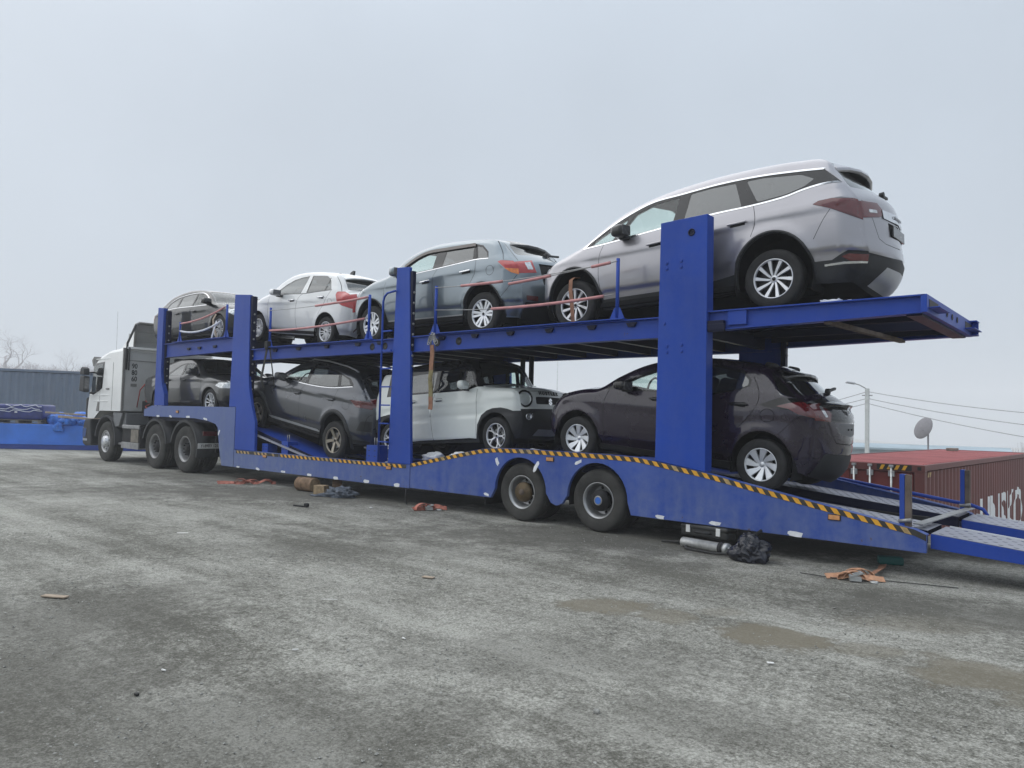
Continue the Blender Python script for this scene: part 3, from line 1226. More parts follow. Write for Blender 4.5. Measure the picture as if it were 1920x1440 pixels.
def wheel_meshes(r, style):
    key = (r, style['name'])
    if key in WHEEL_CACHE:
        return WHEEL_CACHE[key]
    rim = r * style['rim']
    w = style.get('width', .205)
    # tyre: axis y, outer face at y=0 going inward to y=w
    prof = [(rim * .985, .018), (rim * 1.02, .006), (rim * 1.06, .002), (r * .86, -.002), (r * .93, .004), (r * .975, .018), (r * .995, .038), (r, .055),
            (r, w * .36), (r * .988, w * .365), (r * .988, w * .385), (r, w * .39), (r, w * .61), (r * .988, w * .615), (r * .988, w * .635), (r, w * .64),
            (r, w - .055), (r * .985, w - .03), (r * .94, w - .004), (rim, w)]
    t = MB().lathe(prof, 48)
    tyre = t.build('tyre', 'rubber')
    b = MB()
    b.lathe([(rim * .99, .020), (rim * 1.015, .004), (rim * .97, .002), (rim * .94, .014), (rim * .925, .03)], 48, 0)      # lip
    b.lathe([(rim * .93, .028), (rim * .90, .09), (rim * .90, w - .02)], 36, 1)                                              # barrel
    b.lathe([(rim * .90, .10), (.02, .10)], 36, 1)                                                                           # back disc, brake
    b.lathe([(rim * .60, .075), (rim * .60, .095)], 32, 2)
    b.lathe([(rim * .60, .075), (rim * .2, .075)], 32, 2)
    dish = style.get('dish', .0)
    for L, Rr, D, mi in spoke_set(style):
        n = len(L)
        v, f = [], []
        th = .030
        for i in range(n):
            rr = math.hypot(*L[i])
            y0 = .014 + dish * (1 - rr)
            mid = ((L[i][0] + Rr[i][0]) / 2, (L[i][1] + Rr[i][1]) / 2)
            ch = .12
            for (px, pz), yy in (((L[i]), y0 + th), (L[i], y0 + .006), ((L[i][0] * (1 - ch) + mid[0] * ch, L[i][1] * (1 - ch) + mid[1] * ch), y0),
                                 ((Rr[i][0] * (1 - ch) + mid[0] * ch, Rr[i][1] * (1 - ch) + mid[1] * ch), y0), (Rr[i], y0 + .006), (Rr[i], y0 + th)):
                v.append((px * rim, yy, pz * rim))
        for i in range(n - 1):
            for k in range(5):
                f.append((i * 6 + k, i * 6 + k + 1, i * 6 + 7 + k, i * 6 + 6 + k))
        b.add(v, f, mi)
    y0 = .014 + dish * .85
    b.lathe([(rim * .21, y0 + .03), (rim * .20, y0), (rim * .12, y0 - .006), (.001, y0 - .008)], 24, 0)
    b.lathe([(rim * .10, y0 - .008), (rim * .095, y0 - .012), (.001, y0 - .013)], 20, 3)
    if style.get('nuts', True):
        for i in range(5):
            a = 2 * math.pi * i / 5 + .3
            b.lathe([(.011, y0 - .002), (.011, y0 + .012)], 8, 3, c=(rim * .17 * math.cos(a), 0, rim * .17 * math.sin(a)))
    rimo = b.build('rim', None, mats=[style.get('face', 'alloy'), 'alloy_dark', style.get('disc', 'steel_grey'), style.get('cap', 'alloy_dark')])
    res = (tyre.data, rimo.data)
    bpy.data.objects.remove(tyre)
    bpy.data.objects.remove(rimo)
    WHEEL_CACHE[key] = res
    return res


def add_wheel(parent, x, yo, z, r, style, far=False):
    tm, rm = wheel_meshes(r, style)
    hub = MB().lathe([(.07, .06), (.07, .19), (.02, .19)], 16).build('wheel', 'chassis_black', parent)
    hub.location = (x, yo, z)
    if far:
        hub.rotation_euler = (0, 0, math.pi)
    for nm, me in (('tyre', tm), ('rim', rm)):
        o = bpy.data.objects.new(nm, me)
        COL.objects.link(o)
        o.parent = hub
        if nm == 'rim' and not far:
            o.rotation_euler = (0, random.uniform(-.6, .6), 0)
    return hub


def soft_box(name, mat, parent, size, loc, bev=.03, rot=(0, 0, 0), taper=None, seg=3):
    bm = bmesh.new()
    bmesh.ops.create_cube(bm, size=1)
    for v in bm.verts:
        v.co = Vector((v.co.x * size[0], v.co.y * size[1], v.co.z * size[2]))
        if taper:
            k = taper(v.co)
            v.co = Vector(k)
    bmesh.ops.bevel(bm, geom=list(bm.edges), offset=bev, segments=seg, affect='EDGES', profile=.6, clamp_overlap=True)
    for f in bm.faces:
        f.smooth = True
    me = bpy.data.meshes.new(name)
    bm.to_mesh(me)
    bm.free()
    o = link(name, me, mat, parent)
    o.location = loc
    o.rotation_euler = rot
    return o


def make_car(sp):
    root = thing('parked_car', sp['label'], 'car', sp['base'], (0, -R(sp['tilt']), 0), 'cars loaded on the transporter')
    root.name = sp.get('name', 'parked_car')
    cb, reg = car_meshes(sp)
    M = {'body': sp['paint'], 'door_front': sp['paint'], 'door_rear': sp['paint'], 'window_front': 'glass_clear', 'window_rear': 'glass_dark', 'window_quarter': 'glass_dark', 'window_vent': 'glass_clear', 'front_bumper': 'plastic_black', 'hood': sp['paint'],
         'windscreen': 'glass_shield', 'rear_window': 'glass_dark', 'frame': 'gloss_black', 'trim': 'chrome', 'cladding': 'plastic_black', 'tail_light': 'lamp_red',
         'headlight': 'lamp_clear', 'gap': None, 'fuel': None, 'indicator': 'lamp_orange', 'bumper': 'plastic_black', 'reversing_light': 'lamp_clear', 'plate_recess': 'trim_black',
         'reflector': 'lamp_dark_red', 'roof': 'gloss_black', 'grille': 'trim_black', 'garnish': 'gloss_black', 'skid_plate': 'plastic_grey', 'visor': 'visor_brown',
         'number_plate': 'plate_grey', 'fuel_flap': sp['paint'], 'chrome_bar': 'chrome', 'sill_strip': 'silver_plastic', 'panel': sp['paint'], 'tailgate_panel': 'paint_grey'}
    M.update(sp.get('mats', {}))
    RAISE = {'window_vent': -.006, 'front_bumper': .006, 'window_front': -.006, 'window_rear': -.006, 'window_quarter': -.006, 'windscreen': -.004, 'rear_window': -.002, 'trim': .004, 'tail_light': .006, 'headlight': .004,
             'cladding': .010, 'frame': -.002, 'indicator': .007, 'visor': .018, 'reversing_light': .008, 'reflector': .010, 'bumper': .006, 'chrome_bar': .012, 'garnish': .004,
             'plate_recess': -.02, 'sill_strip': .014, 'skid_plate': .010, 'number_plate': .006, 'grille': -.015}
    RAISE.update(sp.get('raise', {}))
    NAME = {'door_front': 'door', 'door_rear': 'door', 'window_front': 'window', 'window_rear': 'window', 'window_quarter': 'window', 'window_vent': 'window', 'frame': 'window_frame', 'trim': 'chrome_trim',
            'visor': 'rain_visor', 'roof': 'roof_panel', 'panel': 'body_panel'}
    # gather the main body from all sides
    main = []
    for sd in ('near', 'far', 'mid'):
        main += reg.pop(('body', sd), [])
    r_ = merge_region(main)
    body = link('body', mesh_np('body', *r_), M['body'], root)
    doors = {}
    for (key, sd), ch in sorted(reg.items(), key=lambda kv: 0 if kv[0][0].startswith('door') else 1):
        if M.get(key) is None:
            continue
        r_ = merge_region(ch, RAISE.get(key, 0.))
        if r_ is None:
            continue
        nm = NAME.get(key, key)
        par = root
        if key in ('window_front', 'window_rear'):
            par = doors.get(('door_' + key[7:], sd), root)
        if key in ('fuel_flap',):
            par = body
        o = link(nm, mesh_np(nm, *r_), M[key], par)
        if key.startswith('door'):
            doors[(key, sd)] = o
    # dark inner lining so that shut lines and openings read as depth
    lin = []
    for ch in [main] + [c for (k, sd), c in reg.items() if not (k.startswith('window') or k in ('windscreen', 'rear_window'))]:
        lin += ch
    V, T, N = merge_region(lin, -.035)
    link('inner_lining', mesh_np('inner_lining', V, T[:, ::-1], -N), 'trim_black', root)
    # underbody and wheel housings
    mb = MB()
    W, r = sp['W'], sp['r']
    xs = [p[0] for p in sp['bottom']]
    zb = sp['bottom'][len(sp['bottom']) // 2][1]
    x0, x1 = cb.P[:, 0].min(), cb.P[:, 0].max()
    (a, ca, ra, qa), (b2, cb2, rb, qb) = cb.arches()
    hw = W / 2 - .04
    mb.prism([(a + ra, zb + .02), (b2 - rb, zb + .02), (b2 - rb, zb + .08), (a + ra, zb + .08)], -hw, hw)
    l0, l1 = cb.P[0], cb.P[-1]
    prof = [(l0[0] + .05, l0[1] + .03), (a - ra * .6, zb + .0), (b2 + rb * .6, zb + .0), (l1[0] - .05, l1[1] + .03), (l1[0] - .08, l1[1] + .10), (b2 + rb * .6, zb + .12), (a - ra * .6, zb + .12), (l0[0] + .08, l0[1] + .10)]
    mb.prism(prof, -W / 2 + .30, W / 2 - .30)
    for k, (ex, sx) in enumerate(((l0, 1), (l1, -1))):       # closes the corners behind the bumpers
        ye = cb.YE[0] if k == 0 else cb.YE[-1]
        xa = a - ra if k == 0 else b2 + rb
        zz = ex[1] + .03
        c1, c2 = ex[0] + sx * .03, xa
        v = [(c1, -ye * .9, zz), (c1, ye * .9, zz), (c2, hw - .02, zb + .06), (c2, -hw + .02, zb + .06)]
        mb.add(v, [(0, 1, 2, 3)])
    for (cx, cz, rx, rz) in cb.arches():
        for sg in (-1, 1):
            yo = float(cb.f(np.array([[cx, cz + rz + .03]]))[0]) - .03
            v, f = [], []
            for i in range(15):
                an = math.pi * i / 14
                an = -.35 + (math.pi + .7) * i / 14
                for y in (yo, W / 2 - .42):
                    v.append((cx + (rx + .012) * math.cos(an), sg * y, cz + (rz + .012) * math.sin(an)))
            for i in range(14):
                f.append((2 * i, 2 * i + 1, 2 * i + 3, 2 * i + 2))
            v2 = [(cx + (rx + .012) * math.cos(-.35 + (math.pi + .7) * i / 14), sg * (W / 2 - .42), cz + (rz + .012) * math.sin(-.35 + (math.pi + .7) * i / 14)) for i in range(15)]
            mb.add(v, f)
            mb.add(v2, [tuple(range(15))])
    # exhaust and beam seen from below at the tail
    mb.box(min(a, b2) - .05, min(a, b2) + .05, -W / 2 + .25, W / 2 - .25, r - .06, r + .04)
    mb.box(max(a, b2) - .05, max(a, b2) + .05, -W / 2 + .25, W / 2 - .25, r - .06, r + .04)
    mb.build('underbody', 'under_black', root)
    # arch lips
    if sp.get('lip'):
        for (cx, cz, rx, rz) in cb.arches():
            for sg in (-1, 1):
                an = np.linspace(-.25, math.pi + .25, 28)
                inn = np.stack([cx + rx * np.cos(an), cz + rz * np.sin(an)], 1)
                out = np.stack([cx + (rx + sp['lip']) * np.cos(an), cz + (rz + sp['lip']) * np.sin(an)], 1)
                ok = (inn[:, 1] > zb + .0)
                inn, out = inn[ok], out[ok]
                fi, fo = cb.f(inn), cb.f(out)
                v = [(p[0], sg * (q + .014), p[1]) for p, q in zip(inn, fi)] + [(p[0], sg * (q + .012), p[1]) for p, q in zip(out, fo)] + [(p[0], sg * (q - .05), p[1]) for p, q in zip(inn, fi)] \
                    + [(p[0], sg * (q - .01), p[1]) for p, q in zip(out, fo)]
                n_ = len(inn)
                f = []
                for i in range(n_ - 1):
                    f += [(i, i + 1, n_ + i + 1, n_ + i), (i, i + 1, 2 * n_ + i + 1, 2 * n_ + i), (n_ + i, n_ + i + 1, 3 * n_ + i + 1, 3 * n_ + i)]
                m2 = MB()
                m2.add(v, f, 0, True)
                m2.build('wheel_arch_trim', sp.get('lip_mat', 'plastic_black'), root)
    # wheels
    for i, wx in enumerate(sp['wx']):
        for far in (False, True):
            yo = W / 2 - sp.get('wheel_in', .035)
            add_wheel(root, wx, yo if far else -yo, r, r, sp['wheel'], far)
    # handles
    for i, (hx, hz, hl, ang) in enumerate(sp.get('handles', [])):
        for sg, sd in ((-1, 'near'), (1, 'far')):
            fy = float(cb.f(np.array([[hx, hz]]))[0])
            key = ('door_front', sd) if (i == sp.get('front_handle', 0)) else ('door_rear', sd)
            par = doors.get(key, root)
            cup = soft_box('handle_recess', 'trim_black' if sp.get('cups', True) else sp['paint'], par, (hl * .75, .006, .055), (hx, sg * (fy + .001), hz - .006), .002, (0, -ang, 0)) if sp.get('cups', True) else None
            soft_box('handle', sp.get('handle_mat', sp['paint']), par, (hl, .022, .026), (hx, sg * (fy + .026), hz), .010, (0, -ang, 0))
    # mirrors
    if 'mirror' in sp:
        mx, mz, ml, mh, front = sp['mirror']
        for sg in (-1, 1):
            fy = float(cb.f(np.array([[mx, mz]]))[0])
            o = soft_box('wing_mirror', sp.get('mirror_mat', sp['paint']), root, (ml, .21, mh), (mx, sg * (fy + .15), mz), .075, (0, 0, sg * -front * .15), taper=lambda c: (c.x * (1.0 if c.x * front < 0 else .7), c.y, c.z * (1.0 if c.y * sg < 0 else .9)), seg=4)
            soft_box('mirror_foot', 'plastic_black', o, (ml * .45, .14, mh * .35), (front * -.02, sg * -.10, -mh * .42), .015)
            soft_box('mirror_glass', 'lamp_smoke', o, (.006, .16, mh * .72), (-front * ml * .505, 0, 0), .002)
    # cabin
    if 'seats' in sp:
        for (sx_, sz_, front) in sp['seats']:
            for sy in (-.36, .36):
                seat = soft_box('seat', 'seat_cloth', root, (.46, .48, .16), (sx_, sy, sz_), .05)
                soft_box('seat_back', 'seat_cloth', seat, (.15, .46, .60), (-front * .26, 0, .34), .06, (0, -front * R(18), 0))
                soft_box('headrest', 'seat_cloth', seat, (.09, .26, .18), (-front * .36, 0, .73), .04, (0, -front * R(12), 0))
    if 'dash' in sp:
        dx, dz, front = sp['dash']
        d_ = soft_box('dashboard', 'trim_black', root, (.45, W - .42, .32), (dx, 0, dz), .08)
        wv = MB()
        ring = [(0.17 * math.cos(a_), 0.17 * math.sin(a_)) for a_ in np.linspace(0, 2 * math.pi, 25)]
        wv.tube([(-front * (.30 + .05 * q[1]), sp.get('wheel_y', -.36) + q[0], .16 + q[1]) for q in ring], .014, 6)
        wv.tube([(-front * .3, sp.get('wheel_y', -.36) - .16, .16), (-front * .3, sp.get('wheel_y', -.36) + .16, .16)], .018, 6)
        wv.build('steering_wheel', 'trim_black', d_)
    return root, cb, doors

# ------------------------------------------------------------------ the eight cars (local metres: x towards the trailer's tail, z up from the tyres' footing)
def sill(x1, z1, x0, z0):
    return [(x1, z1), ((x0 + x1) / 2, (z0 + z1) / 2), (x0, z0)]


W_TWIST10 = dict(name='twist10', n=10, type='single', w0=.045, w1=.10, tw=-.22, bend=-.05, rim=.66, dish=.03, face='alloy', disc='alloy_dark')
W_SIX = dict(name='six', n=6, type='double', gap=.16, w0=.075, w1=.105, rim=.64, dish=.03, face='alloy_bright')
W_MESH = dict(name='mesh', n=8, type='double', gap=.14, w0=.035, w1=.05, rim=.66, dish=.02, face='alloy')
W_FIVE = dict(name='five', n=5, type='single', w0=.11, w1=.15, tw=.12, rim=.66, dish=.04, face='alloy_bronze', nuts=False)
W_WYE = dict(name='wye', n=5, type='wye', gap=.24, w0=.075, w1=.055, rim=.66, dish=.02, face='alloy')
W_CAP = dict(name='cap', n=8, type='single', w0=.08, w1=.245, tw=-.42, bend=-.10, rim=.63, dish=.05, face='alloy_bright', nuts=False, cap='alloy_bright')
W_THIN = dict(name='thin', n=7, type='double', gap=.14, w0=.03, w1=.05, rim=.68, dish=.02, face='alloy')
W_SPORT = dict(name='sport', n=5, type='double', gap=.22, w0=.05, w1=.07, rim=.68, dish=.02, face='alloy')

MPV = dict(
    label='large silver people carrier at the raised tail end of the upper deck', paint='paint_silver', base=(-4.625, 1.25, 2.705), tilt=1.64,
    W=1.785, r=.345, wx=[-1.395, 1.395], arch=[(.435, .50), (.445, .52)], belt=[(-1.2, 1.08), (2.0, 1.28)], zmid=.80, lip=.028, wheel=W_TWIST10,
    top=[(-1.96, .22, .22, .12), (-2.05, .40, .28, .18), (-2.04, .65, .28, .20), (-1.97, .88, .22, .18), (-1.80, .98, .16, .12), (-1.46, 1.095, .12, .08), (-1.28, 1.16, .10, .06),
         (-1.03, 1.335, .09, .06), (-.68, 1.53, .08, .05), (-.2, 1.675, .08, .045), (.4, 1.745, .08, .045), (1.0, 1.755, .08, .045), (1.65, 1.715, .08, .04), (1.95, 1.65, .09, .04),
         (2.08, 1.44, .11, .10), (2.20, 1.25, .15, .14), (2.29, 1.11, .22, .18), (2.33, .90, .26, .18), (2.34, .70, .28, .18), (2.36, .52, .28, .18), (2.30, .34, .25, .16), (2.18, .24, .2, .15)],
    bottom=sill(.93, .25, -.95, .23), rock=([(-1, .50), (0, .525), (.95, .60)], .035), crease=[([(-1.8, .95), (0, .98), (2.2, 1.10)], .014, .07)], flare=.020,
    side=[('line', 'trim', [(-1.22, 1.10), (-.72, 1.125), (-.03, 1.18), (.66, 1.23), (1.18, 1.24), (1.55, 1.27), (1.73, 1.31), (1.90, 1.335), (2.10, 1.34)], .022),
          ('line', 'trim', [(-1.22, 1.10), (-1.12, 1.19), (-.82, 1.375), (-.5, 1.515), (-.22, 1.595), (.19, 1.615), (.73, 1.635), (1.23, 1.615), (1.7, 1.565), (1.95, 1.53)], .022),
          ('line', 'gap', [(-.90, 1.10), (-.96, .92), (-.97, .70), (-.93, .40)], .009), ('line', 'gap', [(1.18, 1.24), (1.21, 1.04), (1.16, .86)], .009),
          ('line', 'gap', [(.235, 1.2), (.225, .40)], .009), ('line', 'gap', [(1.86, .72), (1.97, .93), (2.04, 1.03)], .006),
          ('poly', 'window_vent', [(-1.12, 1.125), (-.77, 1.145), (-.59, 1.37), (-.57, 1.44), (-.82, 1.335), (-1.05, 1.20)], .02),
          ('poly', 'window_front', [(-.71, 1.15), (.12, 1.21), (.17, 1.575), (-.2, 1.555), (-.46, 1.475), (-.53, 1.385)], .02),
          ('poly', 'window_rear', [(.27, 1.225), (.70, 1.25), (1.03, 1.255), (.91, 1.595), (.60, 1.605), (.32, 1.59)], .02),
          ('poly', 'window_quarter', [(1.22, 1.275), (1.55, 1.30), (1.75, 1.355), (1.86, 1.43), (1.7, 1.52), (1.25, 1.585), (1.05, 1.59)], .03),
          ('poly', 'frame', [(-1.22, 1.10), (-.72, 1.125), (-.03, 1.18), (.66, 1.23), (1.18, 1.24), (1.55, 1.27), (1.73, 1.31), (1.90, 1.335), (2.14, 1.34), (1.95, 1.53), (1.7, 1.565), (1.23, 1.615),
                             (.73, 1.635), (.19, 1.615), (-.22, 1.595), (-.5, 1.515), (-.82, 1.375), (-1.12, 1.19)], 0),
          ('poly', 'cladding', [(-1.1, .1), (-.98, .37), (0, .385), (.7, .42), (.98, .46), (1.1, .1)], 0),
          ('poly', 'reflector', [(2.13, .50), (2.2, .525), (2.6, .51), (2.6, .44), (2.2, .45)], 0),
          ('line', 'chrome_bar', [(1.95, .425), (2.15, .43), (2.6, .44)], .022),
          ('poly', 'bumper', [(1.78, .1), (1.78, .475), (2.03, .475), (2.13, .53), (2.2, .56), (2.6, .54), (2.6, .1)], 0),
          ('poly', 'tail_light', [(1.86, 1.11), (1.92, 1.14), (2.06, 1.145), (2.25, 1.125), (2.6, 1.05), (2.6, .86), (2.35, .88), (2.04, 1.035)], 0),
          ('poly', 'headlight', [(-2.3, .84), (-1.93, .84), (-1.80, .955), (-1.82, 1.0), (-2.3, 1.0)], 0),
          ('poly', 'front_bumper', [(-2.3, .1), (-2.3, .36), (-1.86, .36), (-1.86, .1)], 0),
          ('poly', 'door_front', [(-.90, 1.10), (-.96, .92), (-.97, .70), (-.93, .40), (-.93, .36), (.225, .39), (.235, 1.2)], 0),
          ('poly', 'door_rear', [(.235, 1.2), (.225, .39), (.83, .42), (.95, .62), (1.16, .86), (1.21, 1.04), (1.18, 1.25)], 0)],
    lid=[('poly', 'windscreen', [(6.1, 0), (6.1, .90), (8.6, .88), (8.75, 0)], .05), ('poly', 'rear_window', [(13.25, 0), (13.2, .95), (14.9, .93), (15.0, 0)], .05),
         ('poly', 'chrome_bar', [(16.45, 0), (16.45, .55), (16.85, .55), (16.9, 0)], .01), ('pair', 'reversing_light', [(16.5, .68), (16.48, .86), (16.64, .86), (16.64, .68)], .01),
         ('pair', 'tail_light', [(16.05, 1.02), (16.15, .62), (16.55, .48), (16.8, .62), (16.95, 1.02)], 0), ('poly', 'plate_recess', [(17.0, 0), (17.0, .42), (17.75, .36), (17.75, 0)], .02),
         ('poly', 'skid_plate', [(19.4, 0), (19.4, .55), (20.6, .72), (20.6, 0)], .02), ('poly', 'bumper', [(18.9, 0), (18.9, 1.02), (21.2, 1.02), (21.2, 0)], 0),
         ('line', 'gap', [(16.0, .93), (17.0, .80), (18.0, .70), (18.3, .55), (18.35, 0)], .007), ('poly', 'grille', [(1.1, 0), (1.1, .6), (2.8, .7), (2.8, 0)], .03),
         ('pair', 'headlight', [(2.9, 1.02), (2.9, .75), (3.6, .8), (3.9, 1.02)], 0)],
    paired=('tail_light', 'headlight', 'reversing_light'), mats={'window_quarter': 'glass_dark', 'skid_plate': 'silver_plastic', 'tail_light': 'lamp_dark_red', 'plate_recess': 'trim_black'},
    handles=[(-.10, .985, .22, .05), (1.0, 1.045, .24, .05)], handle_mat='paint_silver', mirror=(-.58, 1.21, .24, .17, -1), mirror_mat='paint_charcoal',  # dark mirror caps: shade painted onto silver housings
    seats=[(-.05, .72, -1), (.85, .78, -1)], dash=(-.85, .95, -1))

RVR = dict(
    label='blue grey crossover with red and orange tail lamps on the upper deck', paint='paint_bluegrey', base=(-9.125, 1.25, 2.68), tilt=0.0,
    W=1.77, r=.34, wx=[-1.345, 1.345], arch=[(.40, .445), (.40, .47)], belt=[(-.9, 1.12), (1.5, 1.18)], zmid=.78, lip=.02, wheel=W_SIX,
    top=[(-1.90, .22, .22, .12), (-1.98, .42, .28, .17), (-1.97, .72, .26, .18), (-1.87, .90, .20, .16), (-1.70, 1.0, .14, .1), (-1.36, 1.11, .11, .08), (-.93, 1.19, .10, .06), (-.74, 1.33, .09, .06),
         (-.54, 1.46, .08, .05), (-.25, 1.565, .08, .045), (.1, 1.61, .08, .045), (.5, 1.605, .08, .045), (.9, 1.58, .09, .045), (1.38, 1.52, .10, .05), (1.56, 1.44, .12, .08), (1.68, 1.27, .15, .14),
         (1.80, 1.16, .18, .17), (1.92, 1.03, .22, .19), (1.95, .85, .25, .18), (1.97, .60, .27, .18), (1.95, .42, .25, .15), (1.86, .27, .2, .12)],
    bottom=sill(.93, .25, -.95, .25), rock=([(-1, .52), (1, .55)], .035), crease=[([(-1.7, .95), (0, .99), (1.8, 1.06)], .013, .06)], flare=.020,
    side=[('line', 'visor', [(-.52, 1.295), (-.27, 1.415), (-.03, 1.475), (.43, 1.475), (1.06, 1.463)], .055),
          ('line', 'trim', [(-.36, 1.118), (.22, 1.145), (.9, 1.187), (1.17, 1.203), (1.43, 1.192)], .014),
          ('line', 'gap', [(-.95, 1.05), (-1.0, .85), (-.95, .60)], .008), ('line', 'gap', [(.33, 1.16), (.25, 1.01), (.24, .86), (.30, .42)], .009),
          ('line', 'gap', [(1.07, 1.48), (1.17, 1.19), (1.19, 1.02), (1.08, .80)], .009), ('line', 'gap', [(1.44, 1.51), (1.53, 1.44), (1.63, 1.30), (1.72, 1.14)], .008),
          ('line', 'fuel', [(1.49 + .075 * math.cos(a), .995 + .075 * math.sin(a)) for a in np.linspace(0, 2 * math.pi, 17)], .006),
          ('line', 'gap', [(1.72, .56), (1.85, .72), (1.93, .90)], .005),
          ('poly', 'window_front', [(-.62, 1.14), (-.33, 1.14), (.20, 1.165), (.20, 1.45), (-.04, 1.45), (-.27, 1.39), (-.5, 1.27)], .02),
          ('poly', 'window_rear', [(.41, 1.185), (1.09, 1.22), (1.04, 1.445), (.43, 1.455)], .02),
          ('poly', 'window_quarter', [(1.20, 1.22), (1.40, 1.215), (1.36, 1.30), (1.23, 1.405), (1.11, 1.445)], .02),
          ('poly', 'frame', [(-.78, 1.115), (.3, 1.15), (1.16, 1.205), (1.43, 1.195), (1.39, 1.31), (1.24, 1.435), (1.08, 1.48), (.43, 1.49), (-.02, 1.49), (-.28, 1.425), (-.55, 1.285)], 0),
          ('line', 'sill_strip', [(-.90, .37), (.0, .365), (.93, .36)], .02),
          ('poly', 'cladding', [(-1.1, .1), (-.98, .36), (.98, .35), (1.1, .1)], 0),
          ('poly', 'indicator', [(1.77, 1.0), (2.3, .985), (2.3, .87), (2.02, .885), (1.87, .93)], 0),
          ('poly', 'tail_light', [(1.64, 1.11), (1.68, 1.13), (1.85, 1.12), (2.3, 1.08), (2.3, .86), (2.02, .885), (1.86, .935)], 0),
          ('poly', 'bumper', [(1.86, .1), (1.98, .40), (2.3, .42), (2.3, .1)], 0),
          ('poly', 'headlight', [(-2.3, .82), (-1.9, .80), (-1.62, .95), (-1.66, 1.02), (-2.3, 1.02)], 0),
          ('poly', 'door_front', [(-.95, 1.05), (-1.0, .85), (-.95, .60), (-.93, .36), (.30, .36), (.24, .86), (.25, 1.01), (.33, 1.16), (-.78, 1.115)], 0),
          ('poly', 'door_rear', [(.33, 1.16), (.25, 1.01), (.24, .86), (.30, .36), (.86, .36), (.94, .60), (1.08, .80), (1.19, 1.02), (1.16, 1.21)], 0)],
    lid=[('poly', 'windscreen', [(6.15, 0), (6.15, .90), (8.7, .88), (8.8, 0)], .05), ('poly', 'rear_window', [(14.0, 0), (14.05, .84), (15.7, .80), (15.85, 0)], .08),
         ('pair', 'reversing_light', [(16.75, .68), (16.75, .82), (17.3, .80), (17.3, .68)], .01),
         ('pair', 'tail_light', [(16.45, 1.02), (16.6, .6), (17.5, .6), (17.6, 1.02)], 0), ('poly', 'plate_recess', [(16.9, 0), (16.9, .5), (18.3, .42), (18.3, 0)], .03),
         ('pair', 'reflector', [(19.0, .6), (19.0, .88), (19.35, .88), (19.35, .6)], .01), ('poly', 'bumper', [(19.4, 0), (19.5, .92), (21.2, .92), (21.2, 0)], .02),
         ('line', 'gap', [(13.2, .92), (14, .93), (16.4, .90)], .008), ('poly', 'grille', [(1.0, 0), (1.0, .7), (2.6, .6), (2.6, 0)], .03), ('pair', 'headlight', [(2.8, 1.02), (2.8, .7), (3.7, .8), (4.0, 1.02)], 0)],
    paired=('tail_light', 'headlight', 'reversing_light', 'reflector'), mats={'plate_recess': 'trim_black'},
    handles=[(.08, .955, .23, .05), (1.0, 1.025, .23, .05)], handle_mat='chrome', mirror=(-.58, 1.17, .20, .17, -1), seats=[(0, .68, -1), (.85, .72, -1)], dash=(-.72, .92, -1))

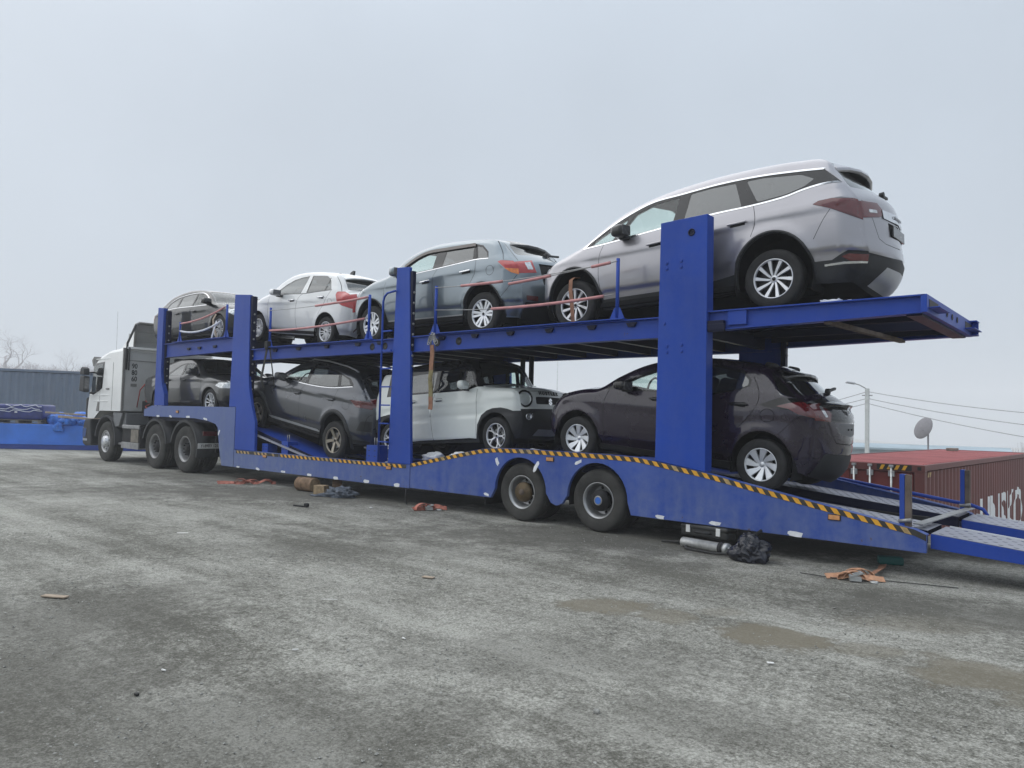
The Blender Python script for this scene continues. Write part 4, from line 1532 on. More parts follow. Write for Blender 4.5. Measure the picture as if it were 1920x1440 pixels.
PICANTO = dict(
    label='small white hatchback on the upper deck between the black estate and the blue grey crossover', paint='paint_white', base=(-13.216, 1.25, 2.811), tilt=-5.19,
    W=1.595, r=.29, wx=[-1.215, 1.215], arch=[(.345, .36), (.345, .37)], belt=[(-.7, 1.0), (1.4, 1.08)], zmid=.72, wheel=W_MESH,
    top=[(-1.66, .2, .2, .1), (-1.74, .36, .24, .14), (-1.72, .58, .22, .15), (-1.62, .71, .18, .12), (-1.40, .845, .12, .08), (-1.12, .96, .1, .06), (-.88, 1.03, .1, .06), (-.62, 1.24, .08, .05), (-.32, 1.39, .07, .04),
         (0, 1.455, .07, .04), (.4, 1.475, .07, .04), (.87, 1.46, .08, .04), (1.27, 1.405, .1, .04), (1.43, 1.27, .12, .07), (1.58, 1.08, .15, .1), (1.74, 1.01, .18, .12), (1.81, .85, .22, .13), (1.82, .6, .24, .15), (1.77, .36, .22, .13), (1.68, .25, .2, .1)],
    bottom=sill(.85, .20, -.85, .20), rock=([(-.8, .34), (.9, .36)], .02), crease=[([(-1.4, .80), (0, .84), (1.6, .93)], .012, .06)], flare=.015,
    side=[('line', 'gap', [(-.82, .98), (-.84, .6), (-.76, .32)], .008), ('line', 'gap', [(.41, 1.02), (.28, .95), (.2, .75), (.23, .24)], .008), ('line', 'gap', [(1.29, 1.10), (1.12, .82), (.98, .62)], .008),
          ('line', 'gap', [(1.27, 1.37), (1.42, 1.24), (1.55, 1.07)], .007), ('line', 'fuel', [(1.30 + .07 * math.cos(a), .86 + .06 * math.sin(a)) for a in np.linspace(0, 2 * math.pi, 15)], .005),
          ('poly', 'window_front', [(-.66, 1.0), (.32, 1.02), (.385, 1.385), (.15, 1.36), (-.11, 1.305), (-.34, 1.21), (-.52, 1.09)], .02),
          ('line', 'frame', [(1.08, 1.06), (1.12, 1.34)], .02),
          ('poly', 'window_rear', [(.50, 1.025), (1.28, 1.10), (1.17, 1.265), (1.09, 1.335), (.98, 1.375), (.49, 1.39)], .02),
          ('line', 'frame', [(-.70, .995), (.33, 1.012), (.50, 1.018), (1.30, 1.095)], .014),
          ('poly', 'tail_light', [(1.46, 1.0), (1.48, 1.06), (1.66, 1.075), (2.1, 1.02), (2.1, .70), (1.92, .72), (1.65, .80), (1.52, .86)], .02),
          ('poly', 'headlight', [(-2.1, .62), (-1.66, .64), (-1.36, .80), (-1.40, .90), (-2.1, .9)], 0),
          ('poly', 'door_front', [(-.82, .98), (-.84, .6), (-.76, .32), (-.75, .24), (.23, .24), (.2, .75), (.28, .95), (.41, 1.02), (.43, 1.43), (.15, 1.405), (-.14, 1.345), (-.38, 1.25), (-.58, 1.11), (-.72, 1.0)], 0),
          ('poly', 'door_rear', [(.41, 1.02), (.28, .95), (.2, .75), (.23, .24), (.86, .24), (.9, .42), (.98, .62), (1.12, .82), (1.29, 1.10), (1.19, 1.30), (1.0, 1.415), (.43, 1.43)], 0)],
    lid=[('poly', 'windscreen', [(6.15, 0), (6.15, .9), (8.0, .88), (8.1, 0)], .05), ('poly', 'rear_window', [(12.7, 0), (12.75, .92), (14.0, .88), (14.2, 0)], .08),
         ('pair', 'tail_light', [(14.95, 1.02), (15.0, .80), (16.6, .84), (16.7, 1.02)], 0), ('poly', 'number_plate', [(16.7, 0), (16.7, .3), (17.1, .3), (17.1, 0)], 0),
         ('poly', 'bumper', [(17.6, 0), (17.6, .7), (19, .7), (19, 0)], .03), ('line', 'reflector', [(17.45, 0), (17.5, .75), (18.2, .9)], .02),
         ('poly', 'grille', [(1.0, 0), (1.0, .7), (1.8, .6), (1.8, 0)], .03)],
    paired=('tail_light', 'headlight'), handles=[(.06, .88, .2, .06), (1.03, .945, .2, .06)], handle_mat='chrome', mirror=(-.40, 1.02, .21, .14, -1), mirror_mat='paint_white', seats=[(.05, .62, -1), (.75, .64, -1)], dash=(-.62, .86, -1), raise_={},
    mats={'window_front': 'glass_dark', 'frame': 'gloss_black'})

WAGON = dict(
    label='black estate car facing the white hatchback at the front of the upper deck', paint='paint_charcoal', base=(-17.255, 1.25, 2.955), tilt=0,
    W=1.83, r=.315, wx=[-1.235, 1.385], arch=[(.345, .345), (.345, .345)], belt=[(-1.2, .92), (1.0, .88)], zmid=.62, wheel=W_THIN,
    top=[(-2.0, .25, .2, .1), (-2.1, .4, .25, .12), (-2.1, .65, .22, .12), (-2.05, .8, .2, .12), (-1.92, .88, .15, .1), (-1.76, .95, .12, .08), (-1.46, 1.14, .1, .06), (-1.19, 1.25, .08, .05), (-.8, 1.32, .08, .04), (-.39, 1.345, .07, .04), (.1, 1.32, .07, .04),
         (.48, 1.25, .08, .04), (.75, 1.11, .08, .06), (1.05, .92, .09, .07), (1.35, .865, .1, .07), (1.65, .79, .12, .09), (1.86, .70, .18, .14), (1.95, .56, .22, .16), (1.97, .38, .25, .16), (1.90, .2, .2, .12)],
    bottom=sill(1.0, .20, -.9, .20), rock=([(-1, .32), (1, .32)], .02), crease=[([(-1.9, .81), (0, .80), (1.6, .72)], .014, .05)], flare=.012,
    side=[('line', 'trim', [(-1.30, .915), (-.60, .925), (.1, .905), (.97, .885)], .016), ('line', 'trim', [(-1.30, .93), (-1.14, 1.09), (-.83, 1.195), (-.57, 1.225), (-.1, 1.245), (.22, 1.235), (.47, 1.205), (.72, 1.09), (.97, .89)], .014),
          ('line', 'gap', [(.95, .87), (1.0, .70), (.92, .30)], .008), ('line', 'gap', [(.1, .9), (.08, .26)], .008), ('line', 'gap', [(-.68, .92), (-.74, .70), (-.88, .52)], .008),
          ('poly', 'window_quarter', [(-1.22, .945), (-1.10, 1.085), (-.82, 1.175), (-.67, 1.195), (-.72, .94)], .02), ('poly', 'window_rear', [(-.64, .94), (-.58, 1.20), (-.2, 1.225), (.10, 1.22), (.07, .92)], .02),
          ('poly', 'window_front', [(.13, .915), (.18, 1.215), (.45, 1.185), (.68, 1.08), (.90, .90)], .02),
          ('poly', 'frame', [(-1.30, .92), (-.60, .93), (.1, .91), (.97, .89), (.72, 1.09), (.47, 1.205), (.22, 1.235), (-.1, 1.245), (-.57, 1.225), (-.83, 1.195), (-1.14, 1.09)], 0),
          ('line', 'sill_strip', [(-.85, .25), (.9, .24)], .018),
          ('poly', 'headlight', [(1.70, .68), (1.74, .73), (2.3, .72), (2.3, .58), (1.9, .585)], 0), ('poly', 'tail_light', [(-2.4, .68), (-2.4, .84), (-1.85, .83), (-1.9, .70)], 0),
          ('poly', 'door_front', [(.95, .88), (1.0, .70), (.92, .30), (.92, .26), (.08, .26), (.1, .91)], 0), ('poly', 'door_rear', [(.1, .91), (.08, .26), (-.84, .26), (-.88, .52), (-.74, .70), (-.68, .93)], 0)],
    lid=[('poly', 'windscreen', [(11.05, 0), (11.1, .9), (12.9, .92), (12.95, 0)], .05), ('poly', 'rear_window', [(5.1, 0), (5.1, .88), (6.6, .88), (6.7, 0)], .05),
         ('pair', 'headlight', [(15.7, 1.02), (15.9, .55), (16.7, .6), (17.0, 1.02)], 0), ('poly', 'grille', [(16.0, 0), (16.0, .5), (17.0, .55), (17.0, 0)], .02), ('poly', 'bumper', [(17.4, 0), (17.4, .85), (18.6, .85), (18.6, 0)], .03)],
    paired=('headlight',), handles=[(.28, .775, .2, -.02), (-.55, .78, .2, -.02)], mirror=(.98, .96, .20, .15, 1), seats=[(-.05, .52, 1), (-.85, .55, 1)], dash=(.75, .74, 1), wheel_y=-.36)

SEDAN = dict(
    label='dark grey saloon on the gooseneck deck directly behind the truck cab', paint='paint_slate', base=(-17.516, 1.25, 1.29), tilt=0,
    W=1.80, r=.315, wx=[-1.235, 1.365], arch=[(.35, .35), (.35, .35)], belt=[(-1.2, .96), (1.0, .93)], zmid=.64, wheel=W_SPORT,
    top=[(-2.1, .25, .2, .1), (-2.2, .45, .22, .12), (-2.2, .7, .2, .12), (-2.1, .90, .15, .1), (-1.7, 1.0, .1, .06), (-1.25, 1.15, .09, .05), (-.97, 1.255, .08, .05), (-.67, 1.325, .08, .04), (-.34, 1.36, .07, .04), (.05, 1.36, .07, .04),
         (.42, 1.315, .08, .04), (.65, 1.20, .08, .05), (1.05, .955, .09, .07), (1.4, .925, .1, .07), (1.75, .855, .12, .09), (2.0, .77, .18, .14), (2.08, .64, .22, .16), (2.10, .45, .25, .16), (2.02, .22, .2, .12)],
    bottom=sill(1.0, .22, -.9, .22), rock=([(-1, .34), (1, .34)], .02), crease=[([(-1.9, .87), (0, .87), (1.8, .79)], .014, .05)], flare=.012,
    side=[('line', 'gap', [(.93, .92), (.98, .70), (.90, .32)], .008), ('line', 'gap', [(-.02, .94), (-.05, .26)], .008), ('line', 'gap', [(-.78, .95), (-.80, .7), (-.90, .52)], .008),
          ('poly', 'window_rear', [(-.68, .965), (-.5, 1.09), (-.25, 1.19), (-.07, 1.22), (-.05, .955)], .02), ('poly', 'window_front', [(.03, .955), (.02, 1.23), (.36, 1.215), (.58, 1.12), (.84, .94)], .02),
          ('poly', 'frame', [(-1.0, .95), (-.02, .95), (.90, .93), (.62, 1.12), (.38, 1.235), (.02, 1.25), (-.28, 1.21), (-.55, 1.10), (-.80, 1.0)], 0),
          ('poly', 'cladding', [(-1, .1), (-.95, .30), (1.0, .28), (1.05, .1)], 0),
          ('poly', 'headlight', [(1.62, .69), (1.74, .76), (2.4, .76), (2.4, .62), (1.83, .635)], .02), ('poly', 'bumper', [(1.90, .22), (1.86, .36), (1.98, .46), (2.4, .46), (2.4, .22)], .02),
          ('poly', 'door_front', [(.93, .92), (.98, .70), (.90, .32), (.90, .26), (-.05, .26), (-.02, .95)], 0), ('poly', 'door_rear', [(-.02, .95), (-.05, .26), (-.86, .26), (-.90, .52), (-.8, .7), (-.78, .96)], 0)],
    lid=[('poly', 'windscreen', [(10.1, 0), (10.15, .9), (11.9, .92), (11.95, 0)], .05), ('poly', 'rear_window', [(4.1, 0), (4.1, .88), (5.7, .88), (5.8, 0)], .05),
         ('pair', 'headlight', [(14.7, 1.02), (14.9, .55), (15.7, .6), (15.9, 1.02)], 0), ('poly', 'grille', [(15.0, 0), (15.0, .5), (16.6, .6), (16.6, 0)], .02)],
    paired=('headlight',), handles=[(.18, .84, .2, -.02), (-.62, .85, .2, -.02)], mirror=(.72, 1.02, .21, .15, 1), seats=[(-.1, .56, 1), (-.9, .6, 1)], dash=(.72, .78, 1), wheel_y=-.36)

BYD = dict(
    label='dark grey sport utility car standing nose up on the lower ramp behind the ladder', paint='paint_grey', base=(-12.788, 1.25, .80), tilt=-9.39,
    W=1.89, r=.355, wx=[-1.36, 1.36], arch=[(.415, .46), (.42, .50)], belt=[(-.6, 1.22), (1.6, 1.36)], zmid=.85, lip=.075, wheel=W_FIVE,
    top=[(-1.96, .3, .22, .14), (-2.07, .5, .28, .17), (-2.06, .75, .28, .18), (-1.97, .9, .22, .16), (-1.78, 1.0, .16, .12), (-1.40, 1.11, .12, .08), (-.95, 1.17, .1, .07), (-.70, 1.285, .09, .06), (-.45, 1.44, .08, .05), (-.22, 1.565, .08, .045), (.1, 1.665, .08, .045),
         (.67, 1.695, .08, .045), (1.33, 1.665, .09, .05), (1.68, 1.61, .1, .05), (1.86, 1.47, .12, .1), (2.02, 1.31, .16, .15), (2.12, 1.21, .2, .18), (2.18, 1.05, .24, .18), (2.2, .8, .26, .18), (2.2, .6, .26, .18), (2.12, .42, .22, .14)],
    bottom=sill(.95, .28, -.95, .28), rock=([(-1, .56), (.95, .60)], .03), crease=[([(-1.8, .98), (-1.15, 1.04), (-.08, 1.09), (.9, 1.14), (2.1, 1.19)], .020, .06)], flare=.02,
    side=[('line', 'trim', [(-.36, 1.248), (.26, 1.238), (1.05, 1.288), (1.66, 1.40)], .014), ('line', 'sill_strip', [(-.84, .405), (.19, .425)], .05), ('line', 'sill_strip', [(.2, .425), (.78, .435)], .045),
          ('line', 'gap', [(-1.0, 1.12), (-1.09, .9), (-1.03, .6), (-.93, .42)], .008), ('line', 'gap', [(.285, 1.24), (.18, 1.08), (.17, .88), (.19, .46)], .009), ('line', 'gap', [(1.30, 1.37), (1.28, 1.22), (1.21, .96)], .009),
          ('line', 'fuel', [(1.60 + .10 * math.cos(a), 1.05 + .075 * math.sin(a)) for a in np.linspace(0, 2 * math.pi, 17)], .006), ('line', 'gap', [(2.30, 1.06), (2.16, .95), (2.12, .7)], .006),
          ('poly', 'window_front', [(-.47, 1.265), (.24, 1.258), (.24, 1.54), (-.15, 1.44), (-.4, 1.325)], .02), ('poly', 'window_rear', [(.33, 1.258), (1.05, 1.308), (1.25, 1.348), (1.15, 1.575), (.71, 1.6), (.33, 1.565)], .02),
          ('poly', 'window_quarter', [(1.33, 1.37), (1.60, 1.418), (1.5, 1.505), (1.23, 1.565)], .02),
          ('poly', 'frame', [(-.62, 1.25), (-.35, 1.245), (.26, 1.235), (1.05, 1.285), (1.69, 1.40), (1.67, 1.45), (1.53, 1.535), (1.10, 1.605), (.71, 1.625), (.28, 1.58), (-.15, 1.468), (-.45, 1.32)], 0),
          ('poly', 'cladding', [(-1.1, .1), (-.98, .42), (.98, .44), (1.1, .1)], 0), ('poly', 'bumper', [(1.98, .66), (2.06, .84), (2.6, .9), (2.6, .68)], .02), ('poly', 'bumper', [(1.7, .1), (1.82, .47), (2.6, .49), (2.6, .1)], 0),
          ('poly', 'tail_light', [(1.72, 1.168), (1.93, 1.19), (2.7, 1.24), (2.7, 1.08), (2.21, 1.07), (1.90, 1.07)], 0), ('poly', 'headlight', [(-2.4, .86), (-1.85, .88), (-1.70, .985), (-1.75, 1.03), (-2.4, 1.0)], 0),
          ('poly', 'door_front', [(-1.0, 1.12), (-1.09, .9), (-1.03, .6), (-.93, .42), (.19, .42), (.17, .88), (.18, 1.08), (.285, 1.24), (-.62, 1.25)], 0),
          ('poly', 'door_rear', [(.285, 1.24), (.18, 1.08), (.17, .88), (.19, .42), (.9, .42), (.97, .63), (1.21, .96), (1.28, 1.22), (1.30, 1.38)], 0)],
    lid=[('poly', 'windscreen', [(6.15, 0), (6.15, .9), (8.7, .88), (8.8, 0)], .05), ('poly', 'rear_window', [(13.2, 0), (13.2, .90), (15.3, .86), (15.4, 0)], .06), ('poly', 'tail_light', [(15.75, 0), (15.75, 1.02), (16.7, 1.02), (16.5, 0)], 0),
         ('poly', 'bumper', [(19, 0), (19, .9), (20.3, .9), (20.3, 0)], .02), ('line', 'reflector', [(18.7, .3), (18.7, .9)], .02), ('poly', 'grille', [(1.0, 0), (1.0, .75), (2.8, .7), (2.8, 0)], .03)],
    paired=('headlight',), mats={'tail_light': 'lamp_dark_red', 'sill_strip': 'silver_plastic'}, handles=[(.06, 1.03, .22, .06), (1.15, 1.085, .22, .06)], handle_mat='paint_grey', mirror=(-.44, 1.28, .24, .15, -1), mirror_mat='paint_charcoal', seats=[(0, .82, -1), (.9, .86, -1)], dash=(-.75, 1.05, -1))

HUSTLER = dict(
    label='boxy white mini car with black roof and round headlamps on the lower deck', paint='paint_mintwhite', base=(-8.769, 1.25, .786), tilt=3.28,
    W=1.475, r=.29, wx=[-1.22, 1.22], arch=[(.34, .36), (.34, .36)], belt=[(-1, 1.03), (1, 1.03)], tum=.20, zmid=.75, plan=.03, barrel=.12, wheel=W_WYE,
    top=[(-1.60, .22, .14, .05), (-1.69, .45, .15, .06), (-1.69, .8, .14, .06), (-1.66, 1.05, .12, .06), (-1.59, 1.35, .1, .05), (-1.46, 1.475, .09, .04), (-.83, 1.52, .08, .04), (-.22, 1.545, .08, .04), (.3, 1.545, .08, .045), (.66, 1.505, .08, .05), (.76, 1.41, .08, .06),
         (.94, 1.075, .08, .07), (1.02, 1.045, .08, .06), (1.35, 1.01, .08, .05), (1.575, .975, .08, .05), (1.655, .89, .10, .07), (1.67, .7, .12, .08), (1.68, .48, .14, .08), (1.60, .24, .13, .10)],
    bottom=sill(.86, .20, -.86, .20), rock=([(-.9, .27), (.9, .30)], .02), flare=.012, crease=[([(-1.6, .80), (1.5, .86)], .008, .05), ([(-.9, .58), (.84, .62)], -.010, .05)],
    side=[('line', 'gap', [(.87, 1.03), (.86, .85), (.83, .3)], .008), ('line', 'gap', [(-.08, 1.0), (-.18, .75), (-.15, .24)], .008), ('line', 'gap', [(-.84, 1.02), (-.90, .6), (-.86, .3)], .008),
          ('poly', 'window_quarter', [(-1.22, 1.07), (-.86, 1.055), (-.84, 1.34), (-1.14, 1.33)], .03), ('poly', 'window_rear', [(-.77, 1.05), (-.12, 1.05), (-.10, 1.375), (-.75, 1.355)], .03),
          ('poly', 'window_front', [(-.02, 1.05), (.50, 1.05), (.54, 1.40), (-.01, 1.385)], .03), ('poly', 'window_vent', [(.56, 1.055), (.80, 1.085), (.66, 1.36), (.59, 1.39)], .02),
          ('poly', 'roof', [(-1.32, 1.02), (-.62, 1.02), (.62, 1.015), (.86, 1.065), (1.06, 1.06), (.9, 1.7), (-1.8, 1.7), (-1.8, 1.46), (-1.30, 1.42)], 0),
          ('poly', 'cladding', [(.83, .1), (.83, .26), (.88, .47), (.96, .61), (1.08, .68), (1.2, .71), (1.36, .715), (1.48, .69), (1.58, .655), (1.9, .655), (1.9, .1)], 0),
          ('poly', 'cladding', [(-1.9, .1), (-1.9, .60), (-1.6, .62), (-1.48, .68), (-1.22, .71), (-1.02, .66), (-.90, .5), (-.86, .3), (-.86, .1)], 0),
          ('poly', 'cladding', [(-.9, .1), (-.9, .225), (.9, .245), (.9, .1)], 0),
          ('poly', 'door_front', [(.87, 1.03), (.86, .85), (.83, .3), (.83, .24), (-.15, .22), (-.18, .75), (-.08, 1.02)], 0), ('poly', 'door_rear', [(-.08, 1.02), (-.18, .75), (-.15, .22), (-.86, .22), (-.90, .6), (-.84, 1.02)], 0), ('poly', 'panel', [(-2, 0), (-.85, 0), (-.85, 1.2), (-1.2, 1.7), (-2, 1.7)], 0)],
    lid=[('poly', 'windscreen', [(9.35, 0), (9.35, .90), (10.85, .93), (10.9, 0)], .06), ('poly', 'rear_window', [(3.1, 0), (3.1, .86), (4.6, .86), (4.6, 0)], .05),
         ('poly', 'grille', [(15.2, 0), (15.2, .50), (15.72, .50), (15.72, 0)], .03), ('poly', 'skid_plate', [(17.35, 0), (17.35, .48), (17.75, .62), (17.75, 0)], .01), ('poly', 'bumper', [(16.08, 0), (16.08, 1.02), (18.2, 1.02), (18.2, 0)], 0),
         ('poly', 'roof', [(4.85, 0), (4.85, 1.02), (11.0, 1.02), (11.0, 0)], 0), ('poly', 'panel', [(0, 0), (0, 1.02), (4.85, 1.02), (4.85, 0)], 0), ('line', 'gap', [(14.55, 0), (14.5, .75), (13.6, .9), (11.3, .93)], .007), ('poly', 'hood', [(11.02, 0), (11.3, .93), (13.6, .9), (14.5, .75), (14.55, 0)], 0)],
    paired=(), mats={'skid_plate': 'silver_plastic', 'window_rear': 'glass_dark', 'window_quarter': 'glass_dark'}, raise_={}, handles=[(.02, .90, .19, 0), (-.62, .90, .19, 0)], handle_mat='paint_mintwhite',
    mirror=(.70, 1.10, .15, .15, 1), mirror_mat='paint_mintwhite', seats=[(-.05, .64, 1), (-.85, .66, 1)], dash=(.66, .86, 1), wheel_y=-.32)

YARIS = dict(
    label='dark aubergine hatchback on the lower deck with its tail towards the loading ramps', paint='paint_aubergine', base=(-4.699, 1.25, .766), tilt=-4.64,
    W=1.695, r=.30, wx=[-1.295, 1.295], arch=[(.365, .385), (.36, .39)], belt=[(-1, 1.0), (1.2, 1.12)], zmid=.74, wheel=W_CAP,
    top=[(-1.78, .20, .2, .10), (-1.90, .36, .27, .14), (-1.90, .58, .27, .16), (-1.81, .73, .22, .14), (-1.61, .88, .13, .09), (-1.30, .97, .1, .07), (-1.01, 1.01, .08, .07), (-.75, 1.185, .08, .06), (-.38, 1.365, .07, .045), (.05, 1.465, .07, .045), (.5, 1.49, .07, .04), (.95, 1.46, .08, .04),
         (1.24, 1.405, .09, .05), (1.43, 1.25, .13, .10), (1.585, 1.115, .16, .12), (1.70, 1.045, .17, .12), (1.80, .92, .22, .16), (1.80, .78, .26, .20), (1.79, .58, .28, .22), (1.75, .36, .25, .22), (1.68, .25, .2, .18)],
    bottom=sill(.90, .20, -.90, .20), rock=([(-1, .36), (.95, .40)], .03), crease=[([(-1.6, .82), (0, .82), (1.0, .84), (1.6, .92)], .010, .09)], flare=.018,
    side=[('line', 'gap', [(-.82, 1.01), (-.87, .89), (-.89, .77), (-.88, .60), (-.86, .34)], .008), ('line', 'gap', [(.26, 1.03), (.22, .31)], .008), ('line', 'gap', [(1.10, 1.30), (1.19, 1.15), (1.21, 1.04), (1.15, .89), (.98, .68)], .009),
          ('line', 'fuel', [(1.33 + .082 * math.cos(a), .87 + .075 * math.sin(a)) for a in np.linspace(0, 2 * math.pi, 19)], .007), ('line', 'gap', [(1.47, .66), (1.60, .82), (1.70, .90)], .005),
          ('poly', 'window_quarter', [(-.86, 1.02), (-.70, 1.03), (-.68, 1.11), (-.76, 1.09)], .01),
          ('poly', 'window_front', [(-.63, 1.035), (.21, 1.045), (.215, 1.39), (.02, 1.36), (-.22, 1.285), (-.47, 1.185), (-.59, 1.115)], .02), ('poly', 'window_rear', [(.30, 1.05), (.62, 1.07), (.95, 1.15), (1.05, 1.20), (1.05, 1.26), (.95, 1.345), (.62, 1.395), (.30, 1.40)], .02),
          ('poly', 'frame', [(-.92, 1.005), (-.64, 1.015), (.28, 1.03), (.64, 1.05), (.97, 1.135), (1.08, 1.19), (1.08, 1.27), (.97, 1.37), (.62, 1.42), (.25, 1.425), (.0, 1.385), (-.25, 1.305), (-.5, 1.20), (-.75, 1.09)], 0),
          ('line', 'sill_strip', [(-.92, .235), (0, .245), (.9, .25)], .035),
          ('poly', 'cladding', [(-1, .1), (-1, .275), (.95, .29), (1.0, .1)], 0),
          ('poly', 'tail_light', [(1.42, .985), (1.55, 1.03), (1.66, 1.055), (2.1, .98), (2.1, .86), (1.83, .885), (1.67, .915), (1.56, .965)], 0), ('poly', 'rear_window', [(1.28, 1.365), (1.385, 1.19), (1.44, 1.115), (1.75, 1.09), (1.6, 1.4), (1.3, 1.45)], 0), ('poly', 'garnish', [(1.22, .985), (1.30, .965), (1.45, .96), (1.56, .955), (1.9, .88), (1.9, 1.1), (1.45, 1.09), (1.33, 1.035)], 0),
          ('poly', 'reflector', [(1.78, .30), (1.84, .46), (1.9, .46), (1.88, .30)], 0), ('poly', 'bumper', [(1.70, .1), (1.70, .25), (1.80, .48), (2.1, .49), (2.1, .1)], 0), ('poly', 'headlight', [(-2.1, .72), (-1.80, .74), (-1.50, .90), (-1.53, .945), (-2.1, .9)], 0),
          ('poly', 'front_bumper', [(-2.1, .1), (-2.1, .27), (-1.72, .26), (-1.72, .1)], 0),
          ('poly', 'door_front', [(-.82, 1.01), (-.87, .89), (-.89, .77), (-.88, .60), (-.86, .30), (.22, .30), (.26, 1.03), (-.92, 1.0)], 0), ('poly', 'door_rear', [(.26, 1.03), (.22, .30), (.84, .30), (.93, .55), (.98, .68), (1.15, .89), (1.21, 1.04), (1.19, 1.15), (1.10, 1.22), (.97, 1.135), (.64, 1.05)], 0)],
    lid=[('poly', 'windscreen', [(6.15, 0), (6.15, .9), (8.3, .88), (8.4, 0)], .05), ('poly', 'rear_window', [(12.12, 0), (12.15, .93), (14.1, .92), (14.35, 0)], .06),
         ('pair', 'reversing_light', [(15.5, .72), (15.5, .80), (16.2, .78), (16.2, .72)], .01), ('pair', 'tail_light', [(15.1, 1.02), (15.3, .70), (16.0, .60), (16.5, .66), (16.4, 1.02)], 0), ('poly', 'garnish', [(14.9, 0), (14.9, 1.02), (16.45, 1.02), (16.5, 0)], 0),
         ('poly', 'tailgate_panel', [(16.55, 0), (16.55, .50), (17.25, .42), (17.4, 0)], .05), ('poly', 'bumper', [(18.3, 0), (18.3, .75), (20.4, .85), (20.4, 0)], .04), ('line', 'gap', [(16.45, .72), (17.3, .62), (17.75, .5), (17.8, 0)], .008),
         ('poly', 'grille', [(.8, 0), (.8, .75), (2.0, .6), (2.0, 0)], .03), ('pair', 'headlight', [(2.9, 1.02), (2.9, .75), (3.6, .8), (3.9, 1.02)], 0)],
    paired=('tail_light', 'headlight', 'reversing_light'), mats={'tail_light': 'lamp_dark_red', 'tailgate_panel': 'plate_grey', 'headlight': 'lamp_smoke', 'window_quarter': 'gloss_black', 'sill_strip': 'plastic_grey'}, handles=[(-.08, .94, .22, .02), (.98, .97, .22, .05)],
    handle_mat='gloss_black', cups=True, mirror=(-.56, 1.075, .22, .14, -1), mirror_mat='gloss_black', seats=[(0, .66, -1), (.78, .68, -1)], dash=(-.72, .88, -1))

CARS = {}
for nm, sp in (('mpv', MPV), ('rvr', RVR), ('picanto', PICANTO), ('wagon', WAGON), ('sedan', SEDAN), ('byd', BYD), ('hustler', HUSTLER), ('yaris', YARIS)):
    CARS[nm] = make_car(sp)


def spoiler(car, name, prof, hw, mat, sweep=.1, drop=.0):
    """roof spoiler: section (x,z) extruded across the car, ends swept forward and thinned"""
    root = CARS[car][0]
    mb = MB()
    n = len(prof)
    ys = [-1, -.93, -.7, -.35, 0, .35, .7, .93, 1]
    xm = max(p[0] for p in prof)
    x0 = min(p[0] for p in prof)
    v, f = [], []
    for t in ys:
        for x, z in prof:
            k = (x - x0) / (xm - x0)
            v.append((x - k * sweep * t * t, t * hw, z - drop * t * t - .03 * t ** 4))
    for i in range(len(ys) - 1):
        for k in range(n):
            k2 = (k + 1) % n
            f.append((i * n + k, i * n + k2, (i + 1) * n + k2, (i + 1) * n + k))
    f.append(tuple(range(n)))
    f.append(tuple((len(ys) - 1) * n + k for k in reversed(range(n))))
    mb.add(v, f, 0, False)
    return mb.build(name, mat, root, bevel=.008)


spoiler('mpv', 'roof_spoiler', [(1.80, 1.72), (2.0, 1.695), (2.21, 1.61), (2.225, 1.575), (2.20, 1.555), (1.98, 1.62), (1.85, 1.65)], .62, 'paint_silver', .16, .03)
spoiler('rvr', 'roof_spoiler', [(1.30, 1.585), (1.50, 1.56), (1.74, 1.48), (1.75, 1.44), (1.72, 1.425), (1.52, 1.47), (1.38, 1.52)], .60, 'paint_charcoal', .16, .03)
spoiler('picanto', 'roof_spoiler', [(1.16, 1.46), (1.34, 1.44), (1.53, 1.395), (1.53, 1.37), (1.36, 1.38), (1.22, 1.42)], .54, 'paint_white', .1, .03)
spoiler('yaris', 'roof_spoiler', [(1.05, 1.465), (1.28, 1.44), (1.50, 1.40), (1.505, 1.365), (1.34, 1.36), (1.2, 1.38)], .55, 'gloss_black', .1, .03)
spoiler('byd', 'roof_spoiler', [(1.55, 1.68), (1.75, 1.67), (1.98, 1.62), (1.98, 1.585), (1.78, 1.59), (1.6, 1.63)], .62, 'gloss_black', .12, .03)
spoiler('yaris', 'tail_lip', [(1.68, 1.095), (1.84, 1.10), (1.97, 1.07), (1.96, 1.045), (1.78, 1.03)], .60, 'gloss_black', .2, .035)


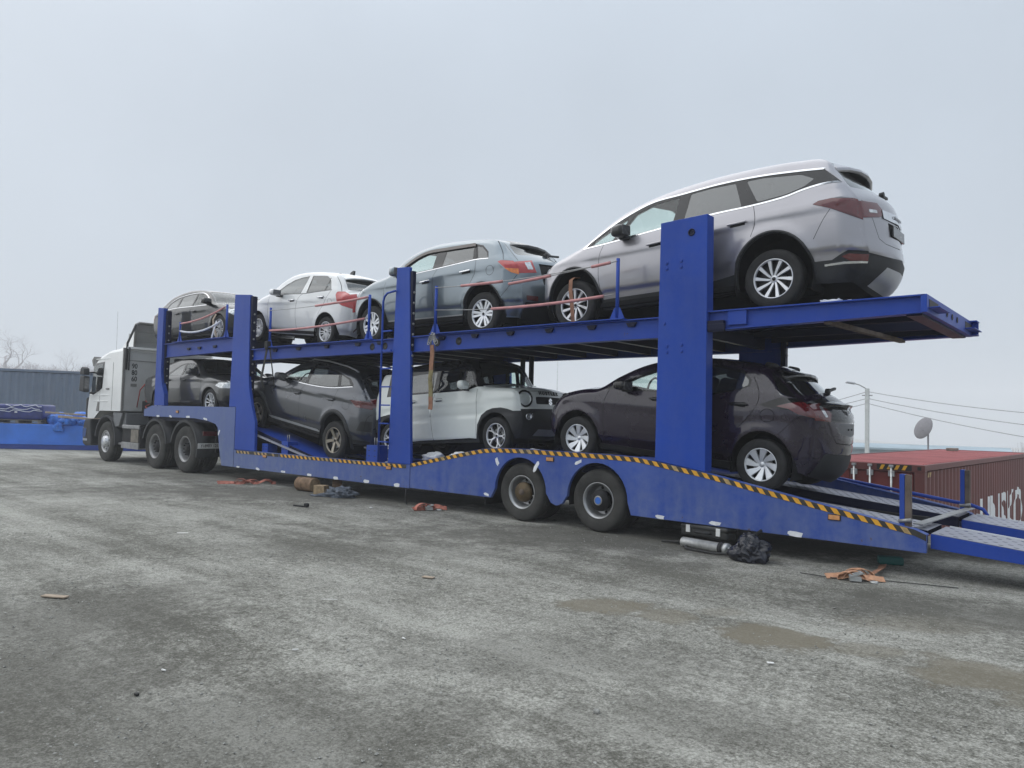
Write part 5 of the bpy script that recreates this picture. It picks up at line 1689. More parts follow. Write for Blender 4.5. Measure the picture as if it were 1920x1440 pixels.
def tail_items():
    # wipers
    def on_lid(car, a, t=0., off=.02):
        cb = CARS[car][1]
        S = np.array([np.interp(a, cb.T[:, 4], cb.S)])
        q = cb.lid(S, np.array([float(t)]))[0] + cb.lid_normals(S, np.array([float(t)]))[0] * off
        return float(q[0]), float(q[1]), float(q[2])
    for car, a_, y0, y1 in (('mpv', 15.05, .05, .40), ('rvr', 15.75, .0, .38), ('yaris', 14.35, .0, .36), ('picanto', 14.15, .0, .3)):
        root = CARS[car][0]
        x, _, z = on_lid(car, a_)
        mb = MB().obox((x, y0, z), (x - .03, y1, z + .05), .035, .03)
        mb.lathe([(.001, -.02), (.035, -.02), (.04, .03), (.001, .035)], 12, axis='x', c=(x, y0, z))
        mb.build('rear_wiper', 'plastic_black', root, bevel=.005)
    # number plate and holders
    yr = CARS['yaris'][0]
    for dy in (-.06, .06):
        MB().lathe([(.001, .006), (.012, .006), (.012, -.01)], 10, axis='x', c=(on_lid('yaris', 16.95, 0, .0)[0], dy, on_lid('yaris', 16.95)[2])).build('plate_screw', 'print_black', yr)
    mp = CARS['mpv'][0]
    px_, _, pz_ = on_lid('mpv', 17.4, 0, .0)
    MB().box(px_ - .012, px_ + .008, -.24, .24, pz_ - .06, pz_ + .06).build('plate_frame', 'gloss_black', mp, bevel=.006)
    # shark fin and roof rails
    pc = CARS['picanto'][0]
    MB().prism([(.80, 1.50), (.86, 1.56), (.93, 1.59), (.96, 1.585), (.955, 1.50)], -.02, .02).build('aerial', 'paint_charcoal', pc, bevel=.008)
    by = CARS['byd'][0]
    for s_ in (-1, 1):
        MB().tube([(-.05, s_ * .66, 1.66), (.1, s_ * .67, 1.715), (.6, s_ * .68, 1.745), (1.2, s_ * .68, 1.725), (1.45, s_ * .67, 1.69), (1.52, s_ * .66, 1.655)], .017, 8).build('roof_rail', 'silver_plastic', by)
    # hustler face: round lamps, fog lamps, lettering, emblem
    hu = CARS['hustler'][0]
    for s_ in (-1, 1):
        ang = s_ * R(24)
        e = MB()
        e.lathe([(.128, .0), (.135, .05), (.125, .068), (.108, .072), (.104, .05)], 32, 0, axis='x')
        lamp = e.build('headlight', 'gloss_black', hu)
        lamp.location = (1.635, s_ * .515, .835)
        lamp.rotation_euler = (0, R(-6), ang)
        q = MB()
        q.lathe([(.106, .045), (.09, .06), (.05, .070), (.001, .074)], 28, 0, axis='x')
        q.build('lens', 'lens_clear', lamp)
        q = MB()
        q.lathe([(.104, .05), (.08, .015), (.05, .01)], 24, 0, axis='x')
        q.lathe([(.048, .035), (.046, .045), (.03, .05), (.001, .05)], 20, 1, axis='x')
        q.lathe([(.06, .02), (.058, .032), (.048, .03)], 24, 0, axis='x')
        q.build('reflector_bowl', None, lamp, mats=['alloy_bright', 'lamp_smoke'])
        w = MB().prism([(-.05, .05), (.10, .03), (.10, -.05), (.02, -.06)], -.015, .02, axis='y')
        wo = w.build('side_marker', 'lamp_clear', lamp, bevel=.01)
        wo.location = (-.06, s_ * .12, .0)
        wo.rotation_euler = (0, 0, s_ * R(35))
        fg = MB().lathe([(.05, 0), (.052, .03), (.04, .035), (.035, .02), (.001, .03)], 20, 0, axis='x').build('fog_light', 'lamp_clear', hu)
        fg.location = (1.71, s_ * .50, .565)
        fg.rotation_euler = (0, 0, s_ * R(22))
        bz = soft_box('fog_light_bezel', 'chrome', hu, (.02, .16, .085), (1.70, s_ * .49, .58), .03, (0, 0, s_ * R(22)))
    X = 1.745
    put_text('lettering', 'H U S T L E R', .075, 'print_black', hu, on_lid('hustler', 14.93, 0, .004), (0, 1, 0), (-.28, 0, 1), 1.1, .004, .002)
    em = MB()
    y, z, k = 0.0, .80, .062
    S1 = [(.9, .35), (.1, .95), (-.15, .78), (-.95, .15), (-.55, -.12), (.05, .30), (.25, .15), (.55, .38)]
    S1 = [(-.9, .18), (.0, .95), (.72, .36), (.40, .10), (.02, .42), (-.25, .20), (.20, -.18), (.92, .40)]
    A = [(-.80, .30), (0, 1.0), (.78, .38), (.44, .10), (0, .46), (-.16, .32), (.80, -.30), (.46, -.62), (-.46, .02)]
    B = [(-a, -b) for a, b in A]
    for P in (A,):
        em.prism([(y + a * k, z + b * k) for a, b in [(-.80, .22), (.02, .95), (.75, .36), (.42, .10), (.02, .42), (-.14, .30), (.84, -.30), (.02, -.95), (-.75, -.36), (-.42, -.10), (-.02, -.42), (.14, -.30), (-.80, .22)][:-1]], on_lid('hustler', 15.45, 0, .0)[0] + .002, on_lid('hustler', 15.45, 0, .0)[0] + .012, axis='x')
    em.build('emblem', 'chrome', hu)
    # emblem on the aubergine hatchback
    e = MB()
    ex_, _, ez_ = on_lid('yaris', 15.95, 0, .025)
    for (ra, rb, dz) in ((.065, .045, 0), (.022, .042, 0), (.045, .016, .016)):
        e.tube([(ex_, ra * math.cos(a), ez_ + dz + rb * math.sin(a)) for a in np.linspace(0, 2 * math.pi, 25)], .005, 6)
    e.build('emblem', 'chrome', yr)
    put_text('lettering', 'YARIS', .05, 'chrome', yr, (1.93, -.36, 1.0), (-.35, -1, 0), (-.15, 0, 1), -1.0, .002) if False else None
    put_text('lettering', 'GEELY', .05, 'silver_plastic', mp, on_lid('mpv', 16.65, 0, .016), (0, 1, 0), (-.2, 0, 1), 2.2, .003)
    rv = CARS['rvr'][0]
    put_text('lettering', 'MIVEC', .045, 'chrome', rv, on_lid('rvr', 18.0, -.68, .008), (.30, 1, 0), (-.1, 0, 1), 1.2, .003)


tail_items()

# ================================================================== trailer
TR = thing('car_transporter_trailer', 'long blue two deck car transporter trailer carrying eight cars', 'trailer', (-9, 1.25, 0))
TW = 2.5                                              # overall width, near face at y = 0


def tp(mb, name, mat, bevel=0.0, parent=None, mats=None):
    o = mb.build(name, mat, parent or TR, bevel, mats)
    o.location = (9, -1.25, 0) if parent is None else (0, 0, 0)
    return o


def arch_cut(cx, zc, r, z0, n=16):
    """outline points for a wheel opening in the lower edge, walked from +x to -x"""
    pts = [(cx + r, z0 + .02)]
    for i in range(n + 1):
        a = math.pi * i / n
        pts.append((cx + r * math.cos(a), zc + r * math.sin(a) * 1.0))
    pts.append((cx - r, z0 + .02))
    return pts


AX = (-6.60, -5.33)
goose = [(-18.62, 1.24), (-18.62, 1.40), (-18.2, 1.50), (-14.30, 1.50), (-14.30, .27), (-14.78, .27), (-14.90, .62), (-15.0, 1.06), (-15.1, 1.13), (-15.42, 1.19), (-16.04, 1.235)]
front = [(-14.285, .62), (-8.875, .64), (-8.875, .27), (-14.285, .27)]
rear_top = [(-1.60, .425), (-1.70, .465), (-2.0, .52), (-3.0, .70), (-3.84, .855), (-4.52, .955), (-4.75, .985), (-5.29, .995), (-6.5, 1.0), (-7.05, .99), (-7.32, .965), (-7.55, .925), (-8.3, .78), (-8.86, .665)]
rear = list(reversed(rear_top))[::-1] + [(-8.86, .27), (-7.16, .29), (-7.09, .32)]
rear = rear_top + [(-8.86, .28), (-7.14, .28)] + list(reversed(arch_cut(AX[0], .42, .46, .28)))[1:-1] + [(-6.12, .40), (-6.06, .31), (-5.98, .28), (-5.95, .28), (-5.87, .31), (-5.81, .40)] + list(reversed(arch_cut(AX[1], .42, .46, .28)))[1:-1] + [(-4.82, .27), (-1.60, .25)]
rear = [p for p in rear]
for far in (0, 1):
    y0, y1 = (0, .05) if not far else (TW - .05, TW)
    tp(MB().prism(goose, y0, y1), 'gooseneck_panel', 'blue_skirt', .006)
    tp(MB().prism(front, y0, y1), 'side_skirt', 'blue_skirt', .006)
    tp(MB().prism(rear, y0, y1), 'side_skirt', 'blue_skirt', .005)
    # return flange along the top edge
    fl = MB()
    for a, b in zip(rear_top[:-1], rear_top[1:]):
        ya, yb = (.052, .11) if not far else (TW - .11, TW - .052)
        fl.prism([(a[0], a[1] - .002), (b[0], b[1] - .002), (b[0], b[1] - .014), (a[0], a[1] - .014)], ya, yb)
    fl.box(-14.28, -8.88, *((.052, .11) if not far else (TW - .11, TW - .052)), .612, .626)
    tp(fl, 'top_flange', 'blue_skirt')


# hazard tape: dark base band and slanting yellow blocks
def band(points, mat_s, name_s, per=.131, hgt=.062, worn=0):
    L = [Vector((x, 0, z)) for x, z in points]
    base = MB()
    for a, b in zip(L[:-1], L[1:]):
        v = [(a.x, -.003, a.z - .004), (b.x, -.003, b.z - .004), (b.x, -.003, b.z - hgt), (a.x, -.003, a.z - hgt), (a.x, .001, a.z - .004), (b.x, .001, b.z - .004), (b.x, .001, b.z - hgt), (a.x, .001, a.z - hgt)]
        base.add(v, [(0, 1, 2, 3), (4, 7, 6, 5), (0, 4, 5, 1), (3, 2, 6, 7)])
    d = [0]
    for a, b in zip(L[:-1], L[1:]):
        d.append(d[-1] + (b - a).length)

    def at(s):
        s = min(max(s, 0), d[-1])
        for i in range(len(d) - 1):
            if s <= d[i + 1] + 1e-9:
                t = (s - d[i]) / (d[i + 1] - d[i])
                return L[i].lerp(L[i + 1], t)
        return L[-1]
    st, st2 = MB(), MB()
    s = .03
    sl = .045
    k = 0
    while s + per * .5 + sl < d[-1]:
        a, b, c, e = at(s), at(s + per * .5), at(s + per * .5 + sl), at(s + sl)
        if not (worn and random.random() < worn):
            (st if random.random() > .14 else st2).add([(a.x, -.0055, a.z - .006), (b.x, -.0055, b.z - .006), (c.x, -.0055, c.z - hgt + .002), (e.x, -.0055, e.z - hgt + .002)], [(0, 1, 2, 3)])
        s += per
    t = tp(base, name_s, 'tape_black')
    u = tp(st, 'tape_stripes', mat_s)
    u['kind'] = 'stuff'
    if st2.v:
        u = tp(st2, 'worn_tape_stripes', 'tape_yellow_worn')
        u['kind'] = 'stuff'


band(list(reversed(rear_top))[0:], 'tape_yellow', 'hazard_tape')
band([(-12.6, .625), (-8.96, .64)], 'tape_yellow', 'hazard_tape')
band([(-14.2, .62), (-12.62, .625)], 'tape_yellow_worn', 'hazard_tape', worn=.15)


# side marker lamps
def marker(x, z, w=.10, h=.05):
    o = tp(MB().box(x - w / 2, x + w / 2, -.012, .002, z - h / 2, z + h / 2), 'marker_lamp', 'print_black', .003)
    q = MB().box(x - w / 2 + .008, x + w / 2 - .008, -.017, -.011, z - h / 2 + .008, z + h / 2 - .008)
    tp(q, 'lens', 'marker_amber', .002, o)


for x, z in ((-2.43, .50), (-6.08, .885), (-9.38, .565), (-13.1, .555), (-16.85, 1.37)):
    marker(x, z, .125 if x > -3 else .13, .062)

# torn reflective tape patches on the lower edge
rng = random.Random(11)
patches = [(-17.85, 1.255, .16, .05, 0), (-17.2, 1.26, .14, .055, .2), (-16.35, 1.265, .17, .055, .02), (-15.55, 1.23, .18, .055, .12), (-14.93, .96, .05, .14, .5),
           (-14.1, .285, .13, .035, 0), (-13.35, .29, .14, .045, .1), (-12.45, .295, .15, .045, 0), (-11.6, .295, .15, .045, .05), (-10.8, .295, .15, .05, 0), (-9.95, .30, .15, .055, 0), (-9.18, .30, .15, .06, 0),
           (-7.03, .80, .06, .12, -.5), (-6.32, .77, .06, .17, .5), (-5.62, .87, .12, .05, -.45), (-7.22, .32, .10, .04, .2), (-4.42, .295, .12, .045, .1), (-3.72, .295, .15, .045, .0), (-2.83, .285, .17, .06, .1)]
for (x, z, w, h, a) in patches:
    n = 9
    pts = []
    for i in range(n):
        t = 2 * math.pi * i / n
        q = max(abs(math.cos(t)), abs(math.sin(t)))
        rx, rz = math.cos(t) / q * w / 2 * rng.uniform(.78, 1.05), math.sin(t) / q * h / 2 * rng.uniform(.7, 1.1)
        pts.append((x + rx * math.cos(a) + rz * math.sin(a), z - rx * math.sin(a) + rz * math.cos(a)))
    tp(MB().prism(pts, -.0025, .001), 'reflective_patch', 'patch_white')

# ---- posts
def post(name, poly, y0, y1, far=False, inner=.07, holes=False, bolts=()):
    ya, yb = (y0, y1) if not far else (TW - y1, TW - y0)
    p = tp(MB().prism(poly, ya, yb), name, 'blue_steel', .008)
    xr = max(q[0] for q in poly if q[1] > 2.5)
    xl = min(q[0] for q in poly if q[1] > 2.5)
    zt = max(q[1] for q in poly)
    if inner:
        yi0, yi1 = (y1 - .04, y1 + inner) if not far else (TW - y1 - inner, TW - y1 + .04)
        c = MB().box(xr + .001, xr + .07, yi0, yi1, 1.55 if zt > 3 else .7, zt - .09)
        c = tp(c, 'guide_rail', 'blue_under', .005, p)
        b = MB()
        z = 1.7
        while z < zt - .3:
            b.lathe([(.02, 0), (.02, .012), (.001, .014)], 8, axis='x', c=(xr + .07, (yi0 + yi1) / 2, z))
            z += .17
        tp(b, 'rail_bolts', 'steel_grey', 0, p)
    if holes:
        h = MB()
        z = 1.0
        while z < zt - .9:
            h.box(xr - .002, xr + .002, ya + .10, ya + .14, z, z + .05)
            z += .105
        tp(h, 'slot_holes', 'print_black', 0, p)
    for bx, bz in bolts:
        m_ = MB().lathe([(.018, -.012), (.020, 0)], 10, c=(bx, ya, bz))
        m_.lathe([(.001, -.014), (.018, -.012)], 10, c=(bx, ya, bz))
        tp(m_, 'bolt', 'blue_deck', 0, p)
    return p


for far in (False, True):
    post('post', [(-18.10, 3.86), (-17.80, 3.83), (-17.80, 2.30), (-17.72, 2.0), (-17.58, 1.78), (-17.56, 1.505), (-18.08, 1.505)], .0, .10, far)
    post('post', [(-14.50, 3.86), (-13.90, 3.80), (-13.84, 2.2), (-13.80, 1.9), (-13.66, 1.5), (-13.52, 1.2), (-13.50, .63), (-14.28, .63), (-14.28, 1.505), (-14.56, 1.505)], .0, .06, far)
    post('post', [(-9.34, 3.84), (-9.03, 3.82), (-8.87, .70), (-8.87, .645), (-9.42, .645)], .0, .055, far, inner=.03)
    P4 = post('post', [(-4.47, 3.83), (-3.86, 3.85), (-3.85, .862), (-4.50, .955)], .0, .17, far, inner=.05 if far else 0,
              holes=not far, bolts=() if far else [(-4.38, 3.33), (-4.19, 3.335), (-4.38, 3.26), (-4.19, 3.265), (-4.36, 2.33), (-4.17, 2.335), (-4.36, 2.255), (-4.17, 2.26), (-4.40, 2.60)])
    if not far:
        rg = MB().tube([(-4.06 + .036 * math.cos(a), -.004, 3.66 + .036 * math.sin(a)) for a in np.linspace(0, 2 * math.pi, 21)], .010, 6)
        rg.lathe([(.001, -.001), (.03, -.001)], 16, c=(-4.06, 0, 3.66), mi=0)
        tp(rg, 'lifting_eye', 'blue_under', 0, P4)

# ---- upper deck
def beam(name, x0, x1, zt, zb, far, mat='blue_deck', zb0=None):
    """channel-section side beam"""
    ya, yb = (.085, .10) if not far else (TW - .10, TW - .085)
    mb = MB()
    zb0 = zb if zb0 is None else zb0
    mb.prism([(x0, zt), (x1, zt), (x1, zb), (x0, zb0)], ya, yb)
    fa, fb = (.03, .22) if not far else (TW - .22, TW - .03)
    mb.box(x0, x1, fa, fb, zt + .001, zt + .016)
    ga, gb = (.06, .20) if not far else (TW - .20, TW - .06)
    mb.prism([(x0, zb0 - .014), (x1, zb - .014), (x1, zb - .001), (x0, zb0 - .001)], ga, gb)
    return tp(mb, name, mat, .002)


for far in (False, True):
    b1 = beam('deck_beam', -17.9, -14.42, 2.955, 2.70, far, zb0=2.66)
    b2 = beam('deck_beam', -14.40, -9.0, 2.665, 2.475, far)
    b3 = beam('deck_beam', -8.98, -4.0, 2.675, 2.455, far)
    b4 = beam('deck_beam', -3.98, -1.62 if not far else -1.53, 2.70, 2.555, far, zb0=2.50)
    if not far:
        for bm_, xs, z in ((b1, (-16.6, -16.1, -15.4), 2.78), (b2, (-13.0, -12.2, -11.3, -10.4, -9.8), 2.60), (b3, (-8.3, -7.6, -6.9, -6.2, -5.5, -4.9), 2.60)):
            for x in xs:
                br = MB().prism([(x - .075, z + .055), (x + .075, z + .055), (x + .045, z + .0), (x - .045, z + .0)], .05, .084)
                tp(br, 'cleat', 'blue_under', .004, bm_)
        for x, z in ((-10.02, 2.57), (-9.68, 2.57), (-8.42, 2.57), (-7.95, 2.57)):
            tp(MB().lathe([(.001, 0), (.055, 0), (.055, -.002), (.06, -.004), (.062, .001)], 20, c=(x, .083, z)), 'access_hole', 'print_black', 0, b2 if x < -9 else b3)
        tp(MB().box(-3.62, -3.40, .045, .083, 2.54, 2.70), 'beam_bracket', 'blue_deck', .004, b4)
        tp(MB().box(-3.98, -3.66, .02, .083, 2.475, 2.60).box(-3.98, -3.64, .015, .03, 2.49, 2.56), 'latch_box', 'blue_under', .006, b4)

for (x0, x1, z) in ((-17.9, -14.42, 2.945), (-14.40, -4.0, 2.665)):
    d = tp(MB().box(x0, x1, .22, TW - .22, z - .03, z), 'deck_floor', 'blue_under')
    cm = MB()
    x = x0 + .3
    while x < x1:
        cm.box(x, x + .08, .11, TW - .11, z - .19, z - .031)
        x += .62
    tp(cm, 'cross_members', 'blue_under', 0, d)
# open tail of the upper deck: two wheel tracks, end frame, cross brace
for ya, yb in ((.23, .84), (TW - .84, TW - .23)):
    tp(MB().box(-3.98, -1.66, ya, yb, 2.655, 2.685).box(-3.98, -1.66, ya, ya + .02, 2.56, 2.654).box(-3.98, -1.66, yb - .02, yb, 2.56, 2.654), 'wheel_track', 'blue_under')
tp(MB().box(-3.97, -2.95, .85, TW - .85, 2.655, 2.68), 'deck_floor', 'blue_under')
ef = MB()
ef.prism([(.0, 2.505), (.22, 2.505), (.22, 2.71), (0, 2.71)], -1.63, -1.60, axis='x')
tp(MB().prism([(0.03, 2.54), (TW - .03, 2.54), (TW - .03, 2.715), (.03, 2.715)], -1.655, -1.60, axis='x'), 'end_frame', 'blue_deck', .004)
for ya in (.12, TW - .52):
    tp(MB().prism([(ya, 2.585), (ya + .40, 2.585), (ya + .40, 2.675), (ya, 2.675)], -1.602, -1.596, axis='x'), 'lamp_recess', 'print_black')
    tp(MB().box(-1.60, -1.50, ya - .02, ya + .44, 2.585, 2.597), 'step_lip', 'blue_deck', .003)
for y in (.95, 1.22, 1.49):
    tp(MB().lathe([(.001, 0), (.03, 0)], 12, axis='x', c=(-1.597, y, 2.63)).lathe([(.03, 0), (.032, .004), (.034, 0)], 12, axis='x', c=(-1.597, y, 2.63)), 'access_hole', 'print_black')
tp(MB().obox((-2.55, .12, 2.515), (-2.35, TW - .12, 2.515), .07, .045), 'cross_brace', 'steel_rust', .004)
tp(MB().box(-1.80, -1.66, .12, TW - .12, 2.52, 2.60), 'cross_member', 'blue_under')
# hydraulic rods and far lift columns seen between the decks
for x in (-8.52, -8.32):
    tp(MB().tube([(x, 2.30, .7), (x, 2.30, 2.62)], .045, 10), 'lift_rod', 'chassis_black')

# ---- guard rails
STAN = [(-16.98, 2.97, 3.44), (-14.86, 2.97, 3.68), (-13.15, 2.68, 3.48), (-10.06, 2.68, 3.46), (-8.42, 2.69, 3.45), (-5.09, 2.69, 3.48)]
for x, z0, z1 in STAN:
    s_ = tp(MB().tube([(x, .03, z0 + .02), (x, .03, z1)], .024, 10), 'stanchion', 'blue_steel')
    g = MB().prism([(x - .11, z0 + .016), (x + .11, z0 + .016), (x + .04, z0 + .16), (x - .04, z0 + .16)], .022, .038)
    tp(g, 'stanchion_foot', 'blue_steel', .003, s_)
for (a, b, z) in ((-17.25, -14.80, 2.972), (-13.25, -9.95, 2.683), (-8.50, -4.98, 2.692)):
    tp(MB().box(a, b, -.03, .09, z, z + .014), 'rail_shelf', 'blue_steel', .003)


def sag(a, b, k, n=14):
    a, b = Vector(a), Vector(b)
    return [a.lerp(b, i / n) - Vector((0, 0, k * 4 * (i / n) * (1 - i / n))) for i in range(n + 1)]


def cable(a, b, k, hoses, mat='hose_pink'):
    pts = sag(a, b, k, 24)
    tp(MB().tube(pts, .006, 6), 'guard_cable', 'steel_grey')
    for t0, t1 in hoses:
        n = 10
        q = []
        for i in range(n + 1):
            t = t0 + (t1 - t0) * i / n
            f_ = t * 24
            j = min(23, int(f_))
            q.append(pts[j].lerp(pts[j + 1], f_ - j))
        tp(MB().tube(q, .021, 8), 'cable_hose', mat)


Yr = .005
cable((-16.98, Yr, 3.40), (-14.86, Yr, 3.64), .07, [(.05, .97)])
cable((-16.98, Yr, 3.24), (-15.05, Yr, 3.34), .12, [(.04, .98)], 'film_white')
cable((-13.15, Yr, 3.42), (-10.06, Yr, 3.42), .03, [(.50, .99)])
cable((-13.12, Yr, 3.02), (-10.06, Yr, 3.06), .04, [(.0, .97)])
cable((-8.42, Yr, 3.42), (-5.09, Yr, 3.44), .05, [(.17, .42), (.70, .86), (.925, .985)][:1])
cable((-6.9, Yr, 3.33), (-5.12, Yr, 3.44), .01, [(.0, .42), (.80, .96)])
cable((-8.40, Yr, 3.07), (-5.12, Yr, 3.02), .06, [(.36, .95)])

# ---- ladder in front of the third post
lad = MB()
lx0, lx1, ly = -9.62, -9.38, -.035
lad.tube([(lx0, ly, .66), (lx0, ly, 3.30), (lx0 + .03, ly, 3.38), (lx0 + .10, ly, 3.43), (lx0 + .30, ly, 3.45)], .018, 8)
ladder = tp(lad, 'ladder', 'blue_steel')
for z in (.98, 1.28, 1.58, 1.88, 2.18, 2.48, 2.80):
    tp(MB().obox((lx0, ly, z), (lx1 - .0, ly, z), .03, .022), 'rung', 'blue_steel', .003, ladder)

# ---- lower deck: runways following gooseneck, ramp, well, hump and tail
path = [(-18.5, 1.27), (-14.62, 1.27), (-14.40, 1.20), (-11.35, .545), (-10.35, .545), (-9.9, .60), (-7.5, .845), (-7.0, .875), (-5.8, .868), (-4.4, .72), (-1.62, .445)]
RY = ((.16, .80), (TW - .80, TW - .16))


def runway(pts, ya, yb, name, holes_from=None, mat='runway_steel', side_mat='blue_under', depth=.12, x_holes=None):
    """perforated track: top plate with real holes where seen close, folded sides"""
    s = MB()
    for (xa, za), (xb, zb) in zip(pts[:-1], pts[1:]):
        for y0, y1 in ((ya, ya + .02), (yb - .02, yb)):
            s.prism([(xa, za - .005), (xb, zb - .005), (xb, zb - depth), (xa, za - depth)], y0, y1)
    t = tp(s, name, side_mat)
    p = MB()
    for (xa, za), (xb, zb) in zip(pts[:-1], pts[1:]):
        if x_holes and min(xa, xb) >= x_holes - .001:
            L = math.hypot(xb - xa, zb - za)
            W = yb - ya
            V = [(0, 0), (L, 0), (L, W), (0, W)]
            E = [(0, 1), (1, 2), (2, 3), (3, 0)]
            hol = []
            rows = 6
            nx = int(L / .105)
            for i in range(nx):
                for j in range(rows):
                    cx = .055 + i * .105 + (.052 if j % 2 else 0)
                    cy = .06 + j * (W - .12) / (rows - 1)
                    if cx > L - .03:
                        continue
                    hol.append((cx, cy))
                    o = len(V)
                    V += [(cx + .021 * math.cos(a), cy + .016 * math.sin(a)) for a in np.linspace(0, 2 * math.pi, 9)[:-1]]
                    E += [(o + k, o + (k + 1) % 8) for k in range(8)]
            v2, t2 = cdt(V, E)
            H = np.array(hol)
            C = v2[t2].mean(1)
            dmin = np.sqrt((((C[:, None] - H[None]) / [.021, .016]) ** 2).sum(2)).min(1) if len(hol) else np.ones(len(C)) * 9
            t2 = t2[dmin > .95]
            ux, uz = (xb - xa) / L, (zb - za) / L
            p.add([(xa + a * ux, ya + b, za + a * uz) for a, b in v2], [tuple(int(i) for i in q) for q in t2])
        else:
            p.add([(xa, ya, za), (xb, ya, zb), (xb, yb, zb), (xa, yb, za)], [(0, 1, 2, 3)])
    tp(p, 'perforated_plate', mat, 0, t)
    return t


for ya, yb in RY:
    runway(path[:-1], ya, yb, 'runway', mat='blue_deck')  # blue track at the front; further back the dark colour paints under-car shade
    runway(path[-2:], ya, yb, 'runway', x_holes=-4.41)
    # loading ramps hinged to the tail, running down to the ground beyond the picture
    rp = [(-1.585, .425), (2.75, .03)]
    ra = tp(MB().prism([(rp[0][0], rp[0][1] - .004), (rp[1][0], rp[1][1] - .004), (rp[1][0], rp[1][1] - .02), (rp[0][0], rp[0][1] - .14)], ya - .05, ya - .03)
            .prism([(rp[0][0], rp[0][1] - .004), (rp[1][0], rp[1][1] - .004), (rp[1][0], rp[1][1] - .02), (rp[0][0], rp[0][1] - .14)], yb + .03, yb + .05), 'loading_ramp', 'blue_deck', .002)
    V = []
    p = MB()
    L = math.hypot(4.335, .395)
    W = yb - ya + .06
    VV, EE, hol = [(0, 0), (L, 0), (L, W), (0, W)], [(0, 1), (1, 2), (2, 3), (3, 0)], []
    for i in range(int(L / .12)):
        for j in range(5):
            cx, cy = .07 + i * .12 + (.06 if j % 2 else 0), .09 + j * (W - .18) / 4
            if cx > L - .04:
                continue
            hol.append((cx, cy))
            o = len(VV)
            VV += [(cx + .024 * math.cos(a), cy + .017 * math.sin(a)) for a in np.linspace(0, 2 * math.pi, 9)[:-1]]
            EE += [(o + k, o + (k + 1) % 8) for k in range(8)]
    v2, t2 = cdt(VV, EE)
    C, H = v2[t2].mean(1), np.array(hol)
    t2 = t2[np.sqrt((((C[:, None] - H[None]) / [.024, .017]) ** 2).sum(2)).min(1) > .95]
    p.add([(-1.585 + a * 4.335 / L, ya - .03 + b, .425 - a * .395 / L) for a, b in v2], [tuple(int(i) for i in q) for q in t2])
    tp(p, 'perforated_plate', 'runway_steel', 0, ra)
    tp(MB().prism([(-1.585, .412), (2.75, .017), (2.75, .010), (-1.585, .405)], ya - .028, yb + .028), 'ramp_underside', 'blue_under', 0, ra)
    tp(MB().prism([(-1.55, .436), (2.7, .048), (2.7, .036), (-1.55, .420)], yb + .010, yb + .029), 'edge_strip', 'alloy_bright', 0, ra)
# tie-down slides on the ramp under the nose-up car
for ya in (.86, TW - 1.0):
    tp(MB().prism([(-14.3, 1.10), (-11.1, .40), (-11.1, .36), (-14.3, 1.06)], ya, ya + .10), 'ramp_rail', 'blue_deck', .004)
for ya in (.11, ):
    tp(MB().obox((-14.2, ya, 1.06), (-11.3, ya, .50), .05, .03), 'ramp_edge', 'runway_steel', .003)
# slotted stake boxes on the near side
for x, w, hgt in ((-13.32, .20, .17), (-12.62, .22, .24), (-9.98, .30, .28)):
    bx = tp(MB().box(x - w / 2, x + w / 2, .12, .34, .62, .62 + hgt), 'stake_box', 'blue_steel', .006)
    for dx in (-.25, .25):
        for dz in (.35, .68):
            tp(MB().box(x + dx * w - .022, x + dx * w + .022, .117, .121, .62 + hgt * dz - .006, .62 + hgt * dz + .006), 'slot', 'print_black', 0, bx)
    if w > .2:
        for dx in (-.03, .03):
            tp(MB().tube([(x + dx, .2, .62 + hgt - .02), (x + dx, .2, .62 + hgt + .13)], .008, 6), 'pin', 'steel_grey', 0, bx)
# wheel guard stakes at the tail with their cross bar
for (x, y, z0, z1) in ((-1.80, .10, .47, .975), (-1.66, 2.32, .47, .945)):
    st_ = tp(MB().box(x - .045, x + .0, y - .04, y + .04, z0, z1), 'stake', 'blue_steel', .004)
    tp(MB().box(x + .001, x + .052, y - .035, y + .035, z0, z1 - .004), 'stake_back', 'steel_rust', .004, st_)
    tp(MB().tube([(x - .05, y - .03, z0 + .05), (x + .06, y - .05, z0 + .07)], .02, 8), 'clamp', 'steel_grey', 0, st_)
tp(MB().obox((-1.70, .14, .50), (-1.60, 2.30, .50), .09, .012), 'cross_bar', 'steel_grey', .003)
tp(MB().box(-13.0, -4.6, TW - .075, TW - .055, .55, 1.12), 'added_dark_board', 'blue_under')  # added board that hides the bright ground seen under the lower cars
# far side rail seen beyond the tracks, with its rounded end
fr = [(-4.5, .90), (-1.95, .545), (-1.62, .50), (-1.50, .46), (-1.46, .40), (-1.48, .30)]
fm = MB()
fm.tube([(x, TW - .02, z + .02) for x, z in fr], .022, 8)
tp(fm, 'rail_tube', 'blue_deck')
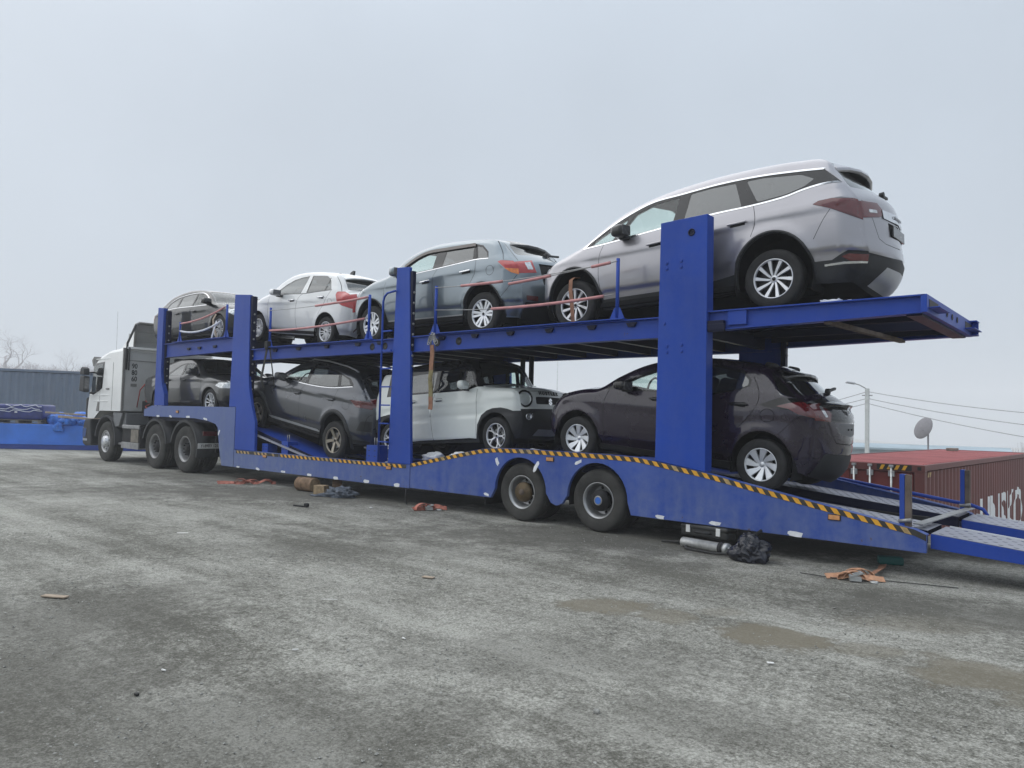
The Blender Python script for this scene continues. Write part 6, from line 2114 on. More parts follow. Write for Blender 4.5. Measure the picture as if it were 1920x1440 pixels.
# floor between the tracks, chassis beams, axles
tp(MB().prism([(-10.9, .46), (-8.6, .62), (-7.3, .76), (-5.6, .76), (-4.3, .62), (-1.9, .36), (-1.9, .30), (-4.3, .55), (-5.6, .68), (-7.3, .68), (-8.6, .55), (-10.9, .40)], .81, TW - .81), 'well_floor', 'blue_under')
for y in (.83, TW - .91):
    tp(MB().prism([(-14.8, .62), (-14.8, .40), (-13.5, .32), (-1.9, .28), (-1.9, .42), (-7, .60), (-10.5, .44)], y, y + .08), 'chassis_beam', 'chassis_black')
tp(MB().box(-18.45, -14.82, .3, TW - .3, 1.235, 1.262), 'gooseneck_floor', 'blue_under')
tp(MB().prism([(-14.86, 1.20), (-14.30, .62), (-14.30, .30), (-14.80, .30)], .06, TW - .06), 'gooseneck_bulkhead', 'blue_under')
for ax in AX:
    tp(MB().tube([(ax, .45, .40), (ax, TW - .45, .40)], .07, 12), 'axle', 'chassis_black')
    tp(MB().box(ax - .35, ax + .35, .62, .80, .30, .52).box(ax - .35, ax + .35, TW - .80, TW - .62, .30, .52), 'suspension', 'chassis_black')
    tp(MB().lathe([(.2, .36), (.2, .50)], 20, c=(ax, 0, .40)).lathe([(.2, TW - .36), (.2, TW - .5)], 20, c=(ax, 0, .40)), 'brake_drum', 'chassis_black')
# wheel housings close the openings
for ax in AX:
    for y0, y1 in ((.055, .70), (TW - .70, TW - .055)):
        v, f = [], []
        for i in range(15):
            a = -.25 + (math.pi + .5) * i / 14
            for y in (y0, y1):
                v.append((ax + .475 * math.cos(a), y, .42 + .475 * math.sin(a)))
        for i in range(14):
            f.append((2 * i, 2 * i + 1, 2 * i + 3, 2 * i + 2))
        mb = MB()
        mb.add(v, f, 0, True)
        tp(mb, 'wheel_housing', 'chassis_black')


def truck_wheel(parent, loc, r, rim, w, offset, hub, far=False, steer=False, tyre_mat='rubber_dusty', wheel_mat='wheel_silver', hub_mat='chassis_black', dual=True):
    """heavy wheel: outer face at loc.y looking to -y"""
    base = MB()
    if hub == 'hubbed':
        base.lathe([(rim * .62, offset * .5), (rim * .60, offset * .18), (rim * .42, offset * .10), (rim * .40, offset * .06), (.001, offset * .06)], 28)
    elif hub == 'steer':
        base.lathe([(rim * .55, .03), (rim * .5, -.035), (rim * .36, -.055), (.001, -.06)], 24)
    else:
        base.lathe([(rim * .58, offset), (rim * .50, offset * .45), (rim * .34, offset * .38), (rim * .30, offset * .25), (.001, offset * .22)], 24)
    hb = base.build('wheel', None, parent, mats=[hub_mat])
    hb.location = loc
    if far:
        hb.rotation_euler = (0, 0, math.pi)
    t = MB()
    prof = [(rim, .03), (rim * 1.04, .008), (rim * 1.10, .0), (r * .80, -.006), (r * .90, -.002), (r * .955, .008), (r * .985, .03), (r, .045)]
    for g in (.25, .5, .75):
        prof += [(r, w * g - .008), (r * .978, w * g - .006), (r * .978, w * g + .006), (r, w * g + .008)]
    prof += [(r, w - .045), (r * .97, w - .01), (r * .9, w), (rim, w)]
    t.lathe(prof, 56)
    if dual:
        t.lathe([(p, q + w + .05) for p, q in prof], 40)
    t.build('tyre', tyre_mat, hb)
    k = MB()
    k.lathe([(rim * .985, .03), (rim * 1.03, .012), (rim * 1.035, .004), (rim * .99, .004), (rim * .965, .018), (rim * .93, .022), (rim * .90, .05), (rim * .86, offset * .8), (rim * .80, offset)], 48, 0)
    k.lathe([(rim * .80, offset), (rim * .52, offset + .01)], 40, 0)
    n = 8
    for i in range(n):
        a = 2 * math.pi * i / n + .2
        k.lathe([(.001, offset - .003), (rim * .085, offset - .003), (rim * .095, offset + .002)], 12, 1, c=(rim * .70 * math.cos(a), 0, rim * .70 * math.sin(a)))
    k.build('rim', None, hb, mats=[wheel_mat, 'print_black'])
    if hub == 'drive' or hub == 'steer':
        nb = MB()
        for i in range(10):
            a = 2 * math.pi * i / 10
            y = offset * .40 if hub == 'drive' else -.01
            nb.lathe([(.016, y + .02), (.016, y - .03), (.001, y - .03)], 6, c=(rim * .46 * math.cos(a), 0, rim * .46 * math.sin(a)))
        nb.build('wheel_nuts', 'steel_grey' if hub == 'steer' else 'chassis_black', hb)
    return hb


for i, ax in enumerate(AX):
    w_ = truck_wheel(TR, (ax + 9, .035 - 1.25, .40), .40, .225, .215, .15, 'hubbed', hub_mat='hub_brown' if i == 0 else 'chassis_black')
    if i == 1:
        q = MB().lathe([(.062, .006), (.055, -.002), (.045, .0)], 20, 0).lathe([(.044, .002), (.001, .0)], 20, 1)
        q.build('hub_cap', None, w_, mats=['steel_grey', 'beam_blue'])
    else:
        MB().lathe([(.045, .006), (.040, -.006), (.001, -.006)], 8).build('hub_cap', 'steel_rust', w_)
    truck_wheel(TR, (ax + 9, TW - .035 - 1.25, .40), .40, .225, .215, .15, 'hubbed', True)
# mud flaps, air tank and battery box under the bed
tp(MB().box(-7.35, -7.32, .1, .7, .16, .5), 'mud_flap', 'chassis_black')
tp(MB().tube([(-8.4, .7, .48), (-7.5, .7, .48)], .13, 16), 'air_tank', 'chassis_black')

# ================================================================== tractor
TK = thing('tractor_truck', 'white sleeper cab tractor truck with grey roof deflector hauling the trailer', 'truck', (-19, 1.25, 0))


def kp(mb, name, mat, bevel=0.0, parent=None, mats=None):
    o = mb.build(name, mat, parent or TK, bevel, mats)
    if parent is None:
        o.location = (19, -1.25, 0)
    return o


CW0, CW1 = .03, 2.47


def cab_shell():
    """cab lofted across its width from the side profile, corners rounded in plan and at the roof"""
    prof = [(-20.10, 1.34), (-20.10, 2.99), (-20.16, 3.00), (-20.95, 2.97), (-21.55, 2.86), (-21.85, 2.73), (-21.98, 2.60), (-22.12, 2.13), (-22.30, 1.80), (-22.36, 1.60), (-22.40, 1.36), (-22.38, 1.12), (-21.95, 1.12), (-21.55, 1.34)]
    ys = [CW0, CW0 + .03, CW0 + .10, CW0 + .25, CW0 + .6, 1.25]
    ins = [.13, .055, .018, .004, 0, -.03]
    ys = ys + [TW - y for y in reversed(ys[:-1])]
    ins = ins + list(reversed(ins[:-1]))
    cx, cz = -21.0, 2.1
    v, f = [], []
    n = len(prof)
    for y, d in zip(ys, ins):
        for x, z in prof:
            sx = d if x < -21.3 else 0
            sz = d * .8 if z > 2.6 else 0
            v.append((x + (sx if x < cx else -sx), y, z - sz))
    for i in range(len(ys) - 1):
        for k in range(n):
            k2 = (k + 1) % n
            f.append((i * n + k, i * n + k2, (i + 1) * n + k2, (i + 1) * n + k))
    mb = MB()
    mb.add(v, f, 0, False)
    for off, rev in ((0, 0), ((len(ys) - 1) * n, 1)):
        tr = tessellate_polygon([[Vector((x, z, 0)) for x, z in prof]])
        mb.add([v[off + i] for i in range(n)], [tuple(t) for t in tr], 0)
    return mb


cab = kp(cab_shell(), 'cab', 'cab_white', .018)
YC = CW0 - .002
rw = kp(MB().box(-20.098, -20.085, .10, 2.40, 1.36, 2.90), 'cab_rear_wall', 'cab_rear', .004)
kp(MB().box(-20.084, -20.075, .12, 2.38, 2.655, 2.67), 'wall_seam', 'fairing_grey', 0, rw)
kp(MB().box(-20.084, -20.07, .95, 1.55, 1.9, 2.35), 'wall_panel', 'cab_rear', .006, rw)
kp(MB().box(-20.12, -20.06, .035, .085, 1.36, 2.98), 'corner_trim', 'fairing_grey', .004, rw)
kp(MB().box(-20.30, -20.02, .10, 2.40, 2.955, 3.02), 'roof_lip', 'cab_white', .012)
dw = kp(MB().prism([(-22.02, 1.92), (-21.90, 2.56), (-21.30, 2.60), (-21.38, 1.98), (-21.60, 1.90), (-21.9, 1.82)], YC - .012, YC + .02), 'cab_window', 'glass_cab', .004)
kp(MB().prism([(-22.06, 1.86), (-21.93, 2.62), (-21.24, 2.65), (-21.33, 1.94), (-21.56, 1.86), (-21.95, 1.76)], YC - .008, YC + .012), 'window_surround', 'gloss_black', .004)
for pts in ([(-21.47, 1.36), (-21.47, 1.9)], [(-20.66, 1.36), (-20.66, 2.62)], ):
    kp(MB().box(pts[0][0] - .005, pts[0][0] + .005, YC - .003, YC + .01, pts[0][1], pts[1][1]), 'shut_line', 'fairing_grey')
for z, x0, x1 in ((1.74, -22.1, -20.9), (1.58, -21.9, -20.9), (2.72, -21.8, -20.9)):
    kp(MB().box(x0, x1, YC - .012, YC + .02, z, z + .022), 'pressed_rib', 'cab_white', .008)
kp(MB().prism([(-22.03, 2.62), (-22.10, 2.55), (-22.20, 2.72), (-22.06, 2.82)], .05, 2.45), 'sun_visor', 'fairing_grey', .01)
kp(MB().prism([(-22.50, 1.66), (-22.40, 1.70), (-22.40, 1.16), (-22.50, 1.14)], .06, 2.44), 'grille_panel', 'plastic_black', .02)
kp(MB().prism([(-22.05, 1.10), (-22.42, 1.10), (-22.54, .95), (-22.54, .42), (-22.35, .36), (-21.95, .40)], .03, 2.47), 'front_bumper', 'plastic_black', .04)
kp(MB().box(-22.555, -22.535, .05, 2.45, .52, .57), 'bumper_strip', 'silver_plastic', .01)
kp(MB().box(-22.50, -22.2, .022, .028, .50, .56), 'bumper_strip', 'silver_plastic', .002)
kp(MB().prism([(-22.52, .85), (-22.25, .85), (-22.30, .60), (-22.52, .60)], .015, .028), 'corner_lamp', 'lamp_smoke', .004)
kp(MB().prism([(-21.66, 1.32), (-21.48, 1.32), (-21.48, 1.56), (-21.57, 1.58)], YC - .015, YC + .02), 'step_trim', 'fairing_grey', .006)
# mirrors
for sg, yy in ((0, -.20), (1, TW + .20)):
    m1 = kp(MB().prism([(-22.12, 1.86), (-21.78, 1.82), (-21.78, 2.26), (-22.08, 2.28)], yy - .075, yy + .075), 'wing_mirror', 'plastic_black', .035)
    kp(MB().prism([(-22.14, 2.31), (-21.80, 2.29), (-21.82, 2.47), (-21.98, 2.52), (-22.08, 2.48)], yy - .075, yy + .075), 'wide_mirror', 'plastic_black', .035)
    y2 = yy + (.12 if not sg else -.12)
    kp(MB().tube([(-21.95, y2, 2.36), (-21.9, .06 if not sg else TW - .06, 2.38)], .022, 8).tube([(-21.9, y2, 1.82), (-21.86, .06 if not sg else TW - .06, 1.80)], .03, 8), 'mirror_arm', 'plastic_black', 0)
    kp(MB().box(-21.782, -21.772, yy - .055, yy + .055, 1.90, 2.20), 'mirror_glass', 'lamp_smoke', .002)
# roof deflector with open back
df = MB()
pr = [(-20.95, 2.96), (-20.62, 3.16), (-20.35, 3.36), (-20.22, 3.52), (-20.16, 3.66), (-20.06, 3.66), (-20.06, 2.99)]
v = [(x, .28 + .18 * max(0, (z - 3.0)) * .3, z) for x, z in pr] + [(x, TW - .28 - .054 * max(0, z - 3.0), z) for x, z in pr]
n_ = len(pr)
df.add(v, [(i, i + 1, n_ + i + 1, n_ + i) for i in range(4)], 0)
df.add([(x, y + (.0), z) for x, y, z in v[:n_]], [tuple(range(n_))], 1)
df.add(v[n_:], [tuple(reversed(range(n_)))], 1)
dfo = kp(df, 'roof_deflector', None, 0, None, ['cab_rear', 'cab_white'])
so = dfo.modifiers.new('s', 'SOLIDIFY'); so.thickness = .025
kp(MB().tube([(-20.08, .30, 3.0), (-20.08, .32, 3.62), (-20.08, .40, 3.66), (-20.08, TW - .40, 3.66), (-20.08, TW - .32, 3.62), (-20.08, TW - .30, 3.0)], .035, 8), 'deflector_rim', 'fairing_grey', 0)
kp(MB().box(-20.10, -20.085, .33, TW - .33, 3.42, 3.60), 'deflector_brace', 'fairing_grey')
kp(MB().box(-20.55, -20.52, .33, TW - .33, 3.02, 3.40), 'deflector_inner', 'cab_rear')
kp(MB().box(-21.02, -20.86, YC - .03, YC + .01, 1.90, 1.94), 'door_handle', 'fairing_grey', .008)
kp(MB().tube([(-20.05, .42, 1.45), (-19.85, .40, 1.9), (-19.7, .45, 2.05), (-19.58, .5, 2.0)], .014, 6), 'air_line', 'coil_red')
kp(MB().tube([(-20.06, .11, 2.42), (-20.05, .11, 3.1), (-20.05, .30, 3.60)], .03, 8), 'deflector_strut', 'plastic_black')
kp(MB().tube([(-20.02, .16, 2.40), (-20.02, .16, 3.0)], .018, 8), 'deflector_strut', 'plastic_black')
kp(MB().tube([(-21.35, .35, 2.88), (-21.33, .33, 4.05)], .004, 6), 'aerial', 'steel_grey')
# figures on the back wall
for z, t in ((2.515, '90'), (2.345, '80'), (2.18, '60')):
    o = put_text('speed_number', t, .185, 'print_black', TK, (-20.080 + 19, .33 - 1.25, z), (0, 1, 0), (0, 0, 1), .78, .002, .002)
kp(MB().box(-20.083, -20.074, .25, .40, 1.99, 2.06), 'wall_plate', 'fairing_grey', .003)
# air lines and red coils between cab and trailer
co = []
for i in range(60):
    a = i * .55
    co.append((-19.60 + .05 * math.cos(a), .50 + .05 * math.sin(a), 2.02 - i * .013))
kp(MB().tube(co, .012, 6), 'air_line', 'coil_red')
kp(MB().tube([(-20.05, .9, 1.5), (-19.6, .8, 1.3), (-19.2, .9, 1.45), (-18.7, 1.0, 1.35)], .02, 8), 'air_line', 'strap_dark')
kp(MB().box(-20.06, -19.55, .55, .95, 1.22, 1.62), 'valve_box', 'plastic_black', .02)
# chassis
for y in (.82, TW - .90):
    kp(MB().box(-22.2, -15.65, y, y + .08, .72, 1.0), 'chassis_rail', 'chassis_black', .004)
kp(MB().box(-15.66, -15.60, .30, TW - .30, .48, .98), 'rear_beam', 'chassis_black', .01)
np_ = kp(MB().box(-15.598, -15.588, -.12 + .0, .40, .585, .70), 'number_plate', 'plate_white', .004)
put_text('plate_lettering', 'У189ВУ 125', .095, 'print_black', TK, (-15.584 + 19, .14 - 1.25, .643), (0, 1, 0), (0, 0, 1), .80, .001, .001)
kp(MB().box(-15.60, -15.57, -.02, .30, .86, .96), 'tail_lamp', 'lamp_dark_red', .006)
kp(MB().box(-18.6, -17.2, .5, 2.0, 1.02, 1.12), 'fifth_wheel', 'chassis_black', .02)
# engine cover, battery box, tank
kp(MB().box(-20.55, -19.95, .12, .7, .92, 1.30), 'side_box', 'plastic_grey', .02)
bb = kp(MB().box(-20.02, -18.95, .08, .62, .44, 1.0), 'battery_box', 'chassis_black', .015)
kp(MB().box(-20.0, -18.98, .05, .60, .90, 1.0), 'box_lid', 'steel_grey', .02, bb)
kp(MB().box(-20.0, -18.98, .05, .60, .40, .56), 'box_step', 'steel_grey', .01, bb)
kp(MB().lathe([(.17, -.52), (.17, 0), (.14, -.0), (.001, .005)], 20, c=(-19.72, .60, .74)), 'air_tank', 'chassis_black', 0, bb)
kp(MB().box(-19.45, -19.02, .055, .075, .57, .89), 'box_door', 'pallet_wood', .008, bb)
kp(MB().tube([(-20.3, .12, .5), (-19.95, .12, .5)], .03, 8), 'exhaust_tip', 'steel_grey')
kp(MB().prism([(-20.6, 1.30), (-20.0, 1.30), (-20.2, .95), (-20.5, .92)], .05, .10), 'side_panel', 'plastic_grey', .01)
kp(MB().box(-20.5, -18.9, .75, TW - .75, .4, .8), 'transmission', 'chassis_black')
kp(MB().box(-22.0, -20.1, .5, TW - .5, .5, 1.3), 'engine', 'chassis_black')


def fender(cx, r, y0, y1, a0, a1, name='mudguard', mat='plastic_black', zc=.53):
    v, f = [], []
    n = 18
    for i in range(n + 1):
        a = R(a0 + (a1 - a0) * i / n)
        for (rr, y) in ((r, y0), (r, y1), (r + .03, y1), (r + .03, y0), (r - .015, y0 - .004), (r + .045, y0 - .004)):
            v.append((cx + rr * math.cos(a), y, zc + rr * math.sin(a)))
    for i in range(n):
        a, b = i * 6, (i + 1) * 6
        for k, k2 in ((0, 1), (1, 2), (2, 3), (3, 0), (4, 5)):
            f.append((a + k, a + k2, b + k2, b + k))
    mb = MB()
    mb.add(v, f, 0, True)
    return kp(mb, name, mat)


for y0, y1 in ((.02, .55), (TW - .55, TW - .02)):
    fender(-18.05, .62, y0, y1, 8, 165)
    fender(-16.55, .62, y0, y1, -14, 168)
    fender(-20.98, .64, y0, y1, -8, 172, zc=.55)
for far in (False, True):
    yy = .04 if not far else TW - .04
    for x in (-18.05, -16.53):
        truck_wheel(TK, (x + 19, yy - 1.25, .53), .53, .285, .26, .17, 'drive', far, tyre_mat='rubber_dusty', wheel_mat='steel_grey')
    truck_wheel(TK, (-20.98 + 19, yy - 1.25, .53), .53, .285, .28, .02, 'steer', far, dual=False, hub_mat='alloy')

# ================================================================== yard behind the transporter
PER, DEP = .28, .036


def wave(s):
    t = (s / PER) % 1.0
    if t < .25:
        return 0.
    if t < .5:
        return -DEP * (t - .25) / .25
    if t < .75:
        return -DEP
    return -DEP * (1 - (t - .75) / .25)


def corrugated(L, z0, z1, along, off, out):
    """pressed steel wall of length L; along/out unit vectors, off = start point"""
    a, o, p = Vector(along), Vector(out), Vector(off)
    s = [0.0]
    while s[-1] < L - 1e-6:
        s.append(min(L, round((int(s[-1] / (PER / 4) + 1e-6) + 1) * PER / 4, 6)))
    v, f = [], []
    for x in s:
        q = p + a * x + o * wave(x)
        v += [(q.x, q.y, z0), (q.x, q.y, z1)]
    for i in range(len(s) - 1):
        f.append((2 * i, 2 * i + 2, 2 * i + 3, 2 * i + 1))
    mb = MB()
    mb.add(v, f)
    return mb


def container(name, label, loc, rz, L, H, W, wall, rail, roof, door, text=None):
    """local: length along +y, width along -x..0, right-hand long side at x=0, door end at y=0"""
    t = thing(name, label, 'container', loc, (0, 0, rz))
    corrugated(L - .3, .16, H - .12, (0, 1, 0), (-.02, .15, 0), (1, 0, 0)).build('side_wall', wall, t)
    corrugated(L - .3, .16, H - .12, (0, 1, 0), (-W + .02, .15, 0), (-1, 0, 0)).build('side_wall', wall, t)
    corrugated(W - .3, .16, H - .12, (1, 0, 0), (-W + .15, L - .02, 0), (0, 1, 0)).build('end_wall', wall, t)
    rf = MB().box(-W + .03, -.03, .03, L - .03, H - .05, H - .018)
    y = .4
    while y < L - .3:
        rf.box(-W + .15, -.15, y, y + .09, H - .018, H - .006)
        y += .21
    rf.build('roof', roof, t)
    for x0 in (-W, -.16):
        for y0 in (0, L - .16):
            MB().box(x0, x0 + .16, y0, y0 + .16, .12, H - .12).build('corner_post', rail, t, .008)
            for z0 in (0, H - .12):
                c = MB().box(x0 - .004, x0 + .164, y0 - .004, y0 + .164, z0, z0 + .12).build('corner_casting', rail, t, .01)
                MB().box(x0 + .05, x0 + .11, y0 - .006, y0 - .003, z0 + .03, z0 + .09).build('casting_hole', 'print_black', c)
    for x0 in (-W + .0, -.06):
        MB().box(x0, x0 + .06, .16, L - .16, H - .10, H).build('top_rail', rail, t, .006)
        MB().box(x0, x0 + .06, .16, L - .16, 0.02, .16).build('bottom_rail', rail, t, .006)
    MB().box(-W + .16, -.16, .0, .08, H - .13, H).build('header', rail, t, .006)
    MB().box(-W + .16, -.16, .0, .08, .02, .15).build('threshold', rail, t, .006)
    MB().box(-W + .16, -.16, L - .08, L, H - .12, H).build('header', rail, t, .006)
    for k in (0, 1):
        xa = -W + .17 + k * (W - .34) / 2
        xb = xa + (W - .34) / 2 - .01
        d = MB().box(xa, xb, .03, .07, .16, H - .14).build('door', door, t, .008)
        for z in (.7, 1.25, 1.8):
            MB().box(xa + .1, xb - .1, .022, .032, z, z + .38).build('door_panel', door, d, .008)
        for fx in (.25, .62) if k == 0 else (.30, .68):
            x = xa + (xb - xa) * fx
            if text is not None and k == 1:
                x = {.30: -.87, .68: -.52}[fx]
            if text is not None and k == 0 and fx == .62:
                x = -1.14
            r_ = MB().tube([(x, -.02, .10), (x, -.02, H - .03)], .019, 8).build('locking_rod', 'rod_steel', t)
            for z in (H - .22, 1.6, .5):
                MB().box(x - .05, x + .05, -.035, .03, z, z + .10).build('rod_bracket', 'rod_steel', r_, .008)
            MB().box(x - .035, x + .035, -.045, .01, H - .06, H - .02).build('rod_cam', 'rod_steel', r_, .006)
    return t


# red container on the lower ground beyond the ramps
rc = container('shipping_container', 'rust red shipping container with white lettering beyond the loading ramps', (-2.90, 6.30, -1.80), R(-1.6), 12.0, 2.59, 2.44, 'container_red', 'container_red', 'container_roof', 'container_door', text=True)
for k in range(4):
    x = -.72 + k * .12
    MB().prism([(x, 2.49), (x + .055, 2.49), (x + .095, 2.57), (x + .04, 2.57)], -.004, .002).build('warning_stripe', 'tape_yellow', rc)
MB().box(-.76, -.20, -.002, .001, 2.48, 2.58).build('warning_panel', 'print_black', rc)
for k in range(2):
    MB().prism([(.20 + k * .12, 2.38), (.26 + k * .12, 2.38), (.31 + k * .12, 2.46), (.25 + k * .12, 2.46)], -.001, .004, axis='x').build('warning_stripe', 'tape_yellow_worn', rc)
me = text_mesh('LINSKO', 1.72, 0.0, .02)
bm = bmesh.new()
bm.from_mesh(me)
bpy.data.meshes.remove(me)
xs_ = [v.co.x for v in bm.verts]
x0_, x1_ = min(xs_), max(xs_)
Y0, Y1 = 4.75, 10.25
for v in bm.verts:
    v.co = Vector((0, Y0 + (v.co.x - x0_) / (x1_ - x0_) * (Y1 - Y0), 1.04 + v.co.y))
y = math.floor(Y0 / (PER / 4)) * PER / 4 + .15 % (PER / 4)
while y < Y1:
    g = list(bm.verts) + list(bm.edges) + list(bm.faces)
    bmesh.ops.bisect_plane(bm, geom=g, dist=1e-5, plane_co=(0, y, 0), plane_no=(0, 1, 0))
    y += PER / 4
for v in bm.verts:
    v.co.x = -.02 + wave(v.co.y - .15) + .004
me = bpy.data.meshes.new('lettering')
bm.to_mesh(me)
bm.free()
link('lettering', me, 'print_white', rc)
tag(MB().box(-.12, .12, -.25, .25, 0, .08).build('timber_block', 'pallet_wood', None, .01), 'small dark timber block lying on the far end of the red container roof', 'block').location = (-4.35, 16.9, .79)

# grey blue container on the left
A_, B_ = Vector((-34.97, 1.23, 0)), Vector((-33.67, 4.02, 0))
dv = (B_ - A_).normalized()
ang = math.atan2(dv.y, dv.x) - math.pi / 2
st = A_ - dv * 8.0
container('shipping_container', 'grey blue shipping container standing behind the blue platform on the left', (st.x, st.y, 0), ang, 13.2, 2.896, 2.44, 'container_grey', 'container_grey', 'container_grey', 'container_grey')

# long blue steel platform in front of it
pa, pb = Vector((-28.39, -.36, 0)), Vector((-26.63, 1.57, 0))
pd = (pb - pa).normalized()
pang = math.atan2(pd.y, pd.x)


def PW(s, t, z=0):
    """platform frame: s along its front edge from the picture's left border, t away from the camera"""
    q = pa + pd * s + Vector((-pd.y, pd.x, 0)) * t
    return (q.x, q.y, z)


pl = thing('steel_platform', 'long low bright blue steel platform on the ground at the far left', 'platform', PW(-1, 0), (0, 0, pang))
MB().prism([(0.0, .17), (.06, .80), (.10, .82), (2.3, .82), (2.3, .17)], -6, 7, axis='x').build('platform_body', 'beam_blue', pl, .01)
MB().prism([(-.03, .0), (-.03, .165), (2.3, .165), (2.3, 0)], -6, 7, axis='x').build('base_channel', 'beam_dark_blue', pl, .01)
MB().box(-6, 7, -.045, -.005, .155, .185).build('base_lip', 'beam_blue', pl, .005)


def crumple(name, mat, size, loc, rz=0, seed=0, amp=.25, sub=4, freq=2.2, parent=None, flat=.0):
    bm = bmesh.new()
    bmesh.ops.create_icosphere(bm, subdivisions=sub, radius=1)
    off = Vector((seed * 7.3, seed * 3.1, seed))
    for v in bm.verts:
        n1 = noise.noise(v.co * freq + off)
        n2 = abs(noise.noise(v.co * freq * 2.0 + off))
        k = 1 + amp * n1 - amp * 1.1 * n2
        v.co = v.co * k
        if v.co.z < -.35:
            v.co.z = -.35 + (v.co.z + .35) * .1
        v.co = Vector((v.co.x * size[0], v.co.y * size[1], (v.co.z + .38) * size[2]))
    for f in bm.faces:
        f.smooth = True
    me = bpy.data.meshes.new(name)
    bm.to_mesh(me)
    bm.free()
    o = link(name, me, mat, parent)
    o.location = loc
    o.rotation_euler = (0, 0, rz)
    return o


# pallet with a wrapped load
pt = thing('pallet', 'weathered grey timber pallet on the blue platform under the navy wrapped load', 'pallet', PW(.35, .62, .82), (0, 0, pang))
for i in range(5):
    MB().box(-.8, .8, -.4 + i * .19, -.4 + i * .19 + .11, .11, .135).build('slat', 'pallet_wood', pt, .003)
for x in (-.74, -.05, .64):
    MB().box(x, x + .10, -.40, .47, .022, .108).build('bearer', 'pallet_wood', pt, .003)
for y in (-.40, .35):
    MB().box(-.8, .8, y, y + .12, 0, .021).build('slat', 'pallet_wood', pt, .003)
ld = soft_box('wrapped_load', 'tarp_navy', None, (1.65, .95, .50), PW(.33, .62, 1.212), .10, (0, 0, pang))
tag(ld, 'navy blue plastic wrapped load stacked on the timber pallet', 'load')
fm_ = MB()
for z0, a, b in ((.10, -.8, .75), (.03, -.7, .82), (.20, -.3, .8)):
    fm_.tube([(a + (b - a) * i / 12, -.482 - .004 * (i % 2), z0 + .03 * math.sin(i * 1.3 + z0 * 9) + .015 * math.sin(i * 2.7)) for i in range(13)], .012, 5)
fm_.build('film_fold', 'film_white', ld)
MB().box(-.02, .06, -.487, -.477, -.03, .01).build('label_sticker', 'print_white', ld)
for i, (s, t, sx, sy, sz, sd, lb) in enumerate(((1.55, .5, .38, .35, .30, 1, 'crumpled bright blue tarpaulin next to the timber pallet'), (1.95, .15, .24, .30, .22, 2, 'crumpled blue tarpaulin hanging over the edge of the blue platform'),
                                                (2.35, .4, .42, .30, .20, 3, 'crumpled blue tarpaulin under the long timber poles near the truck cab'), (2.25, .75, .45, .3, .32, 5, 'folded blue tarpaulin behind the long timber poles'))):
    o = crumple('tarpaulin', 'tarp_blue', (sx, sy, sz), PW(s, t, .82), pang + i, sd, .30, 4, 1.7)
    tag(o, lb, 'tarpaulin', 'blue tarpaulins on the platform')
o = crumple('tarpaulin_flap', 'tarp_blue', (.16, .05, .22), PW(1.75, -.02, .60), pang, 9, .5)
tag(o, 'loose blue tarpaulin flap drooping down the front of the blue platform', 'tarpaulin')
for i, (s0, t0, z0, s1, t1, z1, lb) in enumerate(((1.30, .05, 1.22, 3.6, .2, 1.09, 'upper thin pale timber pole lying over the blue tarpaulins'), (1.75, -.06, 1.09, 3.8, -.02, .98, 'lower thicker pale timber pole lying over the blue tarpaulins'))):
    o = MB().obox(PW(s0, t0, z0), PW(s1, t1, z1), .06, .055 + .02 * i).build('timber_pole', 'plank', None, .008)
    tag(o, lb, 'pole')

# ---- bare trees in the fog
def bare_tree(name, label, loc, H, seed, spread=1.0, trunk=.30, levels=6):
    rng = random.Random(seed)
    t = thing(name, label, 'tree', loc, (0, 0, rng.uniform(0, 6)), 'bare trees in the fog')
    tr, cr = MB(), MB()

    def grow(p, d, L, r, lev):
        n = 4
        pts, rad = [p.copy()], [r]
        for i in range(n):
            d = (d + Vector((rng.uniform(-1, 1), rng.uniform(-1, 1), rng.uniform(-.5, .7))) * (.16 + .05 * lev)).normalized()
            p = p + d * (L / n)
            pts.append(p.copy())
            rad.append(r * (1 - .4 * (i + 1) / n))
        (tr if lev == 0 else cr).tube(pts, r, 6 if lev < 2 else 4, radii=rad, cap=False)
        if lev >= levels:
            return
        k = 3 if lev < 2 else (2 if rng.random() < .55 else 3)
        for i in range(k):
            ax = d.orthogonal().normalized()
            ax.rotate(Matrix.Rotation(rng.uniform(0, 6.28) + i * 2.1, 3, d))
            nd = (d * rng.uniform(.55, .9) + ax * rng.uniform(.5, 1.0) * spread + Vector((0, 0, .12))).normalized()
            j = n if i == 0 else rng.randint(2, n)
            grow(pts[j].copy(), nd, L * rng.uniform(.62, .82), rad[j] * .68, lev + 1)
    grow(Vector((0, 0, -1)), Vector((0, 0, 1)), H * .30, H * trunk * .075, 0)
    top = max(v_[2] for v_ in cr.v)
    for mb_ in (tr, cr):
        mb_.v = [(a_ * H / top, b_ * H / top, c_ * H / top) for a_, b_, c_ in mb_.v]
    tr.build('trunk', 'bark', t)
    cr.build('crown', 'bark', t)
    return t


def at_az(az, d):
    a = R(az)
    x, y = d * math.sin(a), -7.894 + d * math.cos(a)
    return (x, y, ground_h(x, y) - .1)


